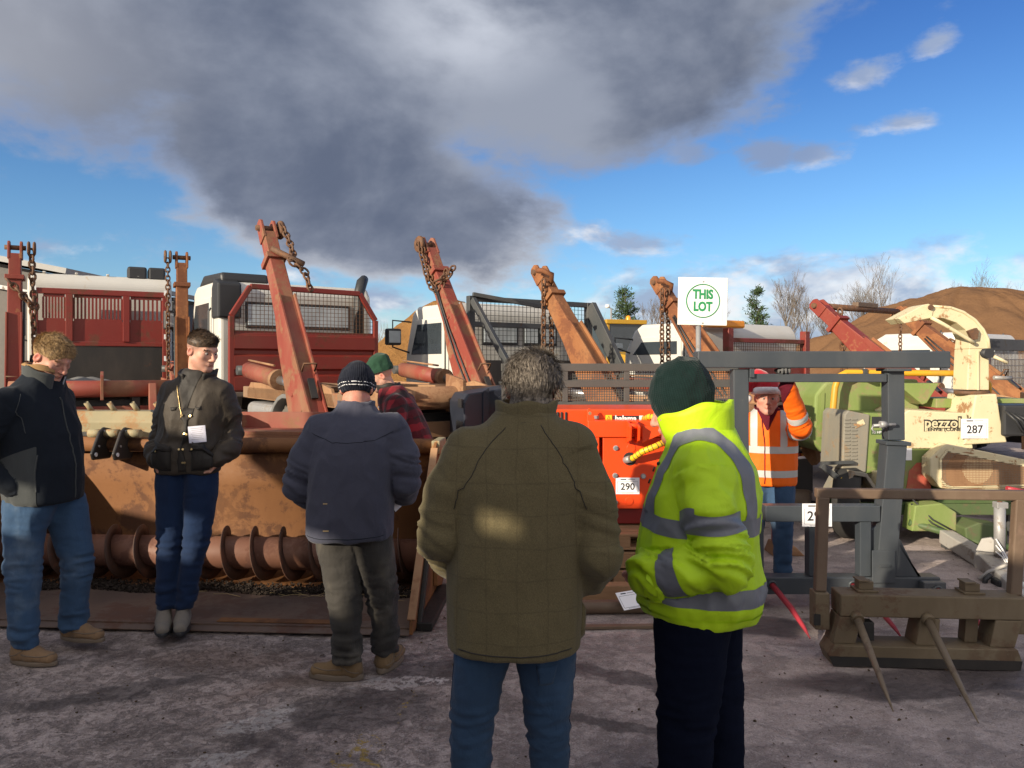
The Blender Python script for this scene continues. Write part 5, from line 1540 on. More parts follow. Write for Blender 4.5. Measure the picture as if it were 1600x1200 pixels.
# ------------------------------------------------------------------ brown bale spike frame
def brown_frame():
    D = 4.30
    root = empty('bale_spike_frame', (2.315, D, 0), R(-4))
    m = 'olive_brown'
    # local box: x -0.52..0.50, depth y -.12 .. .16
    x0, x1 = -.520, .440
    def seg(a, b, mat, nm, bev=.006): return MB().span(a, b).build(nm, mat, root, bev)
    # bottom beam (deep front face), tapered ends
    MB().prism([(x0 - .03, .0), (x0 - .05, .06), (x0 - .02, .115), (x1 - .02, .115), (x1 + .0, .06), (x1 - .01, .0)], 'y', -.13, .05).build('bottom_beam', m, root, .006)
    MB().prism([(x0 - .032, .004), (x0 - .052, .055), (x1 + .002, .055), (x1 - .008, .004)], 'y', -.133, -.1305).build('dark_skirt', 'black_steel', root)  # thin dark strip along the lower front face of the beam
    # top beam
    seg((x0 + .02, -.10, .262), (x1 + .03, .06, .385), m, 'top_beam', .008)
    # webs between
    MB().prism([(x0 - .02, (.1155)), (x0 + .015, .261), (x0 + .13, .261), (x0 + .10, (.1155))], 'y', -.10, .045).build('web', m, root, .004)
    MB().prism([(-.10, (.1155)), (-.07, .261), (.03, .261), (.02, (.1155))], 'y', -.10, .045).build('web', m, root, .004)
    MB().prism([(x1 - .15, (.1155)), (x1 - .12, .261), (x1 + .02, .261), (x1 - .02, (.1155))], 'y', -.10, .045).build('web', m, root, .004)
    MB().prism([(.19, (.1155)), (.20, .261), (.27, .261), (.26, (.1155))], 'y', -.03, .045).build('web', m, root, .004)
    seg((x0 + .135, -.101, .135), (x0 + .20, -.03, .235), 'black_steel', 'pocket', .003)
    # clamp blocks on the beam
    for x in (-.345, .225):
        b = MB().span((x - .05, -.06, .386), (x + .065, .05, .398)).span((x - .035, -.04, .398), (x + .045, .03, .442)).span((x - .04, -.05, .442), (x + .02, .04, .452)).build('clamp_block', m, root, .003)
    # uprights in sleeves
    for x, lean in ((-.575, .015), (.475, .03)):
        sl = MB().span((x - .045, -.05, .17), (x + .035, .06, .375)).build('sleeve', m, root, .006)
        MB().bar((x - .005, 0, .376), (x + lean, .01, .905), .062, .055, (0, 1, 0)).build('upright', 'brown_paint', root, .008)
        MB().span((x - .055, -.062, .20), (x - .02, -.052, .26)).build('sleeve_bolt', 'black_steel', sl)
    MB().bar((-.60, .012, .925), (.545, .012, .925), .055, .055, (0, 0, 1)).build('top_rail', 'brown_paint', root, .008)
    # bare steel spikes
    for x, tip in ((-.415, (-.475, -.72, .022)), (-.04, (-.13, -.80, .015))):
        a = Vector((x, -.10, .265)); b = Vector(tip)
        sp = MB().tube([a, a.lerp(b, .3), a.lerp(b, .75), b], [.021, .020, .013, .003], 12).build('spike', 'spike_steel', root)
        MB().cyl(a + Vector((0, .012, .006)), a + Vector((0, -.03, -.010)), .032, 14).build('spike_boss', m, sp)
    tag(root, 'low brown bale spike frame with two bare steel spikes, nearest on the right', 'bale spike')
brown_frame()

# ------------------------------------------------------------------ orange machine on pallets, lot 290
def orange_box():
    D = 6.0
    ox = .80
    root = empty('orange_baler_unit', (ox, D, 0))
    def X(px, d=D): return (px - 800) / F_PX * d - ox
    def Z(py, d=D): return CAM_H - (py - HZ) / F_PX * d
    m = 'orange_paint'
    # back body
    MB().span((X(850), .12, .62), (X(1085), .85, Z(641))).build('body', m, root, .01)
    MB().prism([(X(960), .40), (X(962), .64), (X(1040), .64), (X(1036), .40)], 'y', .05, .40).build('under_frame', 'dark_red_paint', root, .006)
    # side pillar, mounting frame (picture-frame recess)
    fx0, fx1 = X(918), X(1064); zt, zb = Z(657), Z(795)
    fr = MB()
    fr.span((fx0, -.02, Z(683)), (fx1, .119, zt)); fr.span((fx0, -.02, Z(720)), (X(936), .119, Z(683) - .001))
    fr.span((fx0 + .02, .0, Z(735)), (X(934), .119, Z(720) - .001))
    fr.build('mounting_frame', m, root, .006)
    plate = MB().prism([(X(942), zb), (X(942), Z(684)), (fx1 + .02, Z(684)), (fx1 + .02, zb + .3), (X(1004), zb)], 'y', .0, .06)
    po = plate.build('front_plate', m, root, .005)
    for px, py in ((962, 700), (961, 743), (1005, 744), (961, 785)):
        c = Vector((X(px), -.004, Z(py)))
        bo = MB().cyl(c, c + Vector((0, -.016, 0)), .0155, 6, smooth=False).build('bolt', 'chrome', po)
        MB().cyl(c + Vector((0, .004, 0)), c + Vector((0, -.004, 0)), .021, 14).build('washer', 'galvanised', bo)
    for px, py, r_ in ((986, 700, .035), (983, 783, .033)):
        MB().cyl((X(px), .002, Z(py)), (X(px), -.006, Z(py)), r_, 24).build('blank_cap', m, po, .002)
    # hose hole
    hx, hz = X(984), Z(717)
    MB().cyl((hx, .004, hz), (hx, -.003, hz), .052, 24).build('hose_hole', 'black_steel', po)
    # bracket: two fins and a lug
    for px in (980, 993):
        MB().prism([(-.02, Z(692)), (-.17, Z(685)), (-.19, Z(664)), (-.06, Z(657)), (-.02, Z(657))], 'x', X(px) - .008, X(px) + .008).build('bracket_fin', m, root, .003)
    MB().cyl((X(978), -.12, Z(664)), (X(996), -.12, Z(664)), .022, 14).build('bracket_pin', m, root)
    MB().prism([(X(1000), Z(690)), (X(1000), Z(663)), (X(1032), Z(668)), (X(1032), Z(676))], 'y', -.10, -.085).build('bracket_plate', m, root, .003)
    # slotted vent at the left
    for i, px in enumerate((868, 873, 879, 886)):
        MB().span((X(px) - .009, .108, Z(662)), (X(px) + .009, .122, Z(645))).build('vent_slot', 'black_steel', root, .006)
    # lug at top left of the frame, with little plates
    MB().prism([(X(918), Z(663)), (X(918), Z(640)), (X(922), Z(638)), (X(928), Z(648)), (X(931), Z(663))], 'y', .02, .035).build('lug', m, root, .003)
    MB().cyl((X(922), .018, Z(646)), (X(922), .04, Z(646)), .014, 12).build('lug_pin', 'tan_rust', root)
    MB().span((X(924), .112, Z(656)), (X(938), .119, Z(651))).build('rating_plate', 'galvanised', root)
    # warning sticker and name strip
    st = MB().span((X(949), .112, Z(658)), (X(959), .119, Z(650))).build('warning_sticker', 'label_yellow', root)
    MB().prism([(X(951), Z(656.5)), (X(954), Z(651.2)), (X(957), Z(656.5))], 'y', .1105, .1118).build('warning_triangle', 'ink', st)
    MB().prism([(X(952.2), Z(655.8)), (X(954), Z(652.8)), (X(955.8), Z(655.8))], 'y', .1092, .1104).build('warning_fill', 'label_yellow', st)
    ns = MB().span((X(961), .112, Z(662)), (X(1002), .119, Z(651))).build('name_strip', 'ink', root)
    text_obj('halama', 'lettering', 'label_white', ns, .062, face_cam((X(981), .1112, Z(655.6))), bold=.002)
    MB().span((X(1002.5), .112, Z(662)), (X(1016), .119, Z(651))).build('badge', 'label_white', root)
    # yellow sleeved hoses
    def hose(pts, nm):
        h = MB().tube(pts, .024, 12).build(nm, 'hose_yellow', root)
        P = [Vector(p) for p in pts]
        rg = MB()
        for a, b in zip(P, P[1:]):
            k = max(1, int((b - a).length / .028))
            for i in range(k):
                rg.torus(a.lerp(b, (i + .5) / k), .0235, .0032, (b - a).normalized() + Vector((.15, 0, .1)), 12, 4)
        rg.build('spiral_wrap', 'black_plastic', h)
    hose([(hx - .03, .03, hz - .012), (hx + .02, -.05, hz + .012), (X(1000), -.11, Z(703)), (X(1018), -.14, Z(695)), (X(1030), -.12, Z(690)), (X(1045), -.05, Z(690))], 'hose')
    hose([(X(1010), .11, Z(656)), (X(1016), .03, Z(651.5)), (X(1026), -.02, Z(652)), (X(1036), -.03, Z(660)), (X(1044), -.02, Z(675))], 'hose')
    MB().tube([(hx - .035, .0, hz - .012), (hx + .0, -.045, hz + .006)], .028, 10).build('hose_ferrule', 'galvanised', root)
    tag(root, 'bright orange machine unit with yellow hoses standing on timber pallets', 'machine')
    lot_label('lot_label', '290', (X(980.5) + ox, D - .006, Z(759)), R(0), .185, .128, 'white lot sheet reading 290 on the orange machine')
orange_box()

def pallets():
    # timber stack below the orange machine
    for k, (z, nm) in enumerate(((.0, 'lowest'), (.135, 'middle'), (.27, 'top'))):
        root = empty('pallet', (.86, 6.15, z), R((-2, 3, -1)[k]))
        for i in range(7):
            y = -.42 + .125 * i
            MB().span((-.52, y, .098), (.46, y + .098, .118)).build('top_board', 'pallet_wood', root, .003)
        for x in (-.52, -.09, .34):
            for y in (-.42, -.05, .33): MB().span((x, y, .02), (x + .12, y + .10, .0975)).build('block', 'pallet_wood', root, .003)
        for y in (-.42, -.05, .33): MB().span((-.52, y + .001, .0), (.46, y + .097, .0195)).build('bottom_board', 'pallet_wood', root, .003)
        tag(root, 'weathered timber pallet, %s of the stack under the orange machine' % nm, 'pallet', 'pallets under the orange machine')
    # two sawn timbers and steel pieces lying in front
    o = MB().box((0, 0, 0), (.95, .11, .10)).build('sawn_timber', 'pallet_wood', None, .005); o.location = (.80, 5.45, .05); o.rotation_euler = (0, 0, R(3))
    tag(o, 'short sawn timber lying in front of the pallets', 'timber')
    root = empty('steel_linkage', (.72, 5.10, 0), R(2))
    MB().cyl((-.50, 0, .045), (.36, 0, .045), .042, 16).build('tube', 'brown_paint', root)
    MB().span((-.45, .05, .0), (.32, .20, .035)).build('plate', 'brown_paint', root, .004)
    MB().span((.22, -.22, .0), (.25, -.05, .055)).build('lug', 'dark_grey_steel', root, .003)
    MB().span((-.5, -.30, .0), (.30, -.25, .018)).build('flat_bar', 'brown_paint', root, .002)
    tag(root, 'flat brown steel linkage lying on the ground beside the yellow jacket', 'steelwork')
    lot_label('lot_label', '', (.775, 5.04, .11), R(28), .17, .13, 'white lot sheet lying on the brown steelwork below the yellow jacket', tilt=R(-48))
pallets()

# ------------------------------------------------------------------ grey cage behind the orange machine
def grey_cage():
    D = 6.95
    root = empty('steel_cage', (.75, D, 0))
    def X(px): return (px - 800) / F_PX * D - .75
    def Z(py): return CAM_H - (py - HZ) / F_PX * D
    m = 'cage_grey'
    x0, x1 = X(788), X(1152)
    for (a, b, nm) in ((568, 580, 'top_rail'), (594, 605, 'mid_rail'), (628, 641, 'bottom_rail')):
        MB().span((x0, -.035, Z(b)), (x1, .035, Z(a))).build(nm, m, root, .004)
    xs = [x0, X(883), X(979), X(1075), x1]
    for x in xs:
        MB().span((x - .024, -.03, Z(628) + .001), (x + .024, .03, Z(605) - .001)).build('post', m, root, .003)
        MB().span((x - .024, -.03, Z(594) + .001), (x + .024, .03, Z(580) - .001)).build('post', m, root, .003)
    # infill of expanded mesh
    wm = MB(); st = .022
    x = x0
    while x < x1:
        wm.add([(x, .012, Z(628)), (x + .007, .012, Z(628)), (x + .007, .012, Z(580)), (x, .012, Z(580))], [(0, 1, 2, 3)]); x += st
    z = Z(628)
    while z < Z(580):
        wm.add([(x0, .014, z), (x1, .014, z), (x1, .014, z + .006), (x0, .014, z + .006)], [(0, 1, 2, 3)]); z += st
    tag(wm.build('wire_mesh', 'cage_grey', root, tri_fix=False), kind='stuff')
    # side frames going back, floor and legs
    for x in (x0, x1):
        MB().span((x - .03, .036, Z(580)), (x + .03, .62, Z(568))).build('side_rail', m, root, .004)
        MB().span((x - .03, .036, Z(641)), (x + .03, .62, Z(628))).build('side_rail', m, root, .004)
    for x in (x0 + .05, x1 - .05):
        for y in (0, .58): MB().span((x - .03, y - .03, 0), (x + .03, y + .03, Z(641) - .001)).build('leg', m, root, .004)
    MB().span((x0 + .03, .036, Z(641) + .01), (x1 - .03, .62, Z(641) + .03)).build('floor', m, root)
    tag(root, 'dark grey steel cage with mesh sides behind the orange machine', 'cage')
grey_cage()

# dark hydraulic block between the tweed man and the lorry
def dark_block():
    b = at(770, 640, 7.3)
    root = empty('counterweight', (b.x, 7.3, 0), R(20))
    MB().prism([(-.30, .98), (-.30, 1.30), (-.25, 1.38), (.35, 1.46), (.35, .98)], 'y', -.05, .45).build('block', 'blue_black', root, .012)
    MB().span((-.315, -.02, 1.02), (-.302, .16, 1.12)).build('recess', 'black_plastic', root)
    MB().span((-.315, -.02, 1.25), (-.302, .10, 1.33)).build('recess', 'black_plastic', root)
    MB().prism([(-.12, 1.0), (-.12, 1.40), (-.06, 1.44), (-.06, 1.0)], 'y', -.075, -.052).build('cheek_plate', 'blue_black', root, .004)
    for x in (-.2, .25):
        for y in (.0, .38): MB().span((x - .03, y - .03, 0), (x + .03, y + .03, .979)).build('leg', 'black_steel', root)
    MB().span((-.25, -.08, .93), (.2, -.052, .99)).build('red_trim', 'dark_red_paint', root, .005)
    tag(root, 'dark blue-black steel block on legs left of the tweed jacket', 'machinery')
dark_block()

# ------------------------------------------------------------------ green wood chipper with cream chute, lot 287
def chipper():
    D = 7.35
    ox = 4.0
    root = empty('wood_chipper', (ox, D, 0))
    def X(px, d=D): return (px - 800) / F_PX * d - ox
    def Z(py, d=D): return CAM_H - (py - HZ) / F_PX * d
    gm, cm = 'machine_green', 'cream_paint'
    # green infeed hopper drum, behind
    dz0, dz1 = Z(705, 8.1), Z(592, 8.1)
    def Xd(px): return X(px, 8.1)
    y0 = .55
    hop = MB().prism([(Xd(1258), dz0 + .10), (Xd(1262), dz1 - .16), (Xd(1278), dz1 - .03), (Xd(1300), dz1), (Xd(1420), dz1), (Xd(1425), dz0), (Xd(1275), dz0)], 'y', y0, y0 + .9)
    hop.build('hopper', gm, root, .03, 3)
    MB().prism([(Xd(1268), dz0 + .16), (Xd(1271), dz1 - .14), (Xd(1276), dz1 - .14), (Xd(1274), dz0 + .16)], 'y', y0 - .012, y0 - .002).build('hopper_rib', gm, root)
    # funnel at right of the mast
    MB().prism([(X(1425), Z(600)), (X(1495), Z(600)), (X(1475), Z(632)), (X(1468), Z(635))], 'y', .30, .80).build('funnel', gm, root, .008)
    # yellow tube guard round the hopper
    tb = [(Xd(1505), .35, Z(640, 7.9)), (Xd(1508), .35, Z(600, 7.9)), (Xd(1500), .35, Z(588, 7.9)), (Xd(1480), .35, Z(583, 7.9)), (Xd(1300), .40, Z(582, 7.9)), (Xd(1288), .40, Z(588, 7.9)), (Xd(1283), .40, Z(605, 7.9)),
          (Xd(1276), .40, Z(680, 7.9)), (Xd(1280), .40, Z(693, 7.9)), (Xd(1292), .40, Z(697, 7.9)), (Xd(1330), .40, Z(697, 7.9))]
    MB().tube(tb, .032, 12).build('tube_guard', 'yellow_tube', root)
    for px in (1325, 1470): MB().span((Xd(px) - .02, .34, Z(590, 7.9)), (Xd(px) + .02, .46, Z(576, 7.9))).build('tube_clip', 'dark_grey_steel', root, .004)
    # louvred engine cover, leaning, with louvres
    cov = MB().prism([(X(1314), Z(734)), (X(1318), Z(648)), (X(1324), Z(641)), (X(1358), Z(648)), (X(1352), Z(738)), (X(1344), Z(738))], 'y', -.02, .50)
    co = cov.build('engine_cover', 'louvre_grey', root, .012)
    for r_ in range(12):
        for c_ in range(2):
            zz = Z(655 + r_ * 5.6); xx = X(1322 + c_ * 11)
            MB().box((xx, -.024, zz), (.05, .012, .012)).build('louvre', 'louvre_grey', co, .002)
    MB().box((X(1341), -.024, Z(662)), (.10, .006, .05), Matrix.Rotation(R(-25), 3, 'Y')).build('worn_patch', 'cream_paint', co)
    MB().prism([(X(1352), Z(740)), (X(1354), Z(645)), (X(1412), Z(648)), (X(1412), Z(740))], 'y', .0, .55).build('body', gm, root, .01)
    MB().span((X(1362), -.006, Z(668)), (X(1384), -.001, Z(651))).build('control_panel', 'black_plastic', root)
    dp = MB().span((X(1361), -.004, Z(679)), (X(1378), -.001, Z(672))).build('data_plate', 'machine_green_dark', root)
    text_obj('75 HP', 'lettering', 'label_white', dp, .035, face_cam((X(1369.5), -.006, Z(675.5))))
    # cream main casing with name, pedestal and chute
    cas = MB().prism([(X(1408), Z(700)), (X(1408), Z(645)), (X(1416), Z(640)), (X(1505), Z(645)), (X(1515), Z(700))], 'y', -.06, .55).build('casing', cm, root, .01)
    text_obj('pezzolato', 'letter_shadow', 'ink', cas, .135, face_cam((X(1439), -.0635, Z(660.0))), bold=.012, align='LEFT')
    text_obj('pezzolato', 'lettering', cm, cas, .135, face_cam((X(1438.4), -.066, Z(660.6))), bold=.002, align='LEFT')
    MB().span((X(1442), -.0645, Z(666.2)), (X(1500), -.0608, Z(664.9))).build('underline', 'ink', cas)
    text_obj('ENVIE (CUNEO)', 'small_lettering', 'ink', cas, .044, face_cam((X(1444), -.0635, Z(670.3))), bold=.001, align='LEFT', sx=1.2)
    MB().prism([(X(1498), Z(694)), (X(1510), Z(660)), (X(1517), Z(617)), (X(1550), Z(615)), (X(1556), Z(655)), (X(1566), Z(690))], 'y', -.075, .40).build('pedestal', cm, root, .012)
    MB().cyl((X(1533), .15, Z(617)), (X(1533), .15, Z(611)), .155, 24).build('slew_ring', 'chain_rust', root)
    col = MB().prism([(X(1516), Z(610)), (X(1519), Z(545)), (X(1551), Z(545)), (X(1551), Z(610))], 'y', .05, .30).build('chute_column', cm, root, .01)
    MB().span((X(1531), .035, Z(610)), (X(1534), .05, Z(548))).build('column_rib', cm, col, .003)
    # curved chute
    out = [(1551, 545), (1549, 530), (1541, 514), (1528, 499), (1510, 487), (1490, 480), (1462, 478)]
    inn = [(1458, 496), (1480, 497), (1500, 504), (1514, 515), (1521, 530), (1519, 545)]
    chute = MB().prism([(X(a), Z(b)) for a, b in out + inn], 'y', .05, .30).build('chute', cm, root, .008)
    rim = MB().tube([(X(a), .05, Z(b)) for a, b in out], .014, 8).build('chute_rim', cm, chute)
    MB().prism([(X(1407), Z(497)), (X(1417), Z(505)), (X(1460), Z(496)), (X(1463), Z(480)), (X(1455), Z(474)), (X(1446), Z(476))], 'y', .04, .31).build('deflector', cm, root, .006)
    MB().cyl((X(1457), .02, Z(480)), (X(1457), .33, Z(480)), .025, 12).build('hinge_pin', 'chain_rust', root)
    MB().tube([(X(1457), .02, Z(496)), (X(1475), .0, Z(507)), (X(1513), .0, Z(530)), (X(1524), .01, Z(536))], .018, 8).build('adjusting_rod', cm, root)
    MB().prism([(X(1513), Z(517)), (X(1527), Z(512)), (X(1530), Z(518)), (X(1528), Z(530)), (X(1520), Z(531))], 'y', .0, .045).build('rod_bracket', 'chain_rust', root, .004)
    MB().cyl((X(1544), .30, Z(552)), (X(1544), -.02, Z(552)), .048, 18).build('motor_cap', 'black_plastic', root)
    MB().tube([(X(1551), .0, Z(556)), (X(1562), -.02, Z(562)), (X(1571), -.03, Z(567))], .016, 8).build('lever', cm, root)
    MB().cyl((X(1553), .0, Z(590)), (X(1580), .0, Z(591)), .02, 10).build('stub_bar', 'galvanised', root)
    # cream belt guard with mesh window
    gx = [(1434, 712), (1452, 695), (1460, 690), (1620, 722), (1620, 756), (1470, 762), (1450, 757), (1434, 738)]
    gd = MB().prism([(X(a), Z(b)) for a, b in gx], 'y', -.22, -.06).build('belt_guard', cm, root, .012)
    win = [(1449, 713), (1459, 700), (1620, 731), (1620, 751), (1468, 756), (1457, 753), (1449, 744)]
    MB().prism([(X(a), Z(b)) for a, b in win], 'y', -.2235, -.2205).build('guard_window', 'louvre_grey', gd)
    rimm = MB()
    for a, b in zip(win, win[1:] + win[:1]): rimm.bar((X(a[0]), -.228, Z(a[1])), (X(b[0]), -.228, Z(b[1])), .02, .012, (0, 1, 0))
    rimm.build('window_rim', cm, gd)
    MB().cyl((X(1505), -.222, Z(727)), (X(1505), -.228, Z(727)), .14, 28).build('pulley_disc', cm, gd)
    MB().cyl((X(1488), -.222, Z(733)), (X(1488), -.226, Z(733)), .19, 28).build('wear_ring', 'tan_rust', gd)
    wm = MB()
    zlo, zhi = Z(757), Z(699)
    def inside(px): # vertical extent of the window at this column
        top = 713 + (700 - 713) * (px - 1449) / 10 if px < 1459 else 700 + (731 - 700) * (px - 1459) / 161
        bot = 744 + (753 - 744) * (px - 1449) / 8 if px < 1457 else 756 - 5 * (px - 1468) / 152
        return Z(bot), Z(top)
    px = 1450.0
    while px < 1620:
        a, b = inside(px); wm.add([(X(px), -.232, a), (X(px + .9), -.232, a), (X(px + .9), -.232, b), (X(px), -.232, b)], [(0, 1, 2, 3)]); px += 2.2
    py = 701.0
    while py < 756:
        xl = 1450 + max(0, (712 - py) * .8) ; xr = 1620 if py > 731 else 1459 + (py - 700) * 161 / 31
        if xr > xl + 2: wm.add([(X(xl), -.234, Z(py)), (X(xr), -.234, Z(py)), (X(xr), -.234, Z(py + .9)), (X(xl), -.234, Z(py + .9))], [(0, 1, 2, 3)])
        py += 2.6
    tag(wm.build('guard_mesh', 'tan_rust', gd, tri_fix=False), kind='stuff')
    # lower green body with red patch
    MB().prism([(X(1405), Z(775)), (X(1407), Z(700)), (X(1450), Z(700)), (X(1450), Z(775))], 'y', -.05, .5).build('lower_body', gm, root, .01)
    MB().prism([(X(1410), Z(772)), (X(1416), Z(735)), (X(1428), Z(722)), (X(1436), Z(722)), (X(1450), Z(760)), (X(1449), Z(772))], 'y', -.056, -.0505).build('primer_patch', 'red_patch', root)
    MB().span((X(1407), -.056, Z(718)), (X(1420), -.0505, Z(698))).build('data_sheet', 'paper', root)
    MB().span((X(1456), -.1, Z(790)), (X(1600), .6, Z(758))).build('belly', 'machine_green_dark', root, .01)
    MB().span((X(1556), -.12, Z(680)), (X(1630), .5, Z(632))).build('engine', 'black_plastic', root, .02)
    for i in range(5):
        MB().tube([(X(1556 + i * 9), -.13, Z(640 + i * 3)), (X(1566 + i * 9), -.2, Z(655)), (X(1578 + i * 9), -.18, Z(672)), (X(1590 + i * 8), -.13, Z(668))], .012, 6).build('engine_hose', 'black_plastic', root)
    MB().span((X(1490), .30, Z(640)), (X(1640), .75, Z(625))).build('top_tray', gm, root, .006)
    # chassis beams
    ch = MB()
    ch.span((X(1318), -.15, Z(800)), (X(1640), -.03, Z(783))); ch.span((X(1318), .45, Z(800)), (X(1640), .57, Z(783)))
    ch.build('chassis', 'machine_green_dark', root, .006)
    MB().prism([(X(1395), Z(818)), (X(1400), Z(780)), (X(1440), Z(776)), (X(1462), Z(790)), (X(1462), Z(818))], 'y', -.35, -.16).build('chassis_corner', gm, root, .012)
    MB().prism([(X(1462), Z(832)), (X(1460), Z(808)), (X(1480), Z(800)), (X(1522), Z(806)), (X(1522), Z(832))], 'y', -.50, -.2).build('step_box', 'machine_green_dark', root, .012)
    MB().tube([(X(1395), -.30, Z(806)), (X(1440), -.40, Z(818)), (X(1490), -.52, Z(833)), (X(1600), -.52, Z(838))], .03, 10).build('drain_pipe', 'machine_green_dark', root)
    # stay wires and loose wiring
    for k in range(3):
        MB().tube([(X(1400), -.28, Z(770 + k * 9)), (X(1425), -.36, Z(800 + k * 6)), (X(1450), -.42, Z(815 + k * 4))], .008, 5).build('cable', 'black_plastic', root)
    r = random.Random(4)
    for k in range(6):
        c = Vector((X(1450) + r.uniform(-.1, .1), -.45, Z(838)))
        MB().tube([c + Vector((.06 * math.cos(t * .7 + k), r.uniform(-.02, .02), .05 * math.sin(t * .9 + k * 2) - .01 * t)) for t in range(9)], .005, 5).build('loose_wire', 'black_plastic', root)
    # wheel and mudguard
    w = MB().lathe([(.18, -.11), (.30, -.12), (.335, -.06), (.335, .06), (.30, .12), (.18, .11)], (X(1327), .0, .335), (.86, -.5, 0), 28)
    wo = w.build('wheel', 'tyre_rubber', root)
    MB().lathe([(.19, -.10), (.15, -.07), (.05, -.09), (0, -.10)], (X(1327), .0, .335), (.86, -.5, 0), 20).build('rim', 'cream_paint', wo)
    MB().lathe([(.19, .10), (.15, .07), (.05, .09), (0, .10)], (X(1327), .0, .335), (.86, -.5, 0), 20).build('rim', 'cream_paint', wo)
    pr = [(X(1296), Z(775)), (X(1318), Z(732)), (X(1340), Z(735)), (X(1362), Z(768)), (X(1358), Z(772)), (X(1338), Z(741)), (X(1320), Z(738)), (X(1300), Z(779))]
    MB().prism(pr, 'y', -.20, .22).build('mudguard', 'louvre_grey', root, .006)
    MB().span((X(1362), -.22, Z(780)), (X(1392), .1, Z(735))).build('mudguard_side', 'cream_paint', root, .01)
    MB().bar((X(1276), -.1, Z(725)), (X(1312), -.1, Z(752)), .06, .05).build('light_arm', 'dark_grey_steel', root, .004)
    MB().bar((X(1302), -.14, Z(744)), (X(1310), -.14, Z(750)), .05, .03).build('marker', 'label_yellow', root)
    MB().bar((X(1280), -.05, Z(723)), (X(1330), -.05, Z(721)), .05, .03).build('light_arm', 'dark_grey_steel', root, .004)
    for px in (1295, 1345): MB().span((X(px) - .03, .05, .34), (X(px) + .03, .11, Z(800))).build('axle_bracket', 'black_steel', root)
    MB().cyl((X(1310), .05, .335), (X(1500), .45, .335), .045, 12).build('axle', 'black_steel', root)
    MB().span((X(1585), .1, 0), (X(1600), .25, Z(790))).build('support_leg', 'dark_grey_steel', root, .005)
    tag(root, 'green wood chipper with a curved cream discharge chute and mesh belt guard', 'wood chipper')
    lot_label('lot_label', '287', (X(1514.5) + ox, D - .085, Z(668.5)), R(4), .27, .185, 'white lot sheet reading 287 on the cream casing')
    # drawbar: a separate silver trailer hitch coming towards the camera
    root2 = empty('trailer_drawbar', at(1520, 880, 6.2) * 1.0)
    root2.location.z = 0
    o2 = root2.location
    def W(px, py, d): return at(px, py, d) - o2
    a = W(1478, 838, 6.95); b = W(1545, 880, 6.2); c = W(1610, 942, 5.45)
    MB().bar(a, b, .12, .12).build('beam', 'silver_paint', root2, .01)
    MB().bar(b - (c - b) * .12, b + (c - b) * .75, .165, .14).build('beam_sleeve', 'silver_paint', root2, .012)
    MB().bar(b, c, .10, .09).build('draw_tube', 'silver_paint', root2, .01)
    j = W(1562, 870, 6.15)
    MB().cyl(j, W(1562, 792, 6.15), .042, 14).build('jockey_leg', 'galvanised', root2)
    MB().box(W(1563, 789, 6.15), (.09, .07, .05)).build('jockey_head', 'galvanised', root2, .006)
    MB().cyl(W(1562, 792, 6.15), W(1562, 783, 6.15), .02, 8).build('jockey_handle', 'chain_rust', root2)
    MB().prism([(-.09, 0), (-.05, .10), (.02, .12), (.08, .05), (.09, 0)], 'y', -.02, .02).xf(Matrix.Translation(W(1545, 862, 6.2)) @ Matrix.Rotation(R(-35), 4, 'Z')).build('bracket', 'silver_paint', root2, .006)
    MB().tube([W(1530, 905, 5.9), W(1545, 893, 5.9), W(1580, 880, 5.85), W(1600, 872, 5.8)], .014, 8).build('brake_lever', 'silver_paint', root2)
    MB().tube([W(1535, 925, 5.85), W(1540, 905, 5.85), W(1548, 898, 5.85)], .02, 8).build('safety_cable', 'black_plastic', root2)
    MB().lathe([(.0, -.03), (.05, -.03), (.06, 0), (.05, .03), (0, .03)], W(1536, 922, 5.85), (1, 0, 0), 14).build('jockey_wheel', 'tyre_rubber', root2)
    MB().box(W(1570, 925, 5.8), (.16, .12, .20)).build('brake_box', 'black_plastic', root2, .02)
    for k in range(3):
        MB().tube([W(1556, 842 + k * 10, 6.1), W(1566, 858 + k * 6, 6.05), W(1578, 880 + k * 5, 6.0), W(1590, 900 + k * 8, 5.9)], .006, 5).build('wire', 'label_white', root2)
    for k in range(3):
        MB().tube([W(1585, 905 + k * 12, 5.6), W(1600, 915 + k * 12, 5.5), W(1620, 925 + k * 12, 5.4)], .02, 8).build('cable', 'label_white', root2)
    z1 = W(1478, 838, 6.95)
    MB().span((z1.x - .03, z1.y - .03, 0), (z1.x + .03, z1.y + .03, z1.z - .06)).build('prop', 'dark_grey_steel', root2)
    z2 = W(1600, 932, 5.55)
    MB().span((z2.x - .03, z2.y - .03, 0), (z2.x + .03, z2.y + .03, z2.z - .04)).build('prop', 'dark_grey_steel', root2)
    tag(root2, 'silver trailer drawbar with a jockey leg and loose wires', 'drawbar')
chipper()

# dark red handle bar entering at the right edge
def handle_bar():
    a = at(1573, 763, 6.3)
    o = MB().tube([(0, 0, 0), (.10, .0, -.02), (.28, .02, -.055)], .02, 10).build('steel_bar', 'spike_red', None)
    o.location = a
    lg = MB().tube([(.2, .01, -.03), (.21, .02, -a.z)], .018, 8).build('support', 'black_steel', o)
    tag(o, 'red bar end sticking in at the right edge below the belt guard', 'bar')
handle_bar()

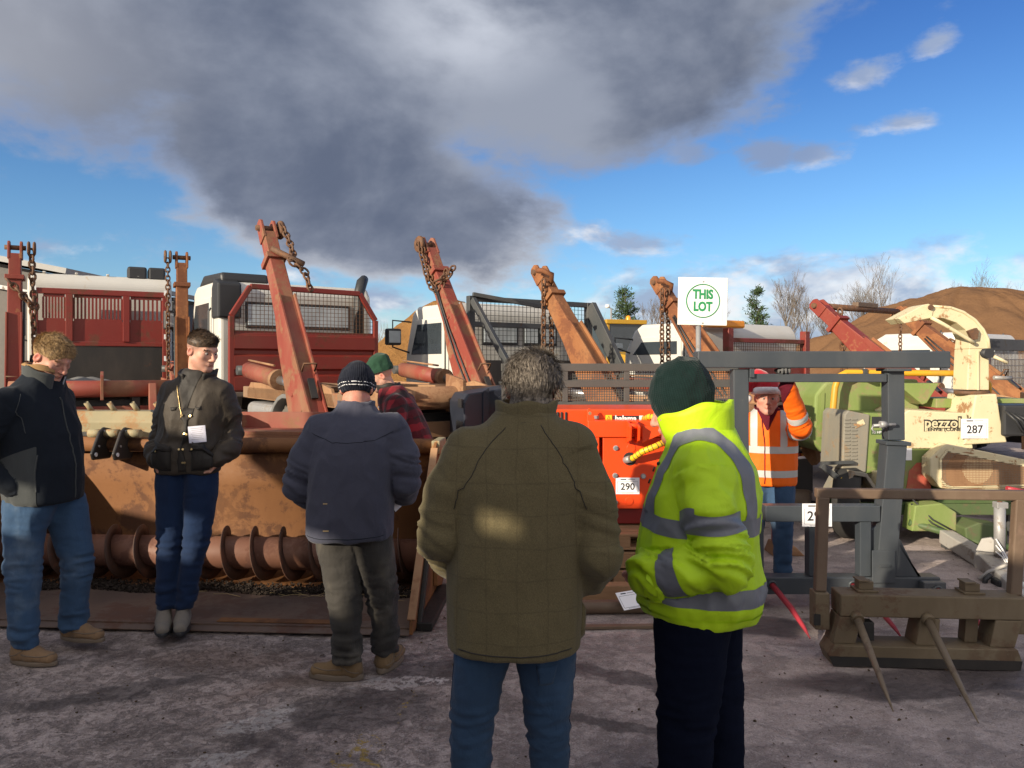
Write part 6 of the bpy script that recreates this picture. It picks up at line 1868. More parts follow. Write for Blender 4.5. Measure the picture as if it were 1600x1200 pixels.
# ------------------------------------------------------------------ sign on its pole
def sign():
    d = 5.75
    root = empty('lot_sign', (at(1092, 570, d).x, d, 0))
    zc = at(1098, 471, d).z; s = (1137 - 1060) / F_PX * d
    tiltm = Matrix.Translation((0.028, 0, zc)) @ Matrix.Rotation(R(1.2), 4, 'Y')
    bd = MB().box((0, 0, 0), (s, .012, s * .97)).xf(tiltm).build('board', 'white_board', root, .004)
    MB().box((0, -.0072, 0), (s * .80, .0015, s * .78)).xf(tiltm).build('printed_sheet', 'label_white', bd)
    rg = MB().torus((0, -.0085, .004), s * .335, .0045, (0, 1, 0), 56, 6).xf(tiltm).build('ring', 'sign_green', bd)
    for t, z in (('THIS', .050), ('LOT', -.042)):
        text_obj(t, 'lettering', 'sign_green', bd, .094, tiltm @ face_cam((0, -.0084, z * s / .37)), bold=.0045, sx=.78)
    MB().cyl((.012, .02, .02), (.0, .02, zc - s * .3), .019, 14).build('pole', 'galvanised', root)
    for z in (s * .40, -s * .44): MB().box((.0, -.008, z), (.012, .004, .012)).xf(tiltm).build('screw', 'chrome', bd)
    tag(root, 'white square board on a pole reading THIS LOT in a green ring', 'sign')
sign()

# ------------------------------------------------------------------ odd things around the santa-hatted man
def odds():
    b = at(1218, 868, 6.75)
    root = empty('red_stand', (b.x, 6.75, 0))
    MB().prism([(-.06, 0), (-.05, .62), (.03, .64), (.05, 0)], 'y', -.05, .05).build('post', 'dark_red_paint', root, .008)
    MB().prism([(-.10, 0), (-.06, .10), (.10, .08), (.18, 0)], 'y', -.12, .12).build('foot', 'tan_rust', root, .008)
    tag(root, 'dark red steel stand just right of the santa-hatted man\'s legs', 'stand')
    w = at(1243, 762, 8.4)
    root = empty('steel_roller', (w.x, 8.4, 0), R(-25))
    zc = .15
    MB().lathe([(0, -.16), (.13, -.16), (.145, -.13), (.145, .13), (.13, .16), (0, .16)], (0, 0, zc), (1, 0, 0), 24).build('drum', 'brown_paint', root)
    MB().cyl((-.22, 0, zc), (.22, 0, zc), .03, 12).build('shaft', 'black_steel', root)
    tag(root, 'small brown steel roller lying on the yard beyond the orange jacket', 'roller')
    # long dark trailer bed behind him
    root = empty('flat_trailer', (3.05, 9.0, 0), R(6))
    MB().span((-1.2, -.1, .62), (1.3, .1, .82)).build('side_beam', 'black_steel', root, .008)
    MB().span((-1.2, -.1, .83), (1.3, .6, .87)).build('bed', 'dark_grey_steel', root, .004)
    for x in (-.9, .9): MB().span((x - .05, .0, 0), (x + .05, .1, .619)).build('leg', 'black_steel', root)
    MB().bar((-.4, -.12, .95), (.5, -.12, 1.0), .05, .12).build('lamp_bar', 'dark_red_paint', root)
    MB().span((.25, -.16, 1.0), (.42, -.05, 1.35)).build('lamp_box', 'black_plastic', root, .02)
    MB().span((.28, -.175, .93), (.36, -.161, .98)).build('tail_lamp', 'lamp_red', root)
    MB().span((-.8, .1, .871), (.1, .5, 1.25)).build('load_box', 'tan_rust', root, .01)
    tag(root, 'dark flat trailer bed with a tail lamp behind the orange jacket', 'trailer')
odds()
# ------------------------------------------------------------------ people: distance-field bodies and clothes
class Field:
    def __init__(self, lo, hi, h):
        self.h = h; self.lo = np.array(lo, float)
        self.ax = [np.arange(lo[i], hi[i] + h, h, dtype=np.float64) for i in range(3)]
        self.F = np.full([len(a) for a in self.ax], 0.6, dtype=np.float64)
    def block(self, lo, hi):
        sl = []
        for i in range(3):
            a = max(0, int((lo[i] - self.lo[i]) / self.h) - 1); b = min(len(self.ax[i]), int((hi[i] - self.lo[i]) / self.h) + 2)
            if b <= a: return None, None
            sl.append(slice(a, b))
        sl = tuple(sl)
        return sl, (self.ax[0][sl[0]][:, None, None], self.ax[1][sl[1]][None, :, None], self.ax[2][sl[2]][None, None, :])
    def merge(self, sl, d, k, op='add'):
        A = self.F[sl]
        if op == 'add':
            if k > 0:
                t = np.clip(.5 + .5 * (A - d) / k, 0, 1); self.F[sl] = A * (1 - t) + d * t - k * t * (1 - t)
            else: self.F[sl] = np.minimum(A, d)
        else:
            d = -d
            t = np.clip(.5 - .5 * (A - d) / max(k, 1e-6), 0, 1); self.F[sl] = A * (1 - t) + d * t + k * t * (1 - t)
    def cone(self, a, b, ra, rb, k=.02, u=None, su=1., sv=1., op='add'):
        a = np.array(a, float); b = np.array(b, float); m = max(ra, rb) * max(su, sv, 1) + k + 2.5 * self.h
        sl, P = self.block(np.minimum(a, b) - m, np.maximum(a, b) + m)
        if sl is None: return
        ab = b - a; L2 = max(1e-9, ab @ ab)
        px, py, pz = P[0] - a[0], P[1] - a[1], P[2] - a[2]
        t = np.clip((px * ab[0] + py * ab[1] + pz * ab[2]) / L2, 0, 1)
        qx, qy, qz = px - t * ab[0], py - t * ab[1], pz - t * ab[2]
        q2 = qx * qx + qy * qy + qz * qz
        r = ra + (rb - ra) * t
        if u is None: d = np.sqrt(q2) - r
        else:
            u = np.array(u, float); u /= np.linalg.norm(u)
            qu = qx * u[0] + qy * u[1] + qz * u[2]
            d = (np.sqrt((qu / su) ** 2 + np.maximum(0, q2 - qu * qu) / sv ** 2) - r) * min(su, sv)
        self.merge(sl, d, k, op)
    def ell(self, c, r, k=.02, rot=None, op='add'):
        c = np.array(c, float); r = np.array(r, float); m = r.max() + k + 2.5 * self.h
        sl, P = self.block(c - m, c + m)
        if sl is None: return
        x, y, z = P[0] - c[0], P[1] - c[1], P[2] - c[2]
        if rot is not None:
            x, y, z = (rot[0][0] * x + rot[1][0] * y + rot[2][0] * z, rot[0][1] * x + rot[1][1] * y + rot[2][1] * z, rot[0][2] * x + rot[1][2] * y + rot[2][2] * z)
        k0 = np.sqrt((x / r[0]) ** 2 + (y / r[1]) ** 2 + (z / r[2]) ** 2)
        k1 = np.sqrt((x / r[0] ** 2) ** 2 + (y / r[1] ** 2) ** 2 + (z / r[2] ** 2) ** 2) + 1e-9
        self.merge(sl, k0 * (k0 - 1) / k1, k, op)
    def loft(self, rows, k=.02, e=2.0, op='add', capr=.0):
        """stack of ellipses (z, cx, cy, rx, ry)"""
        rows = sorted(rows); T = np.array(rows, float)
        z = self.ax[2]
        zs = np.linspace(T[0, 0], T[-1, 0], 60)
        # smooth (Catmull-like) interpolation of the columns
        C = []
        for j in range(1, 5):
            v = np.interp(zs, T[:, 0], T[:, j])
            for _ in range(3): v[1:-1] = .25 * v[:-2] + .5 * v[1:-1] + .25 * v[2:]
            C.append(np.interp(z, zs, v))
        cx, cy, rx, ry = C
        m = max(T[:, 3].max(), T[:, 4].max()) + k + 2.5 * self.h
        lo = (T[:, 1].min() - m, T[:, 2].min() - m, T[0, 0] - k - 3 * self.h); hi = (T[:, 1].max() + m, T[:, 2].max() + m, T[-1, 0] + k + 3 * self.h)
        sl, P = self.block(lo, hi)
        if sl is None: return
        s2 = sl[2]
        X = np.abs(P[0] - cx[s2][None, None, :]) / rx[s2][None, None, :]; Y = np.abs(P[1] - cy[s2][None, None, :]) / ry[s2][None, None, :]
        rad = (X ** e + Y ** e) ** (1 / e)
        d = (rad - 1) * np.minimum(rx, ry)[s2][None, None, :]
        dz = np.maximum(T[0, 0] - P[2], P[2] - T[-1, 0])
        d = np.maximum(d, dz) if capr == 0 else np.where((d > -capr) & (dz > -capr), np.sqrt(np.maximum(d + capr, 0) ** 2 + np.maximum(dz + capr, 0) ** 2) - capr, np.maximum(d, dz))
        self.merge(sl, d, k, op)
    def cut_below(self, z0):
        self.F = np.maximum(self.F, z0 - self.ax[2][None, None, :])
    def mesh(self):
        F = self.F; S = F < 0; nx, ny, nz = F.shape
        c = np.zeros((nx - 1, ny - 1, nz - 1), np.uint8)
        for i in (0, 1):
            for j in (0, 1):
                for k in (0, 1): c += S[i:nx - 1 + i, j:ny - 1 + j, k:nz - 1 + k]
        act = (c > 0) & (c < 8)
        I = np.argwhere(act)
        idx = np.full(act.shape, -1, np.int64); idx[act] = np.arange(len(I))
        acc = np.zeros((len(I), 3)); cnt = np.zeros(len(I))
        cor = [(i, j, k) for i in (0, 1) for j in (0, 1) for k in (0, 1)]
        for a in cor:
            for b in cor:
                if sum(abs(p - q) for p, q in zip(a, b)) != 1 or a > b: continue
                fa = F[I[:, 0] + a[0], I[:, 1] + a[1], I[:, 2] + a[2]]; fb = F[I[:, 0] + b[0], I[:, 1] + b[1], I[:, 2] + b[2]]
                m = (fa < 0) != (fb < 0)
                t = np.where(m, fa / np.where(m, fa - fb, 1), 0)
                p = np.array(a)[None, :] + t[:, None] * (np.array(b) - np.array(a))[None, :]
                acc[m] += p[m]; cnt[m] += 1
        V = self.lo + (I + acc / cnt[:, None]) * self.h
        Q = []
        for axis in range(3):
            o = [q for q in range(3) if q != axis]
            A = S.take(range(0, F.shape[axis] - 1), axis); B = S.take(range(1, F.shape[axis]), axis)
            E = np.argwhere(A != B)
            ok = np.ones(len(E), bool)
            for q in o: ok &= (E[:, q] > 0) & (E[:, q] < F.shape[q] - 1)
            E = E[ok]
            sg = S[E[:, 0], E[:, 1], E[:, 2]]
            def cell(d0, d1):
                G = E.copy(); G[:, o[0]] += d0; G[:, o[1]] += d1
                return idx[G[:, 0], G[:, 1], G[:, 2]]
            q = np.stack([cell(-1, -1), cell(0, -1), cell(0, 0), cell(-1, 0)], 1)
            flip = sg if axis != 1 else ~sg
            q = np.where(flip[:, None], q, q[:, ::-1])
            Q.append(q)
        Q = np.concatenate(Q); Q = Q[(Q >= 0).all(1)]
        return V, Q

def vnormals(V, Q):
    n = np.cross(V[Q[:, 2]] - V[Q[:, 0]], V[Q[:, 3]] - V[Q[:, 1]])
    N = np.zeros_like(V)
    for j in range(4): np.add.at(N, Q[:, j], n)
    return N / (np.linalg.norm(N, axis=1)[:, None] + 1e-12)

def relax(V, Q, it=2, lam=.5):
    for _ in range(it):
        A = np.zeros_like(V); c = np.zeros(len(V))
        for a, b in ((0, 1), (1, 2), (2, 3), (3, 0)):
            np.add.at(A, Q[:, a], V[Q[:, b]]); np.add.at(c, Q[:, a], 1)
            np.add.at(A, Q[:, b], V[Q[:, a]]); np.add.at(c, Q[:, b], 1)
        V = V * (1 - lam) + lam * A / np.maximum(c, 1)[:, None]
    return V

def clip_polys(V, Q, s):
    """keep the part of the quads where s > 0; crisp interpolated edge"""
    keep = s > 0
    n = keep[Q].sum(1)
    full = Q[n == 4]; part = Q[(n > 0) & (n < 4)]
    VV = [tuple(v) for v in V]; polys = [tuple(q) for q in full]
    cache = {}
    for q in part:
        out = []
        for a, b in zip(q, np.roll(q, -1)):
            if keep[a]: out.append(int(a))
            if keep[a] != keep[b]:
                key = (min(a, b), max(a, b))
                if key not in cache:
                    t = s[a] / (s[a] - s[b]); VV.append(tuple(V[a] + t * (V[b] - V[a]))); cache[key] = len(VV) - 1
                out.append(cache[key])
        if len(out) >= 3: polys.append(tuple(out))
    used = sorted({i for p in polys for i in p}); mp = {i: k for k, i in enumerate(used)}
    return [VV[i] for i in used], [tuple(mp[i] for i in p) for p in polys]

def poly_obj(name, V, polys, mat, parent=None, matrix=None):
    me = bpy.data.meshes.new(name); me.from_pydata([tuple(v) for v in V], [], [tuple(int(i) for i in p) for p in polys])
    me.polygons.foreach_set('use_smooth', [True] * len(me.polygons)); me.update()
    me.materials.append(M[mat])
    o = bpy.data.objects.new(name, me); COL.objects.link(o)
    if parent is not None: o.parent = parent
    if matrix is not None: o.matrix_local = matrix
    return o

def chain_param(V, pts):
    """distance to a polyline and length along it for every vertex"""
    pts = np.array(pts, float); best = np.full(len(V), 9.); S = np.zeros(len(V)); acc = 0
    for a, b in zip(pts, pts[1:]):
        ab = b - a; L = np.linalg.norm(ab)
        t = np.clip(((V - a) @ ab) / (L * L), 0, 1)
        d = np.linalg.norm(V - (a + t[:, None] * ab), axis=1)
        m = d < best; best[m] = d[m]; S[m] = acc + t[m] * L; acc += L
    return best, S, acc

def ridged(P, f, seed, oct=2):
    n = fbm(P, f, oct, seed, .45); return np.clip(1 - 1.25 * np.abs(2 * n - 1), 0, 1) ** 1.3

from mathutils.bvhtree import BVHTree
# ---- heads ----------------------------------------------------------
def head_mesh(sp):
    """head in its own frame: +Y is the face, z up, origin between the ears"""
    f = Field((-.11, -.14, -.20), (.11, .15, .15), .0042)
    w = sp.get('wide', 1.0)
    f.ell((0, -.015, .035), (.077 * w, .098, .087), .0)
    f.ell((0, .030, -.035), (.063 * w, .062, .084), .03)
    for s in (-1, 1):
        f.cone((s * .052 * w, .0, -.055), (s * .016, .070, -.098), .022, .018, .025)
        f.ell((s * .044 * w, .056, -.018), (.022, .022, .020), .02)
    f.ell((0, .074, -.098), (.022, .018, .017), .018)
    f.cone((-.04, .072, .024), (0, .083, .020), .010, .011, .015); f.cone((.04, .072, .024), (0, .083, .020), .010, .011, .015)
    for s in (-1, 1):
        f.ell((s * .031, .097, .003), (.019, .015, .0085), .012, op='sub')
        if sp.get('lids'): f.ell((s * .031, .0775, .0035), (.0150, .0105, .0095), .004)
    f.cone((0, .088, .012), (0, .112, -.030), .0075, .0115, .010)
    f.ell((0, .106, -.034), (.013, .012, .009), .008)
    for s in (-1, 1): f.ell((s * .013, .098, -.036), (.008, .011, .008), .006)
    f.ell((0, .083, -.060), (.026, .014, .012), .01)
    f.ell((0, .094, -.0595), (.022, .0065, .0042), .004); f.ell((0, .0925, -.0685), (.019, .0065, .0052), .004)
    for s in (-1, 1):
        rt = Matrix.Rotation(R(-14), 3, 'X') @ Matrix.Rotation(R(s * 18), 3, 'Z')
        f.ell((s * .079 * w, -.014, -.006), (.010, .020, .032), .008, rt)
        f.ell((s * .090 * w, -.010, -.002), (.010, .011, .019), .006, rt, op='sub')
    # neck
    nb = np.array(sp.get('neck', (0, -.045, -.19)), float); o0 = np.array((0, -.025, -.07)); dv = nb - o0; nb = o0 + dv * min(1.0, .125 / np.linalg.norm(dv))
    f.cone((0, -.025, -.07), nb, .054 * sp.get('neckr', 1.0), .060 * sp.get('neckr', 1.0), .03)
    if sp.get('jowl'): f.ell((0, .035, -.10), (.045, .04, .03), .03)
    V, Q = f.mesh()
    V = relax(V, Q, 1, .35)
    N = vnormals(V, Q)
    tint = np.zeros((len(V), 4)); tint[:, :3] = (.5, .25, .2)
    def spot(c, r, colr, a):
        d = np.sqrt((((V - np.array(c)) / np.array(r)) ** 2).sum(1)); k = np.clip(1.3 - d, 0, 1) * a
        k = np.clip(k, 0, a)
        tint[:, :3] = tint[:, :3] * (1 - k[:, None]) + np.array(colr)[None, :] * k[:, None]; tint[:, 3] = np.maximum(tint[:, 3], k)
    for s in (-1, 1):
        spot((s * .042, .07, -.030), (.028, .03, .022), (.55, .15, .11), sp.get('flush', .5))
        spot((s * .085, -.012, -.004), (.02, .022, .034), (.56, .12, .09), .8)
        spot((s * .031, .085, .004), (.020, .018, .012), (.20, .085, .06), .6)
        if sp.get('lids'): spot((s * .031, .088, -.0035), (.017, .012, .0022), (.05, .03, .025), .9)
    spot((0, .11, -.034), (.016, .014, .012), (.56, .16, .12), .6)
    spot((0, .095, -.064), (.023, .012, .010), (.42, .10, .09), .8)
    if sp.get('stubble'):
        c, a = sp['stubble']
        m = np.clip((-.030 - V[:, 2] + .25 * np.clip(.06 - V[:, 1], -.1, .1)) / .03, 0, 1) * np.clip((V[:, 1] + .02) / .03, 0, 1) * np.clip((V[:, 2] + .125) / .02, 0, 1)
        lip = np.sqrt((((V - np.array((0, .095, -.064))) / np.array((.028, .02, .013))) ** 2).sum(1)) < 1
        m = np.where(lip, 0, m) * a * (.6 + .8 * vnoise(V, 180, 3))
        m = np.clip(m, 0, 1)
        tint[:, :3] = tint[:, :3] * (1 - m[:, None]) + np.array(c)[None, :] * m[:, None]; tint[:, 3] = np.maximum(tint[:, 3], m)
    if sp.get('fade'):       # clipped sides
        c, a = sp['fade']
        m = np.clip((V[:, 2] + .02 - .55 * np.clip(V[:, 1] - .02, 0, 1)) / .04, 0, 1) * np.clip((.060 - V[:, 1]) / .025, 0, 1) * a
        tint[:, :3] = tint[:, :3] * (1 - m[:, None]) + np.array(c)[None, :] * m[:, None]; tint[:, 3] = np.maximum(tint[:, 3], m)
    return V, Q, N, tint

def strands(V, Q, N, mask, n, length, comb, width, seed, curl=.25, lift=.5, seg=3):
    """hair as many thin tapering blades rooted on the scalp"""
    r = np.random.RandomState(seed)
    C = V[Q].mean(1); m = mask(C); idx = np.where(m > 0)[0]
    pr = m[idx] / m[idx].sum()
    pick = r.choice(idx, n, p=pr)
    B = np.clip(r.rand(n, 2), 0, 1)
    P = V[Q[pick, 0]] * ((1 - B[:, :1]) * (1 - B[:, 1:])) + V[Q[pick, 1]] * (B[:, :1] * (1 - B[:, 1:])) + V[Q[pick, 2]] * (B[:, :1] * B[:, 1:]) + V[Q[pick, 3]] * ((1 - B[:, :1]) * B[:, 1:])
    Nn = N[Q[pick, 0]]
    L = (length(P) if callable(length) else np.full(n, length)) * (.65 + .7 * r.rand(n))
    cd = comb(P) if callable(comb) else np.tile(np.array(comb, float), (n, 1))
    cd = cd - Nn * (cd * Nn).sum(1)[:, None]
    cl = np.stack([vnoise(P, 22, seed + k) - .5 for k in range(3)], 1) * 2.2
    D = Nn * lift + cd + cl * curl * 2 + r.normal(0, curl, (n, 3))
    D /= np.linalg.norm(D, axis=1)[:, None]
    D2 = D - Nn * .45 + r.normal(0, curl * .8, (n, 3)) + np.array((0, 0, -.15)); D2 /= np.linalg.norm(D2, axis=1)[:, None]
    W = np.cross(D, Nn + r.normal(0, .3, (n, 3))); W /= np.linalg.norm(W, axis=1)[:, None] + 1e-9
    w = width * (.6 + .8 * r.rand(n))[:, None]
    P = P - Nn * .002
    p1 = P + D * (L * .5)[:, None]; p2 = p1 + D2 * (L * .5)[:, None]
    VV = np.stack([P - W * w, P + W * w, p1 - W * w * .8, p1 + W * w * .8, p2], 1).reshape(-1, 3)
    o = np.arange(n) * 5
    polys = [t for k in o for t in ((k, k + 1, k + 3, k + 2), (k + 2, k + 3, k + 4))]
    return VV, polys

def hair_obj(root, Hm, V, Q, N, mask, mat, n, length, comb, width, seed, curl, lift, cap=.006, capn=.004):
    m = mask(V)
    Vo = V + N * (cap * np.clip(m * 2, 0, 1) + capn * (vnoise(V, 60, seed) - .5))[:, None]
    v1, p1 = clip_polys(Vo, Q, m - .12)
    v2, p2 = strands(V + N * cap * .6, Q, N, lambda C: np.where(mask(C) > .1, mask(C), 0), n, length, comb, width, seed, curl, lift)
    o = len(v1)
    return poly_obj('hair', list(v1) + [tuple(q) for q in v2], p1 + [tuple(i + o for i in p) for p in p2], mat, root, Hm)

def beanie(root, Hm, mat, c=(0, -.012, .045), r=(.094, .116, .112), plane=(.012, .33), cuff=.052, tall=0.0, seed=1, slouch=(0, 0, 0), name='beanie', stripe=None):
    f = Field((-.16, -.18, -.12), (.16, .18, .26), .006)
    f.ell(c, r, 0)
    if tall: f.ell((c[0] + slouch[0], c[1] + slouch[1], c[2] + r[2] * .55 + tall * .5), (r[0] * .72, r[1] * .72, r[2] * .5 + tall * .4), .05)
    V, Q = f.mesh(); N = vnormals(V, Q)
    V = V + N * (.010 * (ridged(V * np.array((1, 1, .7)), 16, seed) - .4) + .006 * (vnoise(V, 40, seed + 3) - .5))[:, None]
    s = V[:, 2] - (plane[0] + plane[1] * V[:, 1])
    v, p = clip_polys(V, Q, s)
    o = poly_obj(name, v, p, mat, root, Hm)
    if cuff:
        V2 = V + N * (.006 + .003 * np.sin(np.arctan2(V[:, 0], V[:, 1]) * 46))[:, None]
        s2 = np.minimum(s + .010, cuff - s)
        v, p = clip_polys(V2, Q, s2)
        poly_obj('cuff', v, p, mat, o)
    if stripe:
        for a, b, mt in stripe:
            v, p = clip_polys(V + N * (.0075 if cuff else .003), Q, np.minimum(s - a, b - s))
            poly_obj('stripe', v, p, mt, o)
    return o

def hand_arrays(wrist, direction, palm, curl=.5, side=1, spread=.1, h=.0055, glove=1.0):
    """palm and five fingers: returns vertices and quads in person space"""
    d = Vector(direction).normalized(); n = Vector(palm); n = (n - d * n.dot(d)).normalized(); s = d.cross(n) * side
    Wv = Vector(wrist)
    def P(a, b, c): return tuple(Wv + d * a + s * b + n * c)
    lo = [min(Wv[i] - .17, Wv[i] + .17) for i in range(3)]; hi = [Wv[i] + .17 for i in range(3)]
    f = Field([Wv[i] - .20 for i in range(3)], [Wv[i] + .20 for i in range(3)], h)
    g = glove
    f.cone(P(-.025, 0, 0), P(0, 0, 0), .027 * g, .026 * g, .01)
    for b, L in ((-.028, .082), (-.009, .088), (.010, .085), (.028, .077)): f.cone(P(.005, b * .6, 0), P(L, b, .002), .015 * g, .011 * g, .012)
    for b, L0, l in ((-.030, .082, (.034, .022, .016)), (-.010, .088, (.038, .026, .018)), (.011, .085, (.035, .024, .017)), (.031, .077, (.027, .019, .015))):
        p = Vector((L0, b, .0)); ang = curl * .5
        for i, q in enumerate(l):
            ang += curl * (.55, .75, .45)[i]
            e = p + Vector((math.cos(ang) * q, b * spread * .5, math.sin(ang) * q))
            f.cone(P(*p), P(*e), (.0098 - .0010 * i) * g, (.0092 - .0012 * i) * g, .004)
            p = e
    p = Vector((.025, -.028, .004)); q = Vector((.055, -.050, .022)); r_ = Vector((.080, -.050 + .028 * curl, .034)); t = Vector((.098, -.046 + .05 * curl, .040))
    f.cone(P(*p), P(*q), .014 * g, .0115 * g, .008); f.cone(P(*q), P(*r_), .011 * g, .0098 * g, .004); f.cone(P(*r_), P(*t), .0098 * g, .008 * g, .003)
    return f.mesh()

# ---- clothed body ---------------------------------------------------
class Person:
    def __init__(self, loc, rz, label, skin, head, head_pos, yaw=0., pitch=0., roll=0., tilt_scale=1.0, neck=None):
        self.label = label
        self.Hm = Matrix.Translation(head_pos) @ Matrix.Rotation(yaw, 4, 'Z') @ Matrix.Rotation(roll, 4, 'Y') @ Matrix.Rotation(-pitch, 4, 'X') @ Matrix.Scale(tilt_scale, 4)
        nk = self.Hm.inverted() @ Vector(neck if neck is not None else (head_pos[0], head_pos[1] - .04, head_pos[2] - .19))
        self.lids = head.get('lids')
        self.hV, self.hQ, self.hN, self.hT = head_mesh(dict(head, neck=tuple(nk)))
        self.loc = loc; self.rz = rz; self.skin = skin
        self.extra = []          # more body pieces (hands, limbs)
        self.root = None
    def add(self, V, Q): self.extra.append((V, Q))
    def finish_body(self, torso, arms, legs):
        """one skin mesh: head, neck, trunk, limbs, hands"""
        HV = np.array([tuple(self.Hm @ Vector(v)) for v in self.hV])
        pts = [p for a in arms for p, _ in a] + [(r[1], r[2], r[0]) for r in torso] + [(r[1], r[2], r[0]) for L in legs for r in L]
        lo = np.min(np.array(pts), 0) - .25; hi = np.max(np.array(pts), 0) + .25
        f = Field(lo, hi, .018)
        f.loft([(z, a, b, c * .80, d * .80) for z, a, b, c, d in torso], .03, 2.2)
        for a in arms:
            for (p, r1), (q, r2) in zip(a, a[1:]): f.cone(p, q, r1 * .72, r2 * .72, .02)
        for L in legs: f.loft([(z, a, b, c * .78, d * .78) for z, a, b, c, d in L], .03, 2.0)
        parts = [(HV, self.hQ, self.hT)]
        v, q = f.mesh(); t = np.zeros((len(v), 4)); parts.append((v, q, t))
        for v, q in self.extra: parts.append((v, q, np.zeros((len(v), 4))))
        o = 0; VV = []; QQ = []; TT = []
        for v, q, t in parts: VV.append(v); QQ.append(q + o); TT.append(t); o += len(v)
        V = np.concatenate(VV); Q = np.concatenate(QQ); T = np.concatenate(TT)
        ob = np_mesh('person', V, Q, self.skin)
        at_ = ob.data.attributes.new('tint', 'FLOAT_COLOR', 'POINT'); at_.data.foreach_set('color', T.astype(np.float32).ravel())
        ob.location = self.loc; ob.rotation_euler = (0, 0, self.rz)
        tag(ob, self.label, 'person')
        self.root = ob
        for s in (() if self.lids else (-1, 1)):
            MB().lathe([(0, -.0125), (.007, -.0103), (.0115, -.005), (.0125, 0), (.0115, .005), (.007, .0103), (0, .0125)], (s * .031, .0735, .0025), (0, 1, 0), 14).build('eye', 'eye_white', ob, tri_fix=True).matrix_local = self.Hm
            MB().lathe([(0, .0005), (.0058, 0), (.0055, -.001)], (s * .031, .0860, .0025), (0, 1, -.15), 12).build('iris', 'eye_dark', ob).matrix_local = self.Hm
            # upper lid
        return ob
    def brows(self, mat, n=90, seed=1):
        msk = lambda C: np.where((np.abs(np.abs(C[:, 0]) - .031) < .020) & (np.abs(C[:, 2] - .021 + .10 * (np.abs(C[:, 0]) - .031)) < .0055) & (C[:, 1] > .05), 1., 0)
        if msk(self.hV[self.hQ].mean(1)).sum() < 3: return
        v, p = strands(self.hV, self.hQ, self.hN, msk, n * 2, .011, lambda P: np.stack([np.sign(P[:, 0]), 0 * P[:, 0], .25 + 0 * P[:, 0]], 1), .0016, seed, .12, .25)
        poly_obj('eyebrows', v, p, mat, self.root, self.Hm)

def garment(torso, arms, k_arm=.018, h=.010, e=2.3, shoulders=None, hem_round=.012, extra=None):
    pts = [p for a in arms for p, _ in a] + [(r[1] + sx * r[3], r[2] + sy * r[4], r[0]) for r in torso for sx in (-1, 1) for sy in (-1, 1)]
    lo = np.min(np.array(pts), 0) - .11; hi = np.max(np.array(pts), 0) + .11
    f = Field(lo, hi, h)
    f.loft(torso, .0, e, capr=hem_round)
    if extra: extra(f)
    for a in arms:
        for i, ((p, r1), (q, r2)) in enumerate(zip(a, a[1:])): f.cone(p, q, r1, r2, k_arm if i else .045)
    V, Q = f.mesh()
    V = relax(V, Q, 2, .4)
    return V, Q

def torso_d(V, torso):
    T = np.array(sorted(torso), float)
    cx, cy, rx, ry = [np.interp(V[:, 2], T[:, 0], T[:, j]) for j in range(1, 5)]
    return (np.sqrt(((V[:, 0] - cx) / rx) ** 2 + ((V[:, 1] - cy) / ry) ** 2) - 1) * np.minimum(rx, ry)

def wrinkle(V, Q, torso, arms, seed=1, t_amp=.010, a_amp=.014, waist=None, tf=(6, 6, 2.6), elbow=1.0):
    """drape folds on the trunk, crumples across the sleeves (strongest at the elbows)"""
    N = vnormals(V, Q)
    inf = []
    for a in arms:
        d, s, L = chain_param(V, [p for p, _ in a])
        r = np.interp(s, np.concatenate([[0], np.cumsum([np.linalg.norm(np.array(q[0]) - np.array(p[0])) for p, q in zip(a, a[1:])])]), [r for _, r in a])
        inf.append((d - r, s, L))
    td = torso_d(V, torso)
    disp = t_amp * (ridged(V * np.array(tf) / 6.0, 6.0, seed) - .45) + t_amp * .5 * (ridged(V * np.array((1.4, 1.4, .8)), 11, seed + 5) - .45)
    if waist is not None:
        w = np.exp(-((V[:, 2] - waist) / .07) ** 2)
        disp = disp * (1 + .5 * w) + w * t_amp * .8 * (ridged(V * np.array((.5, .5, 2.2)), 9, seed + 9) - .45)
    isarm = np.zeros(len(V)) ; S = np.zeros(len(V)); AI = np.full(len(V), -1)
    for i, (d, s, L) in enumerate(inf):
        m = (d < td + .004) & (s > .02)
        a = arms[i]
        e = np.array(a[len(a) // 2][0]); we = np.exp(-(np.linalg.norm(V - e, axis=1) / .13) ** 2)
        cw = np.exp(-((L - s) / .09) ** 2)
        tw = np.stack([s * 14 + 2.6 * np.sin(V[:, 2] * 11 + V[:, 0] * 7 + i), V[:, 0] * 5, V[:, 1] * 5 + V[:, 2] * 2], 1)
        ad = a_amp * (.35 + 1.0 * we * elbow + .6 * cw) * (ridged(tw, 1.0, seed + 20 + i, 2) - .42) + a_amp * .4 * (ridged(V, 9, seed + 31 + i) - .42)
        disp = np.where(m, ad, disp); AI = np.where(m, i, AI); S = np.where(m, s, S)
    V2 = V + N * disp[:, None]
    return V2, AI, S

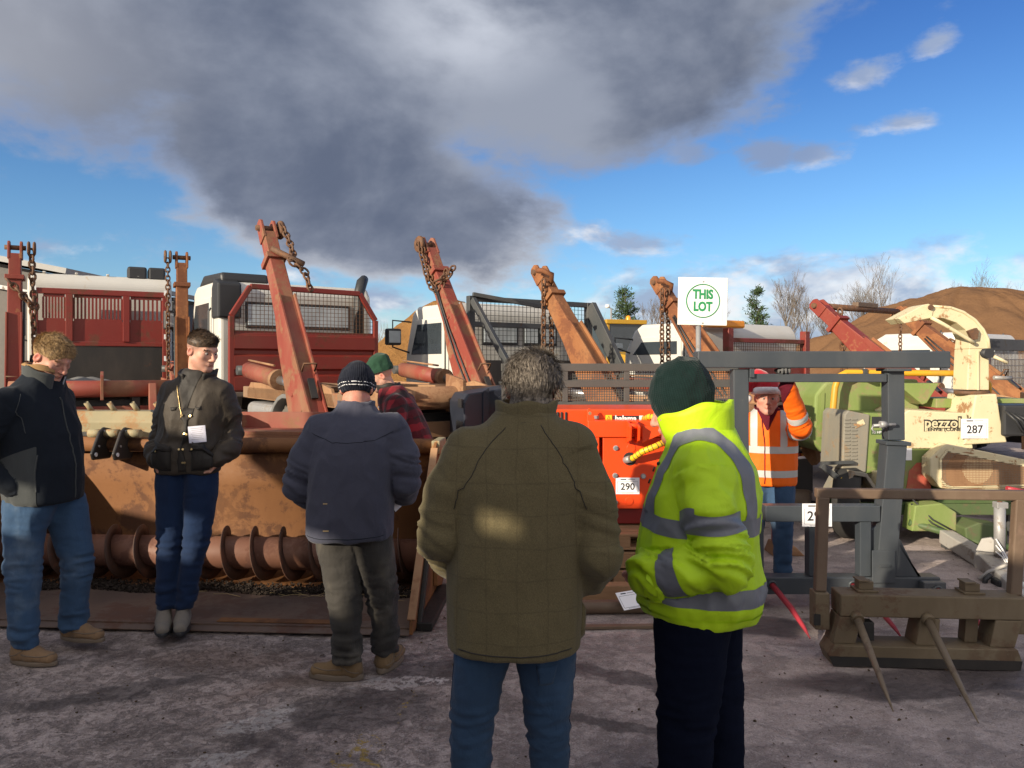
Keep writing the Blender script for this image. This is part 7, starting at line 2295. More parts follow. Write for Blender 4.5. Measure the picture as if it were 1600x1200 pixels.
def trousers(legs, h=.010, seed=1, amp=.012, hipz=None, k=.03, crotch=None):
    pts = [(r[1] + sx * r[3], r[2] + sy * r[4], r[0]) for L in legs for r in L for sx in (-1, 1) for sy in (-1, 1)]
    lo = np.min(np.array(pts), 0) - .06; hi = np.max(np.array(pts), 0) + .06
    f = Field(lo, hi, h)
    for L in legs: f.loft(L, k, 2.15, capr=.008)
    V, Q = f.mesh(); V = relax(V, Q, 2, .4); N = vnormals(V, Q)
    zmin = min(r[0] for L in legs for r in L); zmax = max(r[0] for L in legs for r in L)
    zk = zmin + (zmax - zmin) * .46
    wa = np.exp(-((V[:, 2] - zmin - .05) / .10) ** 2); wk = np.exp(-((V[:, 2] - zk) / .10) ** 2); wh = np.exp(-((V[:, 2] - zmax + .12) / .12) ** 2)
    hor = ridged(V * np.array((1, 1, 3.2)) + np.array((0, 0, 1)) * (np.sin(V[:, :1] * 22) * .012 + np.sin(V[:, 1:2] * 19) * .012), 8.0, seed)
    ver = ridged(V * np.array((1, 1, .35)), 9.0, seed + 4)
    disp = amp * ((.25 + 1.2 * wa + .8 * wk) * (hor - .42) + (.45 + .6 * wh) * (ver - .45))
    return V + N * disp[:, None], Q

def shoe(root, pos, yaw, mat, sole='sole', L=.285, w=.048, high=.10, z0=0.0, pitch=0.0, laces=True, name='shoe', chunky=.0):
    """one shoe: upper and sole; pos is the point below the ankle"""
    f = Field((-.08, -.13, -.01), (.08, .25, .22), .006)
    t = L - .085
    f.cone((0, -.035, .05), (0, .05, .048), .042, .041, .0, (1, 0, 0), w / .048, 1.0)
    f.cone((0, .05, .045), (0, t - .045, .036), .042, .035, .02, (1, 0, 0), w / .044, .92)
    f.cone((0, -.03, .05), (0, -.028, high), .040, .042, .025)
    f.cone((0, .0, high * .8), (0, .07, .06), .032, .030, .03)
    f.cut_below(.016)
    V, Q = f.mesh(); N = vnormals(V, Q); V = V + N * (.003 * (ridged(V * np.array((1, 2.5, 1)), 26, 3) - .4))[:, None]
    m = Matrix.Translation(pos) @ Matrix.Rotation(yaw, 4, 'Z') @ Matrix.Rotation(-pitch, 4, 'X')
    o = np_mesh(name, V, Q, mat, root); o.matrix_local = m
    out = []
    for i in range(28):
        a = 2 * math.pi * i / 28
        y = (L / 2) * math.sin(a) + (t - L / 2 - .003)
        yy = (y + .08) / L
        ww = w * (0.80 + .32 * math.sin(math.pi * min(1, max(0, yy)) ** 1.0))
        out.append((ww * math.copysign(abs(math.cos(a)) ** .75, math.cos(a)), y))
    so = MB().prism(out, 'z', 0.0, .022 + chunky, True).build('sole', sole, o, .003)
    bv = surf(V, Q)
    if name == 'shoe' or laces:
        seam(o, bv, [(-.045, .02, .060), (-.042, .10, .052), (-.022, t - .045, .050), (0, t - .030, .052), (.022, t - .045, .050), (.042, .10, .052), (.045, .02, .060)], sole, .0032, 'toe_seam', .001)
        seam(o, bv, [(-.03, -.07, .045), (-.046, -.02, .055), (-.040, .03, .085)], sole, .0026, 'quarter_seam', .001, 14)
        seam(o, bv, [(.03, -.07, .045), (.046, -.02, .055), (.040, .03, .085)], sole, .0026, 'quarter_seam', .001, 14)
    if laces:
        lb = MB()
        for i in range(4):
            y = .045 + .022 * i; z = .094 - .0115 * i
            lb.tube([(-.026, y, z - .010), (0, y + .006, z + .002), (.026, y, z - .010)], .0042, 5)
        lb.build('laces', 'tan_trim' if mat != 'black_leather' else 'black_plastic', o)
    return o

def collar(root, c, rx, ry, z0, z1, mat, flare=.02, open_ang=0.0, lean=(0, 0), thick=.010, name='collar', dip=.0, n=40, lining=None, point=0.0, gap_dir=90.0):
    """stand-up collar: a thick band round the neck, open at the front (+Y)"""
    a0 = R(gap_dir) + open_ang / 2; a1 = R(gap_dir) + 2 * math.pi - open_ang / 2
    def fn(u, v, off):
        a = a0 + (a1 - a0) * u
        front = math.sin(a) * .5 + .5
        zt = z1 - dip * front ** 2 + point * (1 if (u < .06 or u > .94) else 0)
        z = z0 + (zt - z0) * v + .006 * math.sin(a * 5 + v * 3)
        k = 1 + (flare * v) / rx
        return ((rx * k + off) * math.cos(a) + c[0] + lean[0] * v, (ry * k + off) * math.sin(a) + c[1] + lean[1] * v, z)
    vs = []; fs = []
    m = 6
    for off in (0, -thick):
        for j in range(m + 1):
            for i in range(n + 1): vs.append(fn(i / n, j / m, off))
    w = n + 1; o = w * (m + 1)
    for j in range(m):
        for i in range(n):
            q = (j * w + i, j * w + i + 1, (j + 1) * w + i + 1, (j + 1) * w + i)
            fs.append(q); fs.append(tuple(o + t for t in reversed(q)))
    for i in range(n):
        fs.append((m * w + i, m * w + i + 1, o + m * w + i + 1, o + m * w + i))
    for j in range(m):
        for i in (0, n): fs.append((j * w + i, (j + 1) * w + i, o + (j + 1) * w + i, o + j * w + i))
    return MB().add(vs, fs, True).build(name, mat, root)

def surf(V, Q):
    return BVHTree.FromPolygons([tuple(v) for v in V], [tuple(int(i) for i in q) for q in Q])
def seam(root, bvh, pts, mat, r=.0025, name='seam', off=.0006, n=30):
    P = [Vector(p) for p in pts]; out = []
    for i in range(n + 1):
        t = i / n * (len(P) - 1); k = min(int(t), len(P) - 2); p = P[k].lerp(P[k + 1], t - k)
        co, nr, _, _ = bvh.find_nearest(p)
        out.append(co + nr * off)
    return MB().tube(out, r, 5).build(name, mat, root)
def on_surf(bvh, p, off=0.0):
    co, nr, _, _ = bvh.find_nearest(Vector(p)); return co + nr * off, nr
def patch(root, bvh, corners, mat, name, off=.006, thick=.006, nu=8, nv=8):
    """a cloth panel (pocket, flap) laid on a garment; corners go round in order"""
    A, B_, C_, D_ = [Vector(c) for c in corners]
    top = []; bot = []
    for j in range(nv + 1):
        for i in range(nu + 1):
            u, v = i / nu, j / nv
            p = (A * (1 - u) + B_ * u) * (1 - v) + (D_ * (1 - u) + C_ * u) * v
            co, nr, _, _ = bvh.find_nearest(p)
            e = min(u, 1 - u, v, 1 - v); puff = min(1, e * 6)
            top.append(co + nr * (off * .25 + off * puff)); bot.append(co - nr * .004)
    w = nu + 1; o = len(top); fs = []
    for j in range(nv):
        for i in range(nu):
            q = (j * w + i, j * w + i + 1, (j + 1) * w + i + 1, (j + 1) * w + i); fs.append(q); fs.append(tuple(o + t for t in reversed(q)))
    ring = [i for i in range(w)] + [j * w + nu for j in range(1, nv + 1)] + [nv * w + i for i in range(nu - 1, -1, -1)] + [j * w for j in range(nv - 1, 0, -1)]
    for a, b in zip(ring, ring[1:] + ring[:1]): fs.append((a, b, o + b, o + a))
    return MB().add(top + bot, fs, True).build(name, mat, root)
# ------------------------------------------------------------------ the seven people
def arm_list(*pr): return [((p[0], p[1], p[2]), p[3]) for p in pr]

def tweed_man():
    torso = [(.695, -.012, .0, .222, .165), (.80, -.008, .0, .226, .168), (.95, -.004, .0, .228, .168), (1.10, .0, -.005, .232, .165), (1.25, .004, -.01, .232, .152), (1.36, .012, -.005, .205, .128),
             (1.44, .022, .01, .140, .100), (1.50, .030, .025, .085, .085)]
    armL = arm_list((-.165, -.01, 1.365, .078), (-.232, -.035, 1.22, .075), (-.262, -.05, 1.08, .070), (-.230, .05, .99, .066), (-.175, .13, .95, .064))
    armR = arm_list((.190, -.01, 1.370, .080), (.248, -.04, 1.20, .079), (.272, -.06, 1.02, .074), (.240, .03, .93, .069), (.175, .13, .90, .066))
    arms = [armL, armR]
    legs = [[(.06, -.155, .0, .052, .060), (.22, -.158, .0, .062, .068), (.42, -.150, .0, .070, .078), (.62, -.122, .0, .092, .098), (.80, -.085, .0, .118, .12)],
            [(.06, .120, .03, .052, .060), (.22, .118, .02, .062, .068), (.42, .110, .01, .070, .078), (.62, .100, .0, .094, .098), (.80, .070, .0, .120, .12)]]
    P = Person((.015, 2.62, 0), R(0), 'grey-haired person in an olive checked tweed coat and jeans, back turned, hands in pockets', 'skin_ruddy',
               dict(wide=1.06, neckr=1.15, jowl=1), (.060, .055, 1.562), yaw=R(-14), pitch=R(16), neck=(.030, .02, 1.42))
    for w, d in (((-.185, .13, .95), (.5, .8, -.4)), ((.185, .13, .90), (-.5, .8, -.4))): P.add(*hand_arrays(w, d, (0, .3, 1), .4, 1))
    root = P.finish_body(torso, arms, legs)
    V, Q = garment(torso, arms, h=.0085, e=2.35)
    V, AI, S = wrinkle(V, Q, torso, arms, 3, .011, .018, None, (4, 4, 2.0))
    jk = np_mesh('coat', V, Q, 'tweed', root)
    b = surf(V, Q)
    for s in (-1, 1):
        seam(jk, b, [(s * .07 + .02, -.12, 1.47), (s * .125 + .01, -.16, 1.40), (s * .175 + .01, -.16, 1.30), (s * .215 + .01, -.13, 1.18)], 'waxed_dark', .0016)
    seam(jk, b, [(-.2, -.13, .725), (0, -.2, .715), (.2, -.13, .725)], 'waxed_dark', .0022)
    collar(jk, (.030, .012), .098, .090, 1.438, 1.525, 'tweed', .012, 0.5, (.006, .02), .014)
    collar(jk, (.030, .012), .103, .097, 1.432, 1.455, 'waxed_dark', .0, 0.5, (0, 0), .010, name='collar_edge')
    # pocket flap at the right hip
    patch(jk, b, [(.16, -.02, .84), (.215, .08, .84), (.215, .08, .70), (.175, -.02, .69)], 'tweed', 'pocket', .014)
    V, Q = trousers(legs, .0095, 5, .019)
    tr = np_mesh('jeans', V, Q, 'jeans_blue', root); b2 = surf(V, Q)
    patch(tr, b2, [(.055, -.12, .665), (.135, -.11, .665), (.125, -.11, .60), (.065, -.12, .595)], 'jeans_blue', 'back_pocket', .004)
    for s in (-1, 1):
        seam(tr, b2, [(s * .20 - .02, .0, .74), (s * .20 - .02, .0, .5), (s * .20 - .02, .0, .1)], 'jeans_dark', .0016)
    for x, y in ((-.155, -.0), (.12, .03)): shoe(root, (x, y, 0), R(8 if x < 0 else -10), 'boot_brown')
    mask = lambda C: np.clip(np.minimum.reduce([(C[:, 2] + .075 - .85 * np.clip(C[:, 1] + .03, 0, 1)) / .03, (.075 - C[:, 1]) / .02]), 0, 1) * np.where((np.abs(C[:, 0]) > .068) & (C[:, 2] < .02) & (C[:, 1] > -.035), 0, 1)
    comb = lambda X: np.stack([X[:, 0] * 4 + .45 * np.sin(X[:, 2] * 40), -.5 + 0 * X[:, 0], -.75 - 3.0 * (.06 - X[:, 2])], 1)
    hair_obj(root, P.Hm, P.hV, P.hQ, P.hN, mask, 'hair_grey', 12000, lambda X: .026 + .022 * np.clip((X[:, 2] + .05) / .1, 0, 1), comb, .0008, 2, .16, .42, .008, .005)
tweed_man()

def hivis_man():
    torso = [(.750, 0, .01, .190, .185), (.80, 0, .015, .208, .208), (.90, 0, .02, .216, .215), (1.03, 0, .015, .216, .208), (1.16, 0, .0, .214, .194), (1.27, 0, -.015, .204, .170), (1.35, 0, -.01, .170, .135),
             (1.41, 0, .01, .120, .110), (1.46, 0, .02, .09, .095)]
    armL = arm_list((-.165, -.01, 1.300, .086), (-.218, -.045, 1.16, .081), (-.236, -.085, 1.00, .076), (-.218, .06, .945, .070), (-.172, .18, .925, .063))
    armR = arm_list((.165, -.01, 1.300, .086), (.228, -.05, 1.16, .084), (.240, -.10, 1.05, .077), (.215, -.06, .96, .066))
    arms = [armL, armR]
    legs = [[(.05, -.105, .06, .085, .088), (.25, -.105, .055, .090, .092), (.5, -.10, .04, .104, .108), (.72, -.085, .03, .124, .135), (.88, -.07, .02, .13, .15)],
            [(.05, .105, -.045, .085, .088), (.25, .105, -.04, .090, .092), (.5, .10, -.02, .104, .108), (.72, .085, .0, .124, .135), (.88, .07, .01, .13, .15)]]
    P = Person((.698, 2.80, 0), R(70), 'person in a bright yellow high-visibility jacket and dark beanie, seen from behind', 'skin_ruddy',
               dict(neckr=1.05, flush=.4), (0, .082, 1.488), yaw=R(4), pitch=R(14), neck=(0, .015, 1.38))
    for w, d in (((-.178, .19, .925), (.5, .5, -.5)), ((.215, -.06, .96), (0, .2, -1))): P.add(*hand_arrays(w, d, (1, 0, 0), .4, 1))
    root = P.finish_body(torso, arms, legs)
    V, Q = garment(torso, arms, h=.0085, e=2.3, k_arm=.02)
    V, AI, S = wrinkle(V, Q, torso, arms, 12, .018, .036, .84, (6, 6, 3.4), elbow=1.1)
    jk = np_mesh('jacket', V, Q, 'hivis_yellow', root)
    N = vnormals(V, Q); b = surf(V, Q)
    def band(sc, nm='reflective_band', mt='reflective_tape'):
        v, p = clip_polys(V + N * .0022, Q, sc)
        if p: poly_obj(nm, v, p, mt, jk)
    tor = np.where(AI < 0, 1., -1.) * .02
    wv = .010 * np.sin(V[:, 0] * 9 + V[:, 1] * 7)
    band(np.minimum(tor, .030 - np.abs(V[:, 2] - 1.100 - .12 * V[:, 1] * 0 - wv)))
    band(np.minimum(tor, .032 - np.abs(V[:, 2] - .868 - .04 * V[:, 1] - wv)))
    for a in (0, 1):
        arm = np.where(AI == a, 1., -1.) * .02
        band(np.minimum(arm, .032 - np.abs(S - .185 + .02 * np.sin(V[:, 1] * 14))))
        if a == 0: band(np.minimum(arm, .030 - np.abs(S - .49)))
    for s in (-1, 1):
        strap = .028 - np.abs(V[:, 0] - s * (.125 + .05 * np.clip(1.28 - V[:, 2], 0, .3)))
        band(np.minimum.reduce([tor, strap, V[:, 2] - 1.12]))
    # big stand collar with storm flap
    collar(jk, (0, .012), .108, .122, 1.365, 1.520, 'hivis_yellow', .014, .55, (0, .02), .018, dip=.07, n=56, gap_dir=90)
    MB().box((0, 0, 0), (.012, .012, .012)).build('press_stud', 'black_plastic', jk, .003).location = on_surf(b, (-.09, .2, 1.32), .004)[0]
    for z in (1.29, 1.24):
        p, n = on_surf(b, (-.06, .24, z), .004); MB().cyl((0, 0, 0), tuple(n * .006), .009, 10).build('press_stud', 'black_plastic', jk).location = p
    patch(jk, b, [(-.215, .10, .95), (-.12, .21, .95), (-.12, .22, .82), (-.215, .12, .82)], 'hivis_yellow', 'pocket', .012)
    v, p = clip_polys(V + N * .004, Q, .018 - np.abs(V[:, 2] - .765)); poly_obj('waistband', v, p, 'hivis_yellow', jk)
    V2, Q2 = trousers(legs, .0095, 9, .014, k=.03)
    tr = np_mesh('trousers', V2, Q2, 'navy_trousers', root)
    for (x, y) in ((-.105, .06), (.105, -.045)): shoe(root, (x, y, 0), R(4 if x < 0 else -12), 'black_leather', 'black_plastic')
    beanie(root, P.Hm, 'knit_bottle_green', (0, -.014, .046), (.096, .118, .112), (-.020, .10), 0.0, .022, 4, (0, -.02, 0))
    P.brows('hair_grey')
hivis_man()

def navy_man():
    torso = [(.735, -.04, .0, .222, .170), (.85, -.035, .0, .228, .175), (1.0, -.02, -.005, .225, .170), (1.12, -.01, -.01, .225, .165), (1.24, .0, -.005, .218, .150), (1.33, .0, .015, .180, .125), (1.40, -.005, .04, .115, .10),
             (1.45, -.01, .06, .08, .085)]
    armL = arm_list((-.185, .0, 1.300, .086), (-.265, -.01, 1.15, .084), (-.300, -.01, 1.0, .076), (-.255, .12, .92, .066), (-.17, .24, .90, .056))
    armR = arm_list((.185, .0, 1.305, .086), (.245, -.01, 1.16, .084), (.262, .0, 1.03, .076), (.235, .14, .94, .066), (.17, .26, .93, .056))
    arms = [armL, armR]
    legs = [[(.095, -.035, -.05, .062, .070), (.25, -.040, -.045, .070, .078), (.45, -.060, -.02, .085, .090), (.62, -.085, .0, .100, .108), (.80, -.10, .0, .118, .125)],
            [(.095, .145, .08, .062, .070), (.25, .140, .07, .070, .078), (.45, .125, .04, .082, .088), (.62, .10, .01, .095, .105), (.80, .055, .0, .118, .125)]]
    P = Person((-.83, 4.10, 0), R(0), 'person in a navy fleece and dark striped beanie looking down into the bucket', 'skin_ruddy',
               dict(neckr=1.1, wide=1.0), (-.018, .105, 1.515), yaw=R(6), pitch=R(26), neck=(-.008, .045, 1.36))
    P.add(*hand_arrays((-.17, .24, .90), (.7, .6, -.1), (0, .2, -1), .6, 1)); P.add(*hand_arrays((.17, .26, .93), (-.3, .8, -.2), (0, .3, 1), .7, 1))
    root = P.finish_body(torso, arms, legs)
    V, Q = garment(torso, arms, h=.0095, e=2.35)
    V, AI, S = wrinkle(V, Q, torso, arms, 21, .015, .024, None, (6, 6, 2.2))
    jk = np_mesh('fleece', V, Q, 'navy_fleece', root); b = surf(V, Q)
    seam(jk, b, [(-.21, -.1, 1.30), (-.1, -.2, 1.265), (.0, -.2, 1.265), (.1, -.2, 1.27), (.21, -.1, 1.30)], 'dark_softshell', .0015)
    seam(jk, b, [(-.24, -.1, .765), (-.05, -.2, .755), (.17, -.1, .765)], 'dark_softshell', .002)
    collar(jk, (-.008, .035), .098, .090, 1.365, 1.452, 'navy_fleece', .004, .6, (-.004, .03), .014)
    for (x, z) in ((-.13, .94), (-.12, .80)):
        p, n = on_surf(b, (x, -.2, z), .0012); MB().box((0, 0, 0), (.03, .002, .006)).build('paint_fleck', 'straw', jk).location = p
    V2, Q2 = trousers(legs, .0095, 14, .022)
    np_mesh('work_trousers', V2, Q2, 'work_trousers', root)
    shoe(root, (-.035, -.05, 0), R(82), 'boot_brown', 'sole', .30, .052, .13, chunky=.008, name='boot')
    shoe(root, (.145, .08, 0), R(-14), 'boot_brown', 'sole', .30, .052, .13, chunky=.008, name='boot')
    beanie(root, P.Hm, 'knit_navy', (0, -.012, .045), (.093, .114, .108), (-.012, .20), .055, .0, 6,
           stripe=[(.016, .020, 'paper'), (.031, .035, 'paper')])
    pl = empty('catalogue', (0, 0, 0))
    bpy.data.objects.remove(pl)
    o = MB().box((0, 0, 0), (.15, .004, .21)).build('catalogue', 'ink')
    o.location = Vector((-.83, 4.10, 0)) + Vector((.185, .25, .93)); o.rotation_euler = (R(-50), R(58), R(10))
    pg = MB().box((0, -.0035, 0), (.146, .002, .206)).build('page', 'paper', o)
    pr = MB()
    for i in range(9): pr.box((-.01, -.0048, .08 - .018 * i), (.10, .0006, .004))
    pr.build('print', 'grey_ink', o)
    tag(o, 'folded dark sale catalogue held at the hip of the navy fleece', 'catalogue')
knit('knit_navy', (0.010, 0.012, 0.020), 70)
navy_man()

def young_man():
    torso = [(.985, .0, .0, .192, .140), (1.08, .0, .0, .196, .142), (1.20, -.012, -.01, .195, .140), (1.32, -.028, -.02, .200, .138), (1.44, -.040, -.03, .200, .125), (1.52, -.045, -.03, .165, .105), (1.58, -.048, -.03, .10, .085),
             (1.62, -.05, -.03, .075, .075)]
    armL = arm_list((-.190, -.03, 1.478, .070), (-.232, -.05, 1.34, .066), (-.250, -.07, 1.22, .062), (-.262, .01, 1.13, .057), (-.215, .085, 1.08, .050))   # viewer's right
    armR = arm_list((.110, -.03, 1.482, .070), (.160, -.05, 1.34, .066), (.182, -.07, 1.22, .062), (.190, .01, 1.13, .057), (.175, .085, 1.08, .050))
    arms = [armL, armR]
    legs = [[(.165, .005, .05, .052, .060), (.30, -.02, .05, .060, .066), (.55, -.070, .06, .070, .078), (.75, -.085, .035, .085, .092), (.95, -.085, .01, .098, .108), (1.06, -.07, .0, .10, .11)],
            [(.165, .108, .07, .052, .060), (.30, .100, .07, .060, .066), (.55, .088, .065, .070, .078), (.75, .092, .035, .085, .092), (.95, .085, .01, .098, .108), (1.06, .07, .0, .10, .11)]]
    P = Person((-2.01, 4.78, 0), R(180), 'dark-haired person in a brown waxed jacket standing in the bucket, head turned sideways', 'skin_fair',
               dict(stubble=((.20, .115, .075), .40), fade=((.13, .080, .052), .75), flush=.3), (-.085, -.005, 1.735), yaw=R(62), pitch=R(15), neck=(-.048, -.03, 1.54))
    P.add(*hand_arrays((-.205, .075, 1.065), (.80, -.15, -.55), (0, .5, .3), .3, 1)); P.add(*hand_arrays((.168, .075, 1.065), (-.80, -.15, -.55), (0, .5, .3), .3, -1))
    root = P.finish_body(torso, arms, legs)
    V, Q = garment(torso, arms, h=.0095, e=2.4)
    V, AI, S = wrinkle(V, Q, torso, arms, 33, .016, .024, 1.15, (7, 7, 3))
    jk = np_mesh('waxed_jacket', V, Q, 'waxed_cotton', root); b = surf(V, Q); N = vnormals(V, Q)
    # open front: shirt and lining in the V
    tri = np.minimum.reduce([V[:, 1] + .0, (.050 * (V[:, 2] - 1.36) / .16) - np.abs(V[:, 0] + .045 - .02), V[:, 2] - 1.36])
    v, p = clip_polys(V + N * .003, Q, tri); poly_obj('shirt_front', v, p, 'waxed_dark', jk)
    collar(jk, (-.048, -.028), .098, .092, 1.515, 1.625, 'waxed_dark', .022, 1.1, (0, -.004), .014, dip=.045, gap_dir=92)
    collar(jk, (-.048, -.028), .080, .074, 1.52, 1.60, 'waxed_cotton', .01, 1.4, (0, 0), .010, name='shirt_collar', dip=.02)
    # zip, storm flap, studs
    patch(jk, b, [(-.052, .2, 1.40), (-.012, .2, 1.40), (-.002, .2, .995), (-.042, .2, .995)], 'waxed_dark', 'storm_flap', .006, nv=18)
    seam(jk, b, [(.045, .08, 1.53), (.020, .1, 1.45), (.0, .14, 1.37), (-.006, .16, 1.33)], 'brass', .0026, 'zip', .003)
    for z in (1.36, 1.24, 1.15, 1.06):
        for dx in (-.03, -.045):
            p, n = on_surf(b, (dx, .2, z), .009); MB().cyl((0, 0, 0), tuple(n * .005), .0065, 10).build('stud', 'brass', jk).location = p
    # pockets
    for x0, x1 in ((.045, .165), (-.185, -.075)):
        patch(jk, b, [(x0, .2, 1.16), (x1, .16, 1.16), (x1, .16, 1.01), (x0, .2, 1.01)], 'waxed_dark', 'pocket', .018)
        f = patch(jk, b, [(x0 - .006, .2, 1.185), (x1 + .006, .16, 1.185), (x1 + .006, .16, 1.125), (x0 - .006, .2, 1.125)], 'waxed_dark', 'pocket_flap', .028)
        p, n = on_surf(b, ((x0 + x1) / 2 + .04, .2, 1.135), .031); MB().cyl((0, 0, 0), tuple(n * .004), .006, 10).build('stud', 'brass', jk).location = p
    for x in (-.11, .05):
        patch(jk, b, [(x - .035, .2, 1.42), (x + .035, .2, 1.42), (x + .03, .2, 1.39), (x - .03, .2, 1.39)], 'waxed_dark', 'chest_tab', .005, nu=4, nv=4)
    # printed sheet tucked in the pocket
    p, n = on_surf(b, (-.118, .2, 1.235), .014)
    o = MB().box((0, 0, 0), (.105, .0015, .100)).build('price_sheet', 'lilac_paper')
    W = Matrix.Translation((-2.01, 4.78, 0)) @ Matrix.Rotation(R(180), 4, 'Z')
    o.matrix_world = W @ Matrix.Translation(p) @ Matrix.Rotation(R(180), 4, 'Z') @ Matrix.Rotation(R(-5), 4, 'Y')
    pr = MB()
    for i in range(7): pr.box((0, -.0012, .036 - .011 * i), (.075 - .01 * (i % 3), .0005, .0022))
    pr.build('print', 'grey_ink', o)
    tag(o, 'folded pale printed sheet sticking out of the brown jacket pocket', 'paper')
    V2, Q2 = trousers(legs, .0095, 18, .016)
    np_mesh('jeans', V2, Q2, 'jeans_dark', root)
    shoe(root, (.115, .085, .047), R(22), 'suede_grey', 'black_plastic', .285, .046, .15, laces=False, name='boot')
    shoe(root, (.010, .06, .047), R(18), 'suede_grey', 'black_plastic', .285, .046, .15, laces=False, name='boot')
    mask = lambda C: np.clip(np.minimum((C[:, 2] - .025 - .25 * np.clip(C[:, 1] - .03, 0, 1)) / .05, (.088 - C[:, 1]) / .03), 0, 1)
    comb = lambda X: np.stack([.35 + 0 * X[:, 0], .80 + 0 * X[:, 1], .75 + 0 * X[:, 0]], 1)
    hair_obj(root, P.Hm, P.hV, P.hQ, P.hN, mask, 'hair_brown', 8000, lambda X: .004 + .040 * np.clip((X[:, 2] - .035) / .04, 0, 1) * (.6 + .6 * np.clip(X[:, 1] / .06, 0, 1)), comb, .0009, 5, .20, .60, .005, .004)
    P.brows('hair_brown', 120)
young_man()

def blond_man():
    torso = [(.885, .0, .01, .190, .180), (.98, .0, .005, .195, .188), (1.12, .0, -.005, .20, .190), (1.28, .0, -.025, .212, .185), (1.42, .0, -.045, .210, .160), (1.51, .0, -.04, .165, .125), (1.57, .0, -.015, .105, .10), (1.61, 0, .0, .08, .085)]
    armR = arm_list((.185, -.055, 1.445, .078), (.240, -.13, 1.32, .076), (.255, -.21, 1.18, .068), (.228, -.14, 1.06, .062), (.165, -.04, .985, .050))
    armL = arm_list((-.185, -.05, 1.445, .078), (-.235, -.11, 1.32, .075), (-.245, -.15, 1.18, .068), (-.225, -.06, 1.08, .060), (-.17, .03, 1.03, .052))
    arms = [armR, armL]
    legs = [[(.085, .10, -.030, .058, .064), (.22, .10, -.045, .064, .072), (.50, .09, -.055, .074, .086), (.70, .085, -.05, .090, .108), (.90, .08, -.01, .105, .135), (.98, .07, .0, .11, .14)],
            [(.105, -.150, .075, .056, .062), (.25, -.145, .080, .062, .070), (.50, -.12, .125, .072, .084), (.70, -.10, .09, .088, .105), (.90, -.08, .03, .105, .135), (.98, -.07, .0, .11, .14)]]
    P = Person((-2.655, 4.36, 0), R(-97), 'blond person in a dark navy jacket and jeans at the left edge, looking down', 'skin_pink',
               dict(flush=.7, wide=1.03, jowl=1, lids=1), (.0, .055, 1.690), yaw=R(-8), pitch=R(31), neck=(0, -.005, 1.53), tilt_scale=1.04)
    P.add(*hand_arrays((.16, -.04, .99), (-.3, .6, -.7), (-1, 0, 0), .4, 1)); P.add(*hand_arrays((-.165, .035, 1.02), (.4, .5, -.7), (1, 0, 0), .4, 1))
    root = P.finish_body(torso, arms, legs)
    V, Q = garment(torso, arms, h=.0095, e=2.3)
    V, AI, S = wrinkle(V, Q, torso, arms, 44, .014, .022, None, (6, 6, 2.5))
    jk = np_mesh('jacket', V, Q, 'dark_softshell', root); b = surf(V, Q); N = vnormals(V, Q)
    # grey side panel and hem, zip line, pocket zip
    pan = np.minimum.reduce([np.where(AI < 0, .02, -.02), V[:, 0] - .06, 1.13 - V[:, 2] + .35 * (V[:, 1] + .12), .10 - V[:, 1]])
    v, p = clip_polys(V + N * .0018, Q, pan); poly_obj('side_panel', v, p, 'softshell_grey', jk)
    seam(jk, b, [(.02, .2, 1.50), (.01, .22, 1.3), (.0, .22, 1.1), (.0, .22, .9)], 'softshell_grey', .004, 'zip', .002, 40)
    seam(jk, b, [(.17, .10, 1.16), (.175, .09, 1.05), (.18, .10, .96)], 'softshell_grey', .004, 'pocket_zip', .002)
    seam(jk, b, [(.20, .03, 1.5), (.235, .03, 1.4), (.22, .06, 1.28)], 'softshell_grey', .002, 'seam', .001)
    collar(jk, (0, -.002), .104, .102, 1.52, 1.655, 'softshell_grey', .010, .9, (0, .01), .014, dip=.075)
    collar(jk, (0, .008), .1135, .1115, 1.649, 1.660, 'tan_trim', .001, .9, (0, 0), .014, name='collar_trim', dip=.070)
    collar(jk, (0, .012), .083, .083, 1.53, 1.595, 'shirt_pale', .012, 1.0, (0, .01), .008, name='shirt_collar', dip=.02)
    V2, Q2 = trousers(legs, .0095, 25, .021)
    np_mesh('jeans', V2, Q2, 'jeans_pale', root)
    shoe(root, (.10, -.035, 0), R(-4), 'suede_tan', 'sole', .295, .048, .085)
    shoe(root, (-.150, .075, .047), R(-6), 'suede_tan', 'sole', .295, .048, .085)
    mask = lambda C: np.clip(np.minimum.reduce([(C[:, 2] + .055 - .95 * np.clip(C[:, 1] + .02, 0, 1)) / .03, (.090 - C[:, 1] + .0) / .02]), 0, 1) * np.where((np.abs(C[:, 0]) > .066) & (C[:, 2] < .022) & (C[:, 1] > -.035), 0, 1)
    comb = lambda X: np.stack([.35 * np.sign(X[:, 0]), .55 + 0 * X[:, 1], -.25 + 5 * np.clip(X[:, 2] - .06, 0, .1)], 1)
    hair_obj(root, P.Hm, P.hV, P.hQ, P.hN, mask, 'hair_blond', 11000, lambda X: .005 + .022 * np.clip((X[:, 2] + .01) / .07, 0, 1), comb, .0009, 7, .17, .42, .006, .004)
    P.brows('hair_blond', 100)
blond_man()

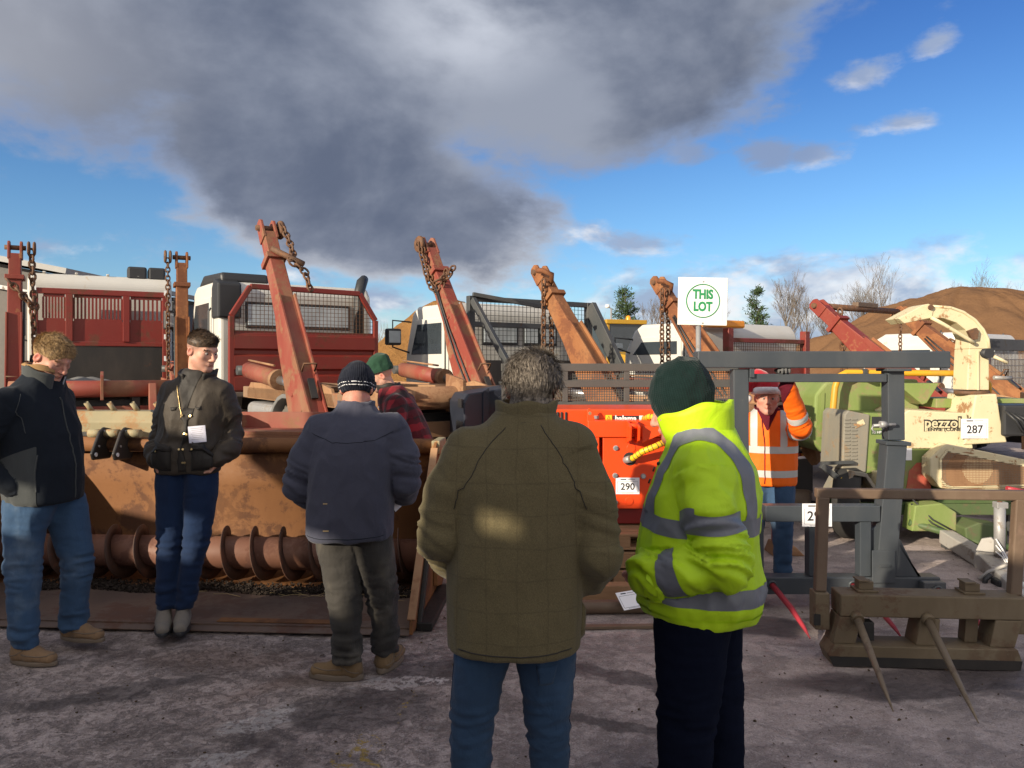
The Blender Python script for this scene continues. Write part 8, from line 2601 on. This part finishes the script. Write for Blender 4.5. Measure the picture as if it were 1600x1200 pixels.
def plaid_man():
    torso = [(.80, 0, -.06, .200, .175), (.95, 0, -.05, .205, .180), (1.10, 0, -.01, .208, .175), (1.24, 0, .045, .210, .165), (1.34, 0, .085, .19, .145), (1.42, 0, .115, .145, .115), (1.48, 0, .135, .09, .09)]
    armL = arm_list((-.18, .04, 1.33, .084), (-.25, .03, 1.20, .084), (-.27, .04, 1.06, .074), (-.22, .20, 1.02, .064), (-.14, .32, 1.03, .054))
    armR = arm_list((.18, .06, 1.33, .084), (.25, .06, 1.20, .08), (.26, .08, 1.06, .07), (.22, .22, 1.02, .06), (.14, .32, 1.03, .054))
    arms = [armL, armR]
    legs = [[(.05, -.11, .0, .062, .070), (.45, -.11, .0, .078, .085), (.75, -.09, -.03, .105, .12), (.92, -.07, -.05, .115, .14)],
            [(.05, .11, -.02, .062, .070), (.45, .11, -.02, .078, .085), (.75, .09, -.03, .105, .12), (.92, .07, -.05, .115, .14)]]
    P = Person((-.88, 6.42, 0), R(82), 'person in a red and black checked fleece and green beanie behind the bucket', 'skin_fair',
               dict(flush=.6, stubble=((.16, .11, .09), .7), wide=1.0, lids=1), (0, .225, 1.555), yaw=R(18), pitch=R(26), neck=(0, .12, 1.40))
    P.add(*hand_arrays((-.14, .32, 1.03), (.6, .7, -.1), (0, 0, -1), .5, 1)); P.add(*hand_arrays((.14, .32, 1.03), (-.6, .7, -.1), (0, 0, -1), .5, 1))
    root = P.finish_body(torso, arms, legs)
    V, Q = garment(torso, arms, h=.011, e=2.3)
    V, AI, S = wrinkle(V, Q, torso, arms, 52, .010, .016, None, (5, 5, 2.2))
    jk = np_mesh('checked_fleece', V, Q, 'red_check_fleece', root); b = surf(V, Q); N = vnormals(V, Q)
    collar(jk, (0, .125), .098, .095, 1.38, 1.50, 'waxed_dark', .008, .8, (0, .035), .014, dip=.03)
    p, n = on_surf(b, (-.14, .22, 1.30), .003)
    q = n.to_track_quat('Z', 'Y').to_matrix().to_4x4()
    MB().box((0, 0, 0), (.07, .014, .002)).build('chest_label', 'paper', jk).matrix_local = Matrix.Translation(p) @ q
    V2, Q2 = trousers(legs, .012, 27, .012)
    np_mesh('trousers', V2, Q2, 'jeans_dark', root)
    for x, y in ((-.11, .0), (.11, -.02)): shoe(root, (x, y, 0), 0, 'boot_brown', name='boot')
    bn = beanie(root, P.Hm, 'knit_green', (0, -.014, .045), (.094, .116, .112), (.034, .18), .0, .02, 8, (0, -.03, 0))
    for k, (w, z) in enumerate(((.030, .052), (.020, .049))):
        p = Vector((-.050 - .022 * k, .098 - .016 * k, z)); MB().box((0, 0, 0), (w, .003, .009 - .003 * k)).build('hat_lettering', 'label_white', bn).matrix_local = Matrix.Translation(p) @ Matrix.Rotation(R(30 + 6 * k), 4, 'Z')
    P.brows('hair_grey')
plaid_man()

def santa_man():
    torso = [(.745, .0, .0, .200, .160), (.85, .0, .005, .205, .168), (.98, .0, .015, .208, .170), (1.10, .0, .03, .208, .160), (1.20, .0, .05, .195, .140), (1.27, .0, .065, .14, .11), (1.33, .0, .08, .085, .085)]
    armL = arm_list((-.17, .06, 1.20, .078), (-.215, .17, 1.175, .074), (-.215, .31, 1.215, .070), (-.165, .42, 1.36, .062), (-.118, .53, 1.505, .054))
    armR = arm_list((.17, .05, 1.20, .078), (.26, .08, 1.15, .076), (.36, .13, 1.10, .070), (.43, .19, 1.12, .062), (.475, .23, 1.13, .054))
    arms = [armL, armR]
    legs = [[(.05, -.10, .05, .058, .066), (.40, -.10, .06, .072, .080), (.65, -.09, .03, .095, .11), (.86, -.07, .0, .11, .13)],
            [(.05, .11, -.03, .058, .066), (.40, .11, -.01, .072, .080), (.65, .09, .0, .095, .11), (.86, .07, .0, .11, .13)]]
    loc = Vector((1.955, 5.86, 0)); ph = R(162)
    P = Person(loc, ph, 'person in an orange high-visibility jacket and santa hat gripping the grey frame', 'skin_ruddy',
               dict(flush=.7, stubble=((.30, .24, .21), .45), wide=1.03), (.012, .115, 1.400), yaw=R(6), pitch=R(2), neck=(0, .075, 1.25))
    root = P.finish_body(torso, arms, legs)
    V, Q = garment(torso, arms, h=.0105, e=2.3)
    V, AI, S = wrinkle(V, Q, torso, arms, 61, .009, .013, None, (5, 5, 2.2))
    jk = np_mesh('jacket', V, Q, 'hivis_orange', root); b = surf(V, Q); N = vnormals(V, Q)
    def band(sc):
        v, p = clip_polys(V + N * .002, Q, sc)
        if p: poly_obj('reflective_band', v, p, 'reflective_light', jk)
    tor = np.where(AI < 0, 1., -1.) * .02
    for z in (1.02, .84): band(np.minimum(tor, .026 - np.abs(V[:, 2] - z)))
    for s in (-1, 1): band(np.minimum.reduce([tor, .025 - np.abs(V[:, 0] - s * .105), V[:, 2] - 1.045]))
    for a in (0, 1):
        arm = np.where(AI == a, 1., -1.) * .02
        for c in (.13, .36): band(np.minimum(arm, .025 - np.abs(S - c)))
    # dark inner collar and open neck
    vv = np.minimum.reduce([V[:, 1] - .05, .055 * (V[:, 2] - 1.155) / .12 - np.abs(V[:, 0] - .01), V[:, 2] - 1.155])
    v, p = clip_polys(V + N * .003, Q, vv)
    if p: poly_obj('inner_fleece', v, p, 'maroon_cloth', jk)
    collar(jk, (0, .075), .092, .088, 1.25, 1.345, 'maroon_cloth', .014, 1.0, (0, .01), .012, dip=.03)
    seam(jk, b, [(.05, .2, 1.25), (.035, .25, 1.1), (.03, .2, .95), (.03, .2, .76)], 'maroon_cloth', .004, 'zip', .002)
    V2, Q2 = trousers(legs, .012, 29, .012)
    np_mesh('jeans', V2, Q2, 'jeans_pale', root)
    for x, y in ((-.10, .05), (.11, -.03)): shoe(root, (x, y, 0), R(10 if x < 0 else -15), 'black_leather', 'black_plastic', name='boot')
    # gloves: the left hand is closed over the rail, the right holds the sign pole
    W = Matrix.Translation(loc) @ Matrix.Rotation(ph, 4, 'Z'); Wi = W.inverted()
    rail = Wi @ Vector((1.856, 5.25, 1.575))
    for wr, d, pm, cu, nm in (((-.118 , .545, 1.555), None, None, 1.0, 'glove'), ((.485, .24, 1.13), (.55, .25, .0), None, 1.0, 'glove')):
        if d is None:
            w = Vector((rail.x, rail.y - .055, rail.z + .005)); dd = Vector((0, .62, .78)); pmv = Vector((0, .78, -.62))
            v, q = hand_arrays(w, dd, pmv, 1.15, 1, glove=1.18)
        else:
            v, q = hand_arrays(wr, d, (.0, 1, .0), 1.0, 1, glove=1.15)
        np_mesh(nm, v, q, 'glove_grey', root)
    # santa hat: fur brim, red bag folded over to one side, pompom
    Hm = P.Hm
    f = Field((-.2, -.2, -.1), (.26, .2, .28), .007)
    f.ell((0, -.012, .075), (.090, .112, .080), 0)
    f.cone((0, -.01, .11), (.06, -.01, .155), .075, .055, .03); f.cone((.06, -.01, .155), (.125, .02, .09), .050, .032, .03); f.cone((.125, .02, .09), (.14, .04, .03), .030, .018, .02)
    v, q = f.mesh(); n = vnormals(v, q); v = v + n * (.010 * (ridged(v, 14, 5) - .4))[:, None]
    vv, pp = clip_polys(v, q, v[:, 2] - (.045 + .12 * v[:, 1]))
    hat = poly_obj('santa_hat', vv, pp, 'santa_red', root, Hm)
    br = MB().tube([(.090 * math.cos(a), -.012 + .112 * math.sin(a), .052 + .12 * (.112 * math.sin(a))) for a in [2 * math.pi * i / 36 for i in range(36)]], .027, 10, False, True, True)
    br.build('fur_brim', 'santa_white', hat)
    MB().lathe([(0, -.032), (.018, -.026), (.030, -.010), (.030, .010), (.018, .026), (0, .032)], (.143, .045, .0), (0, 0, 1), 16).build('pompom', 'santa_white', hat)
    P.brows('hair_grey')
santa_man()
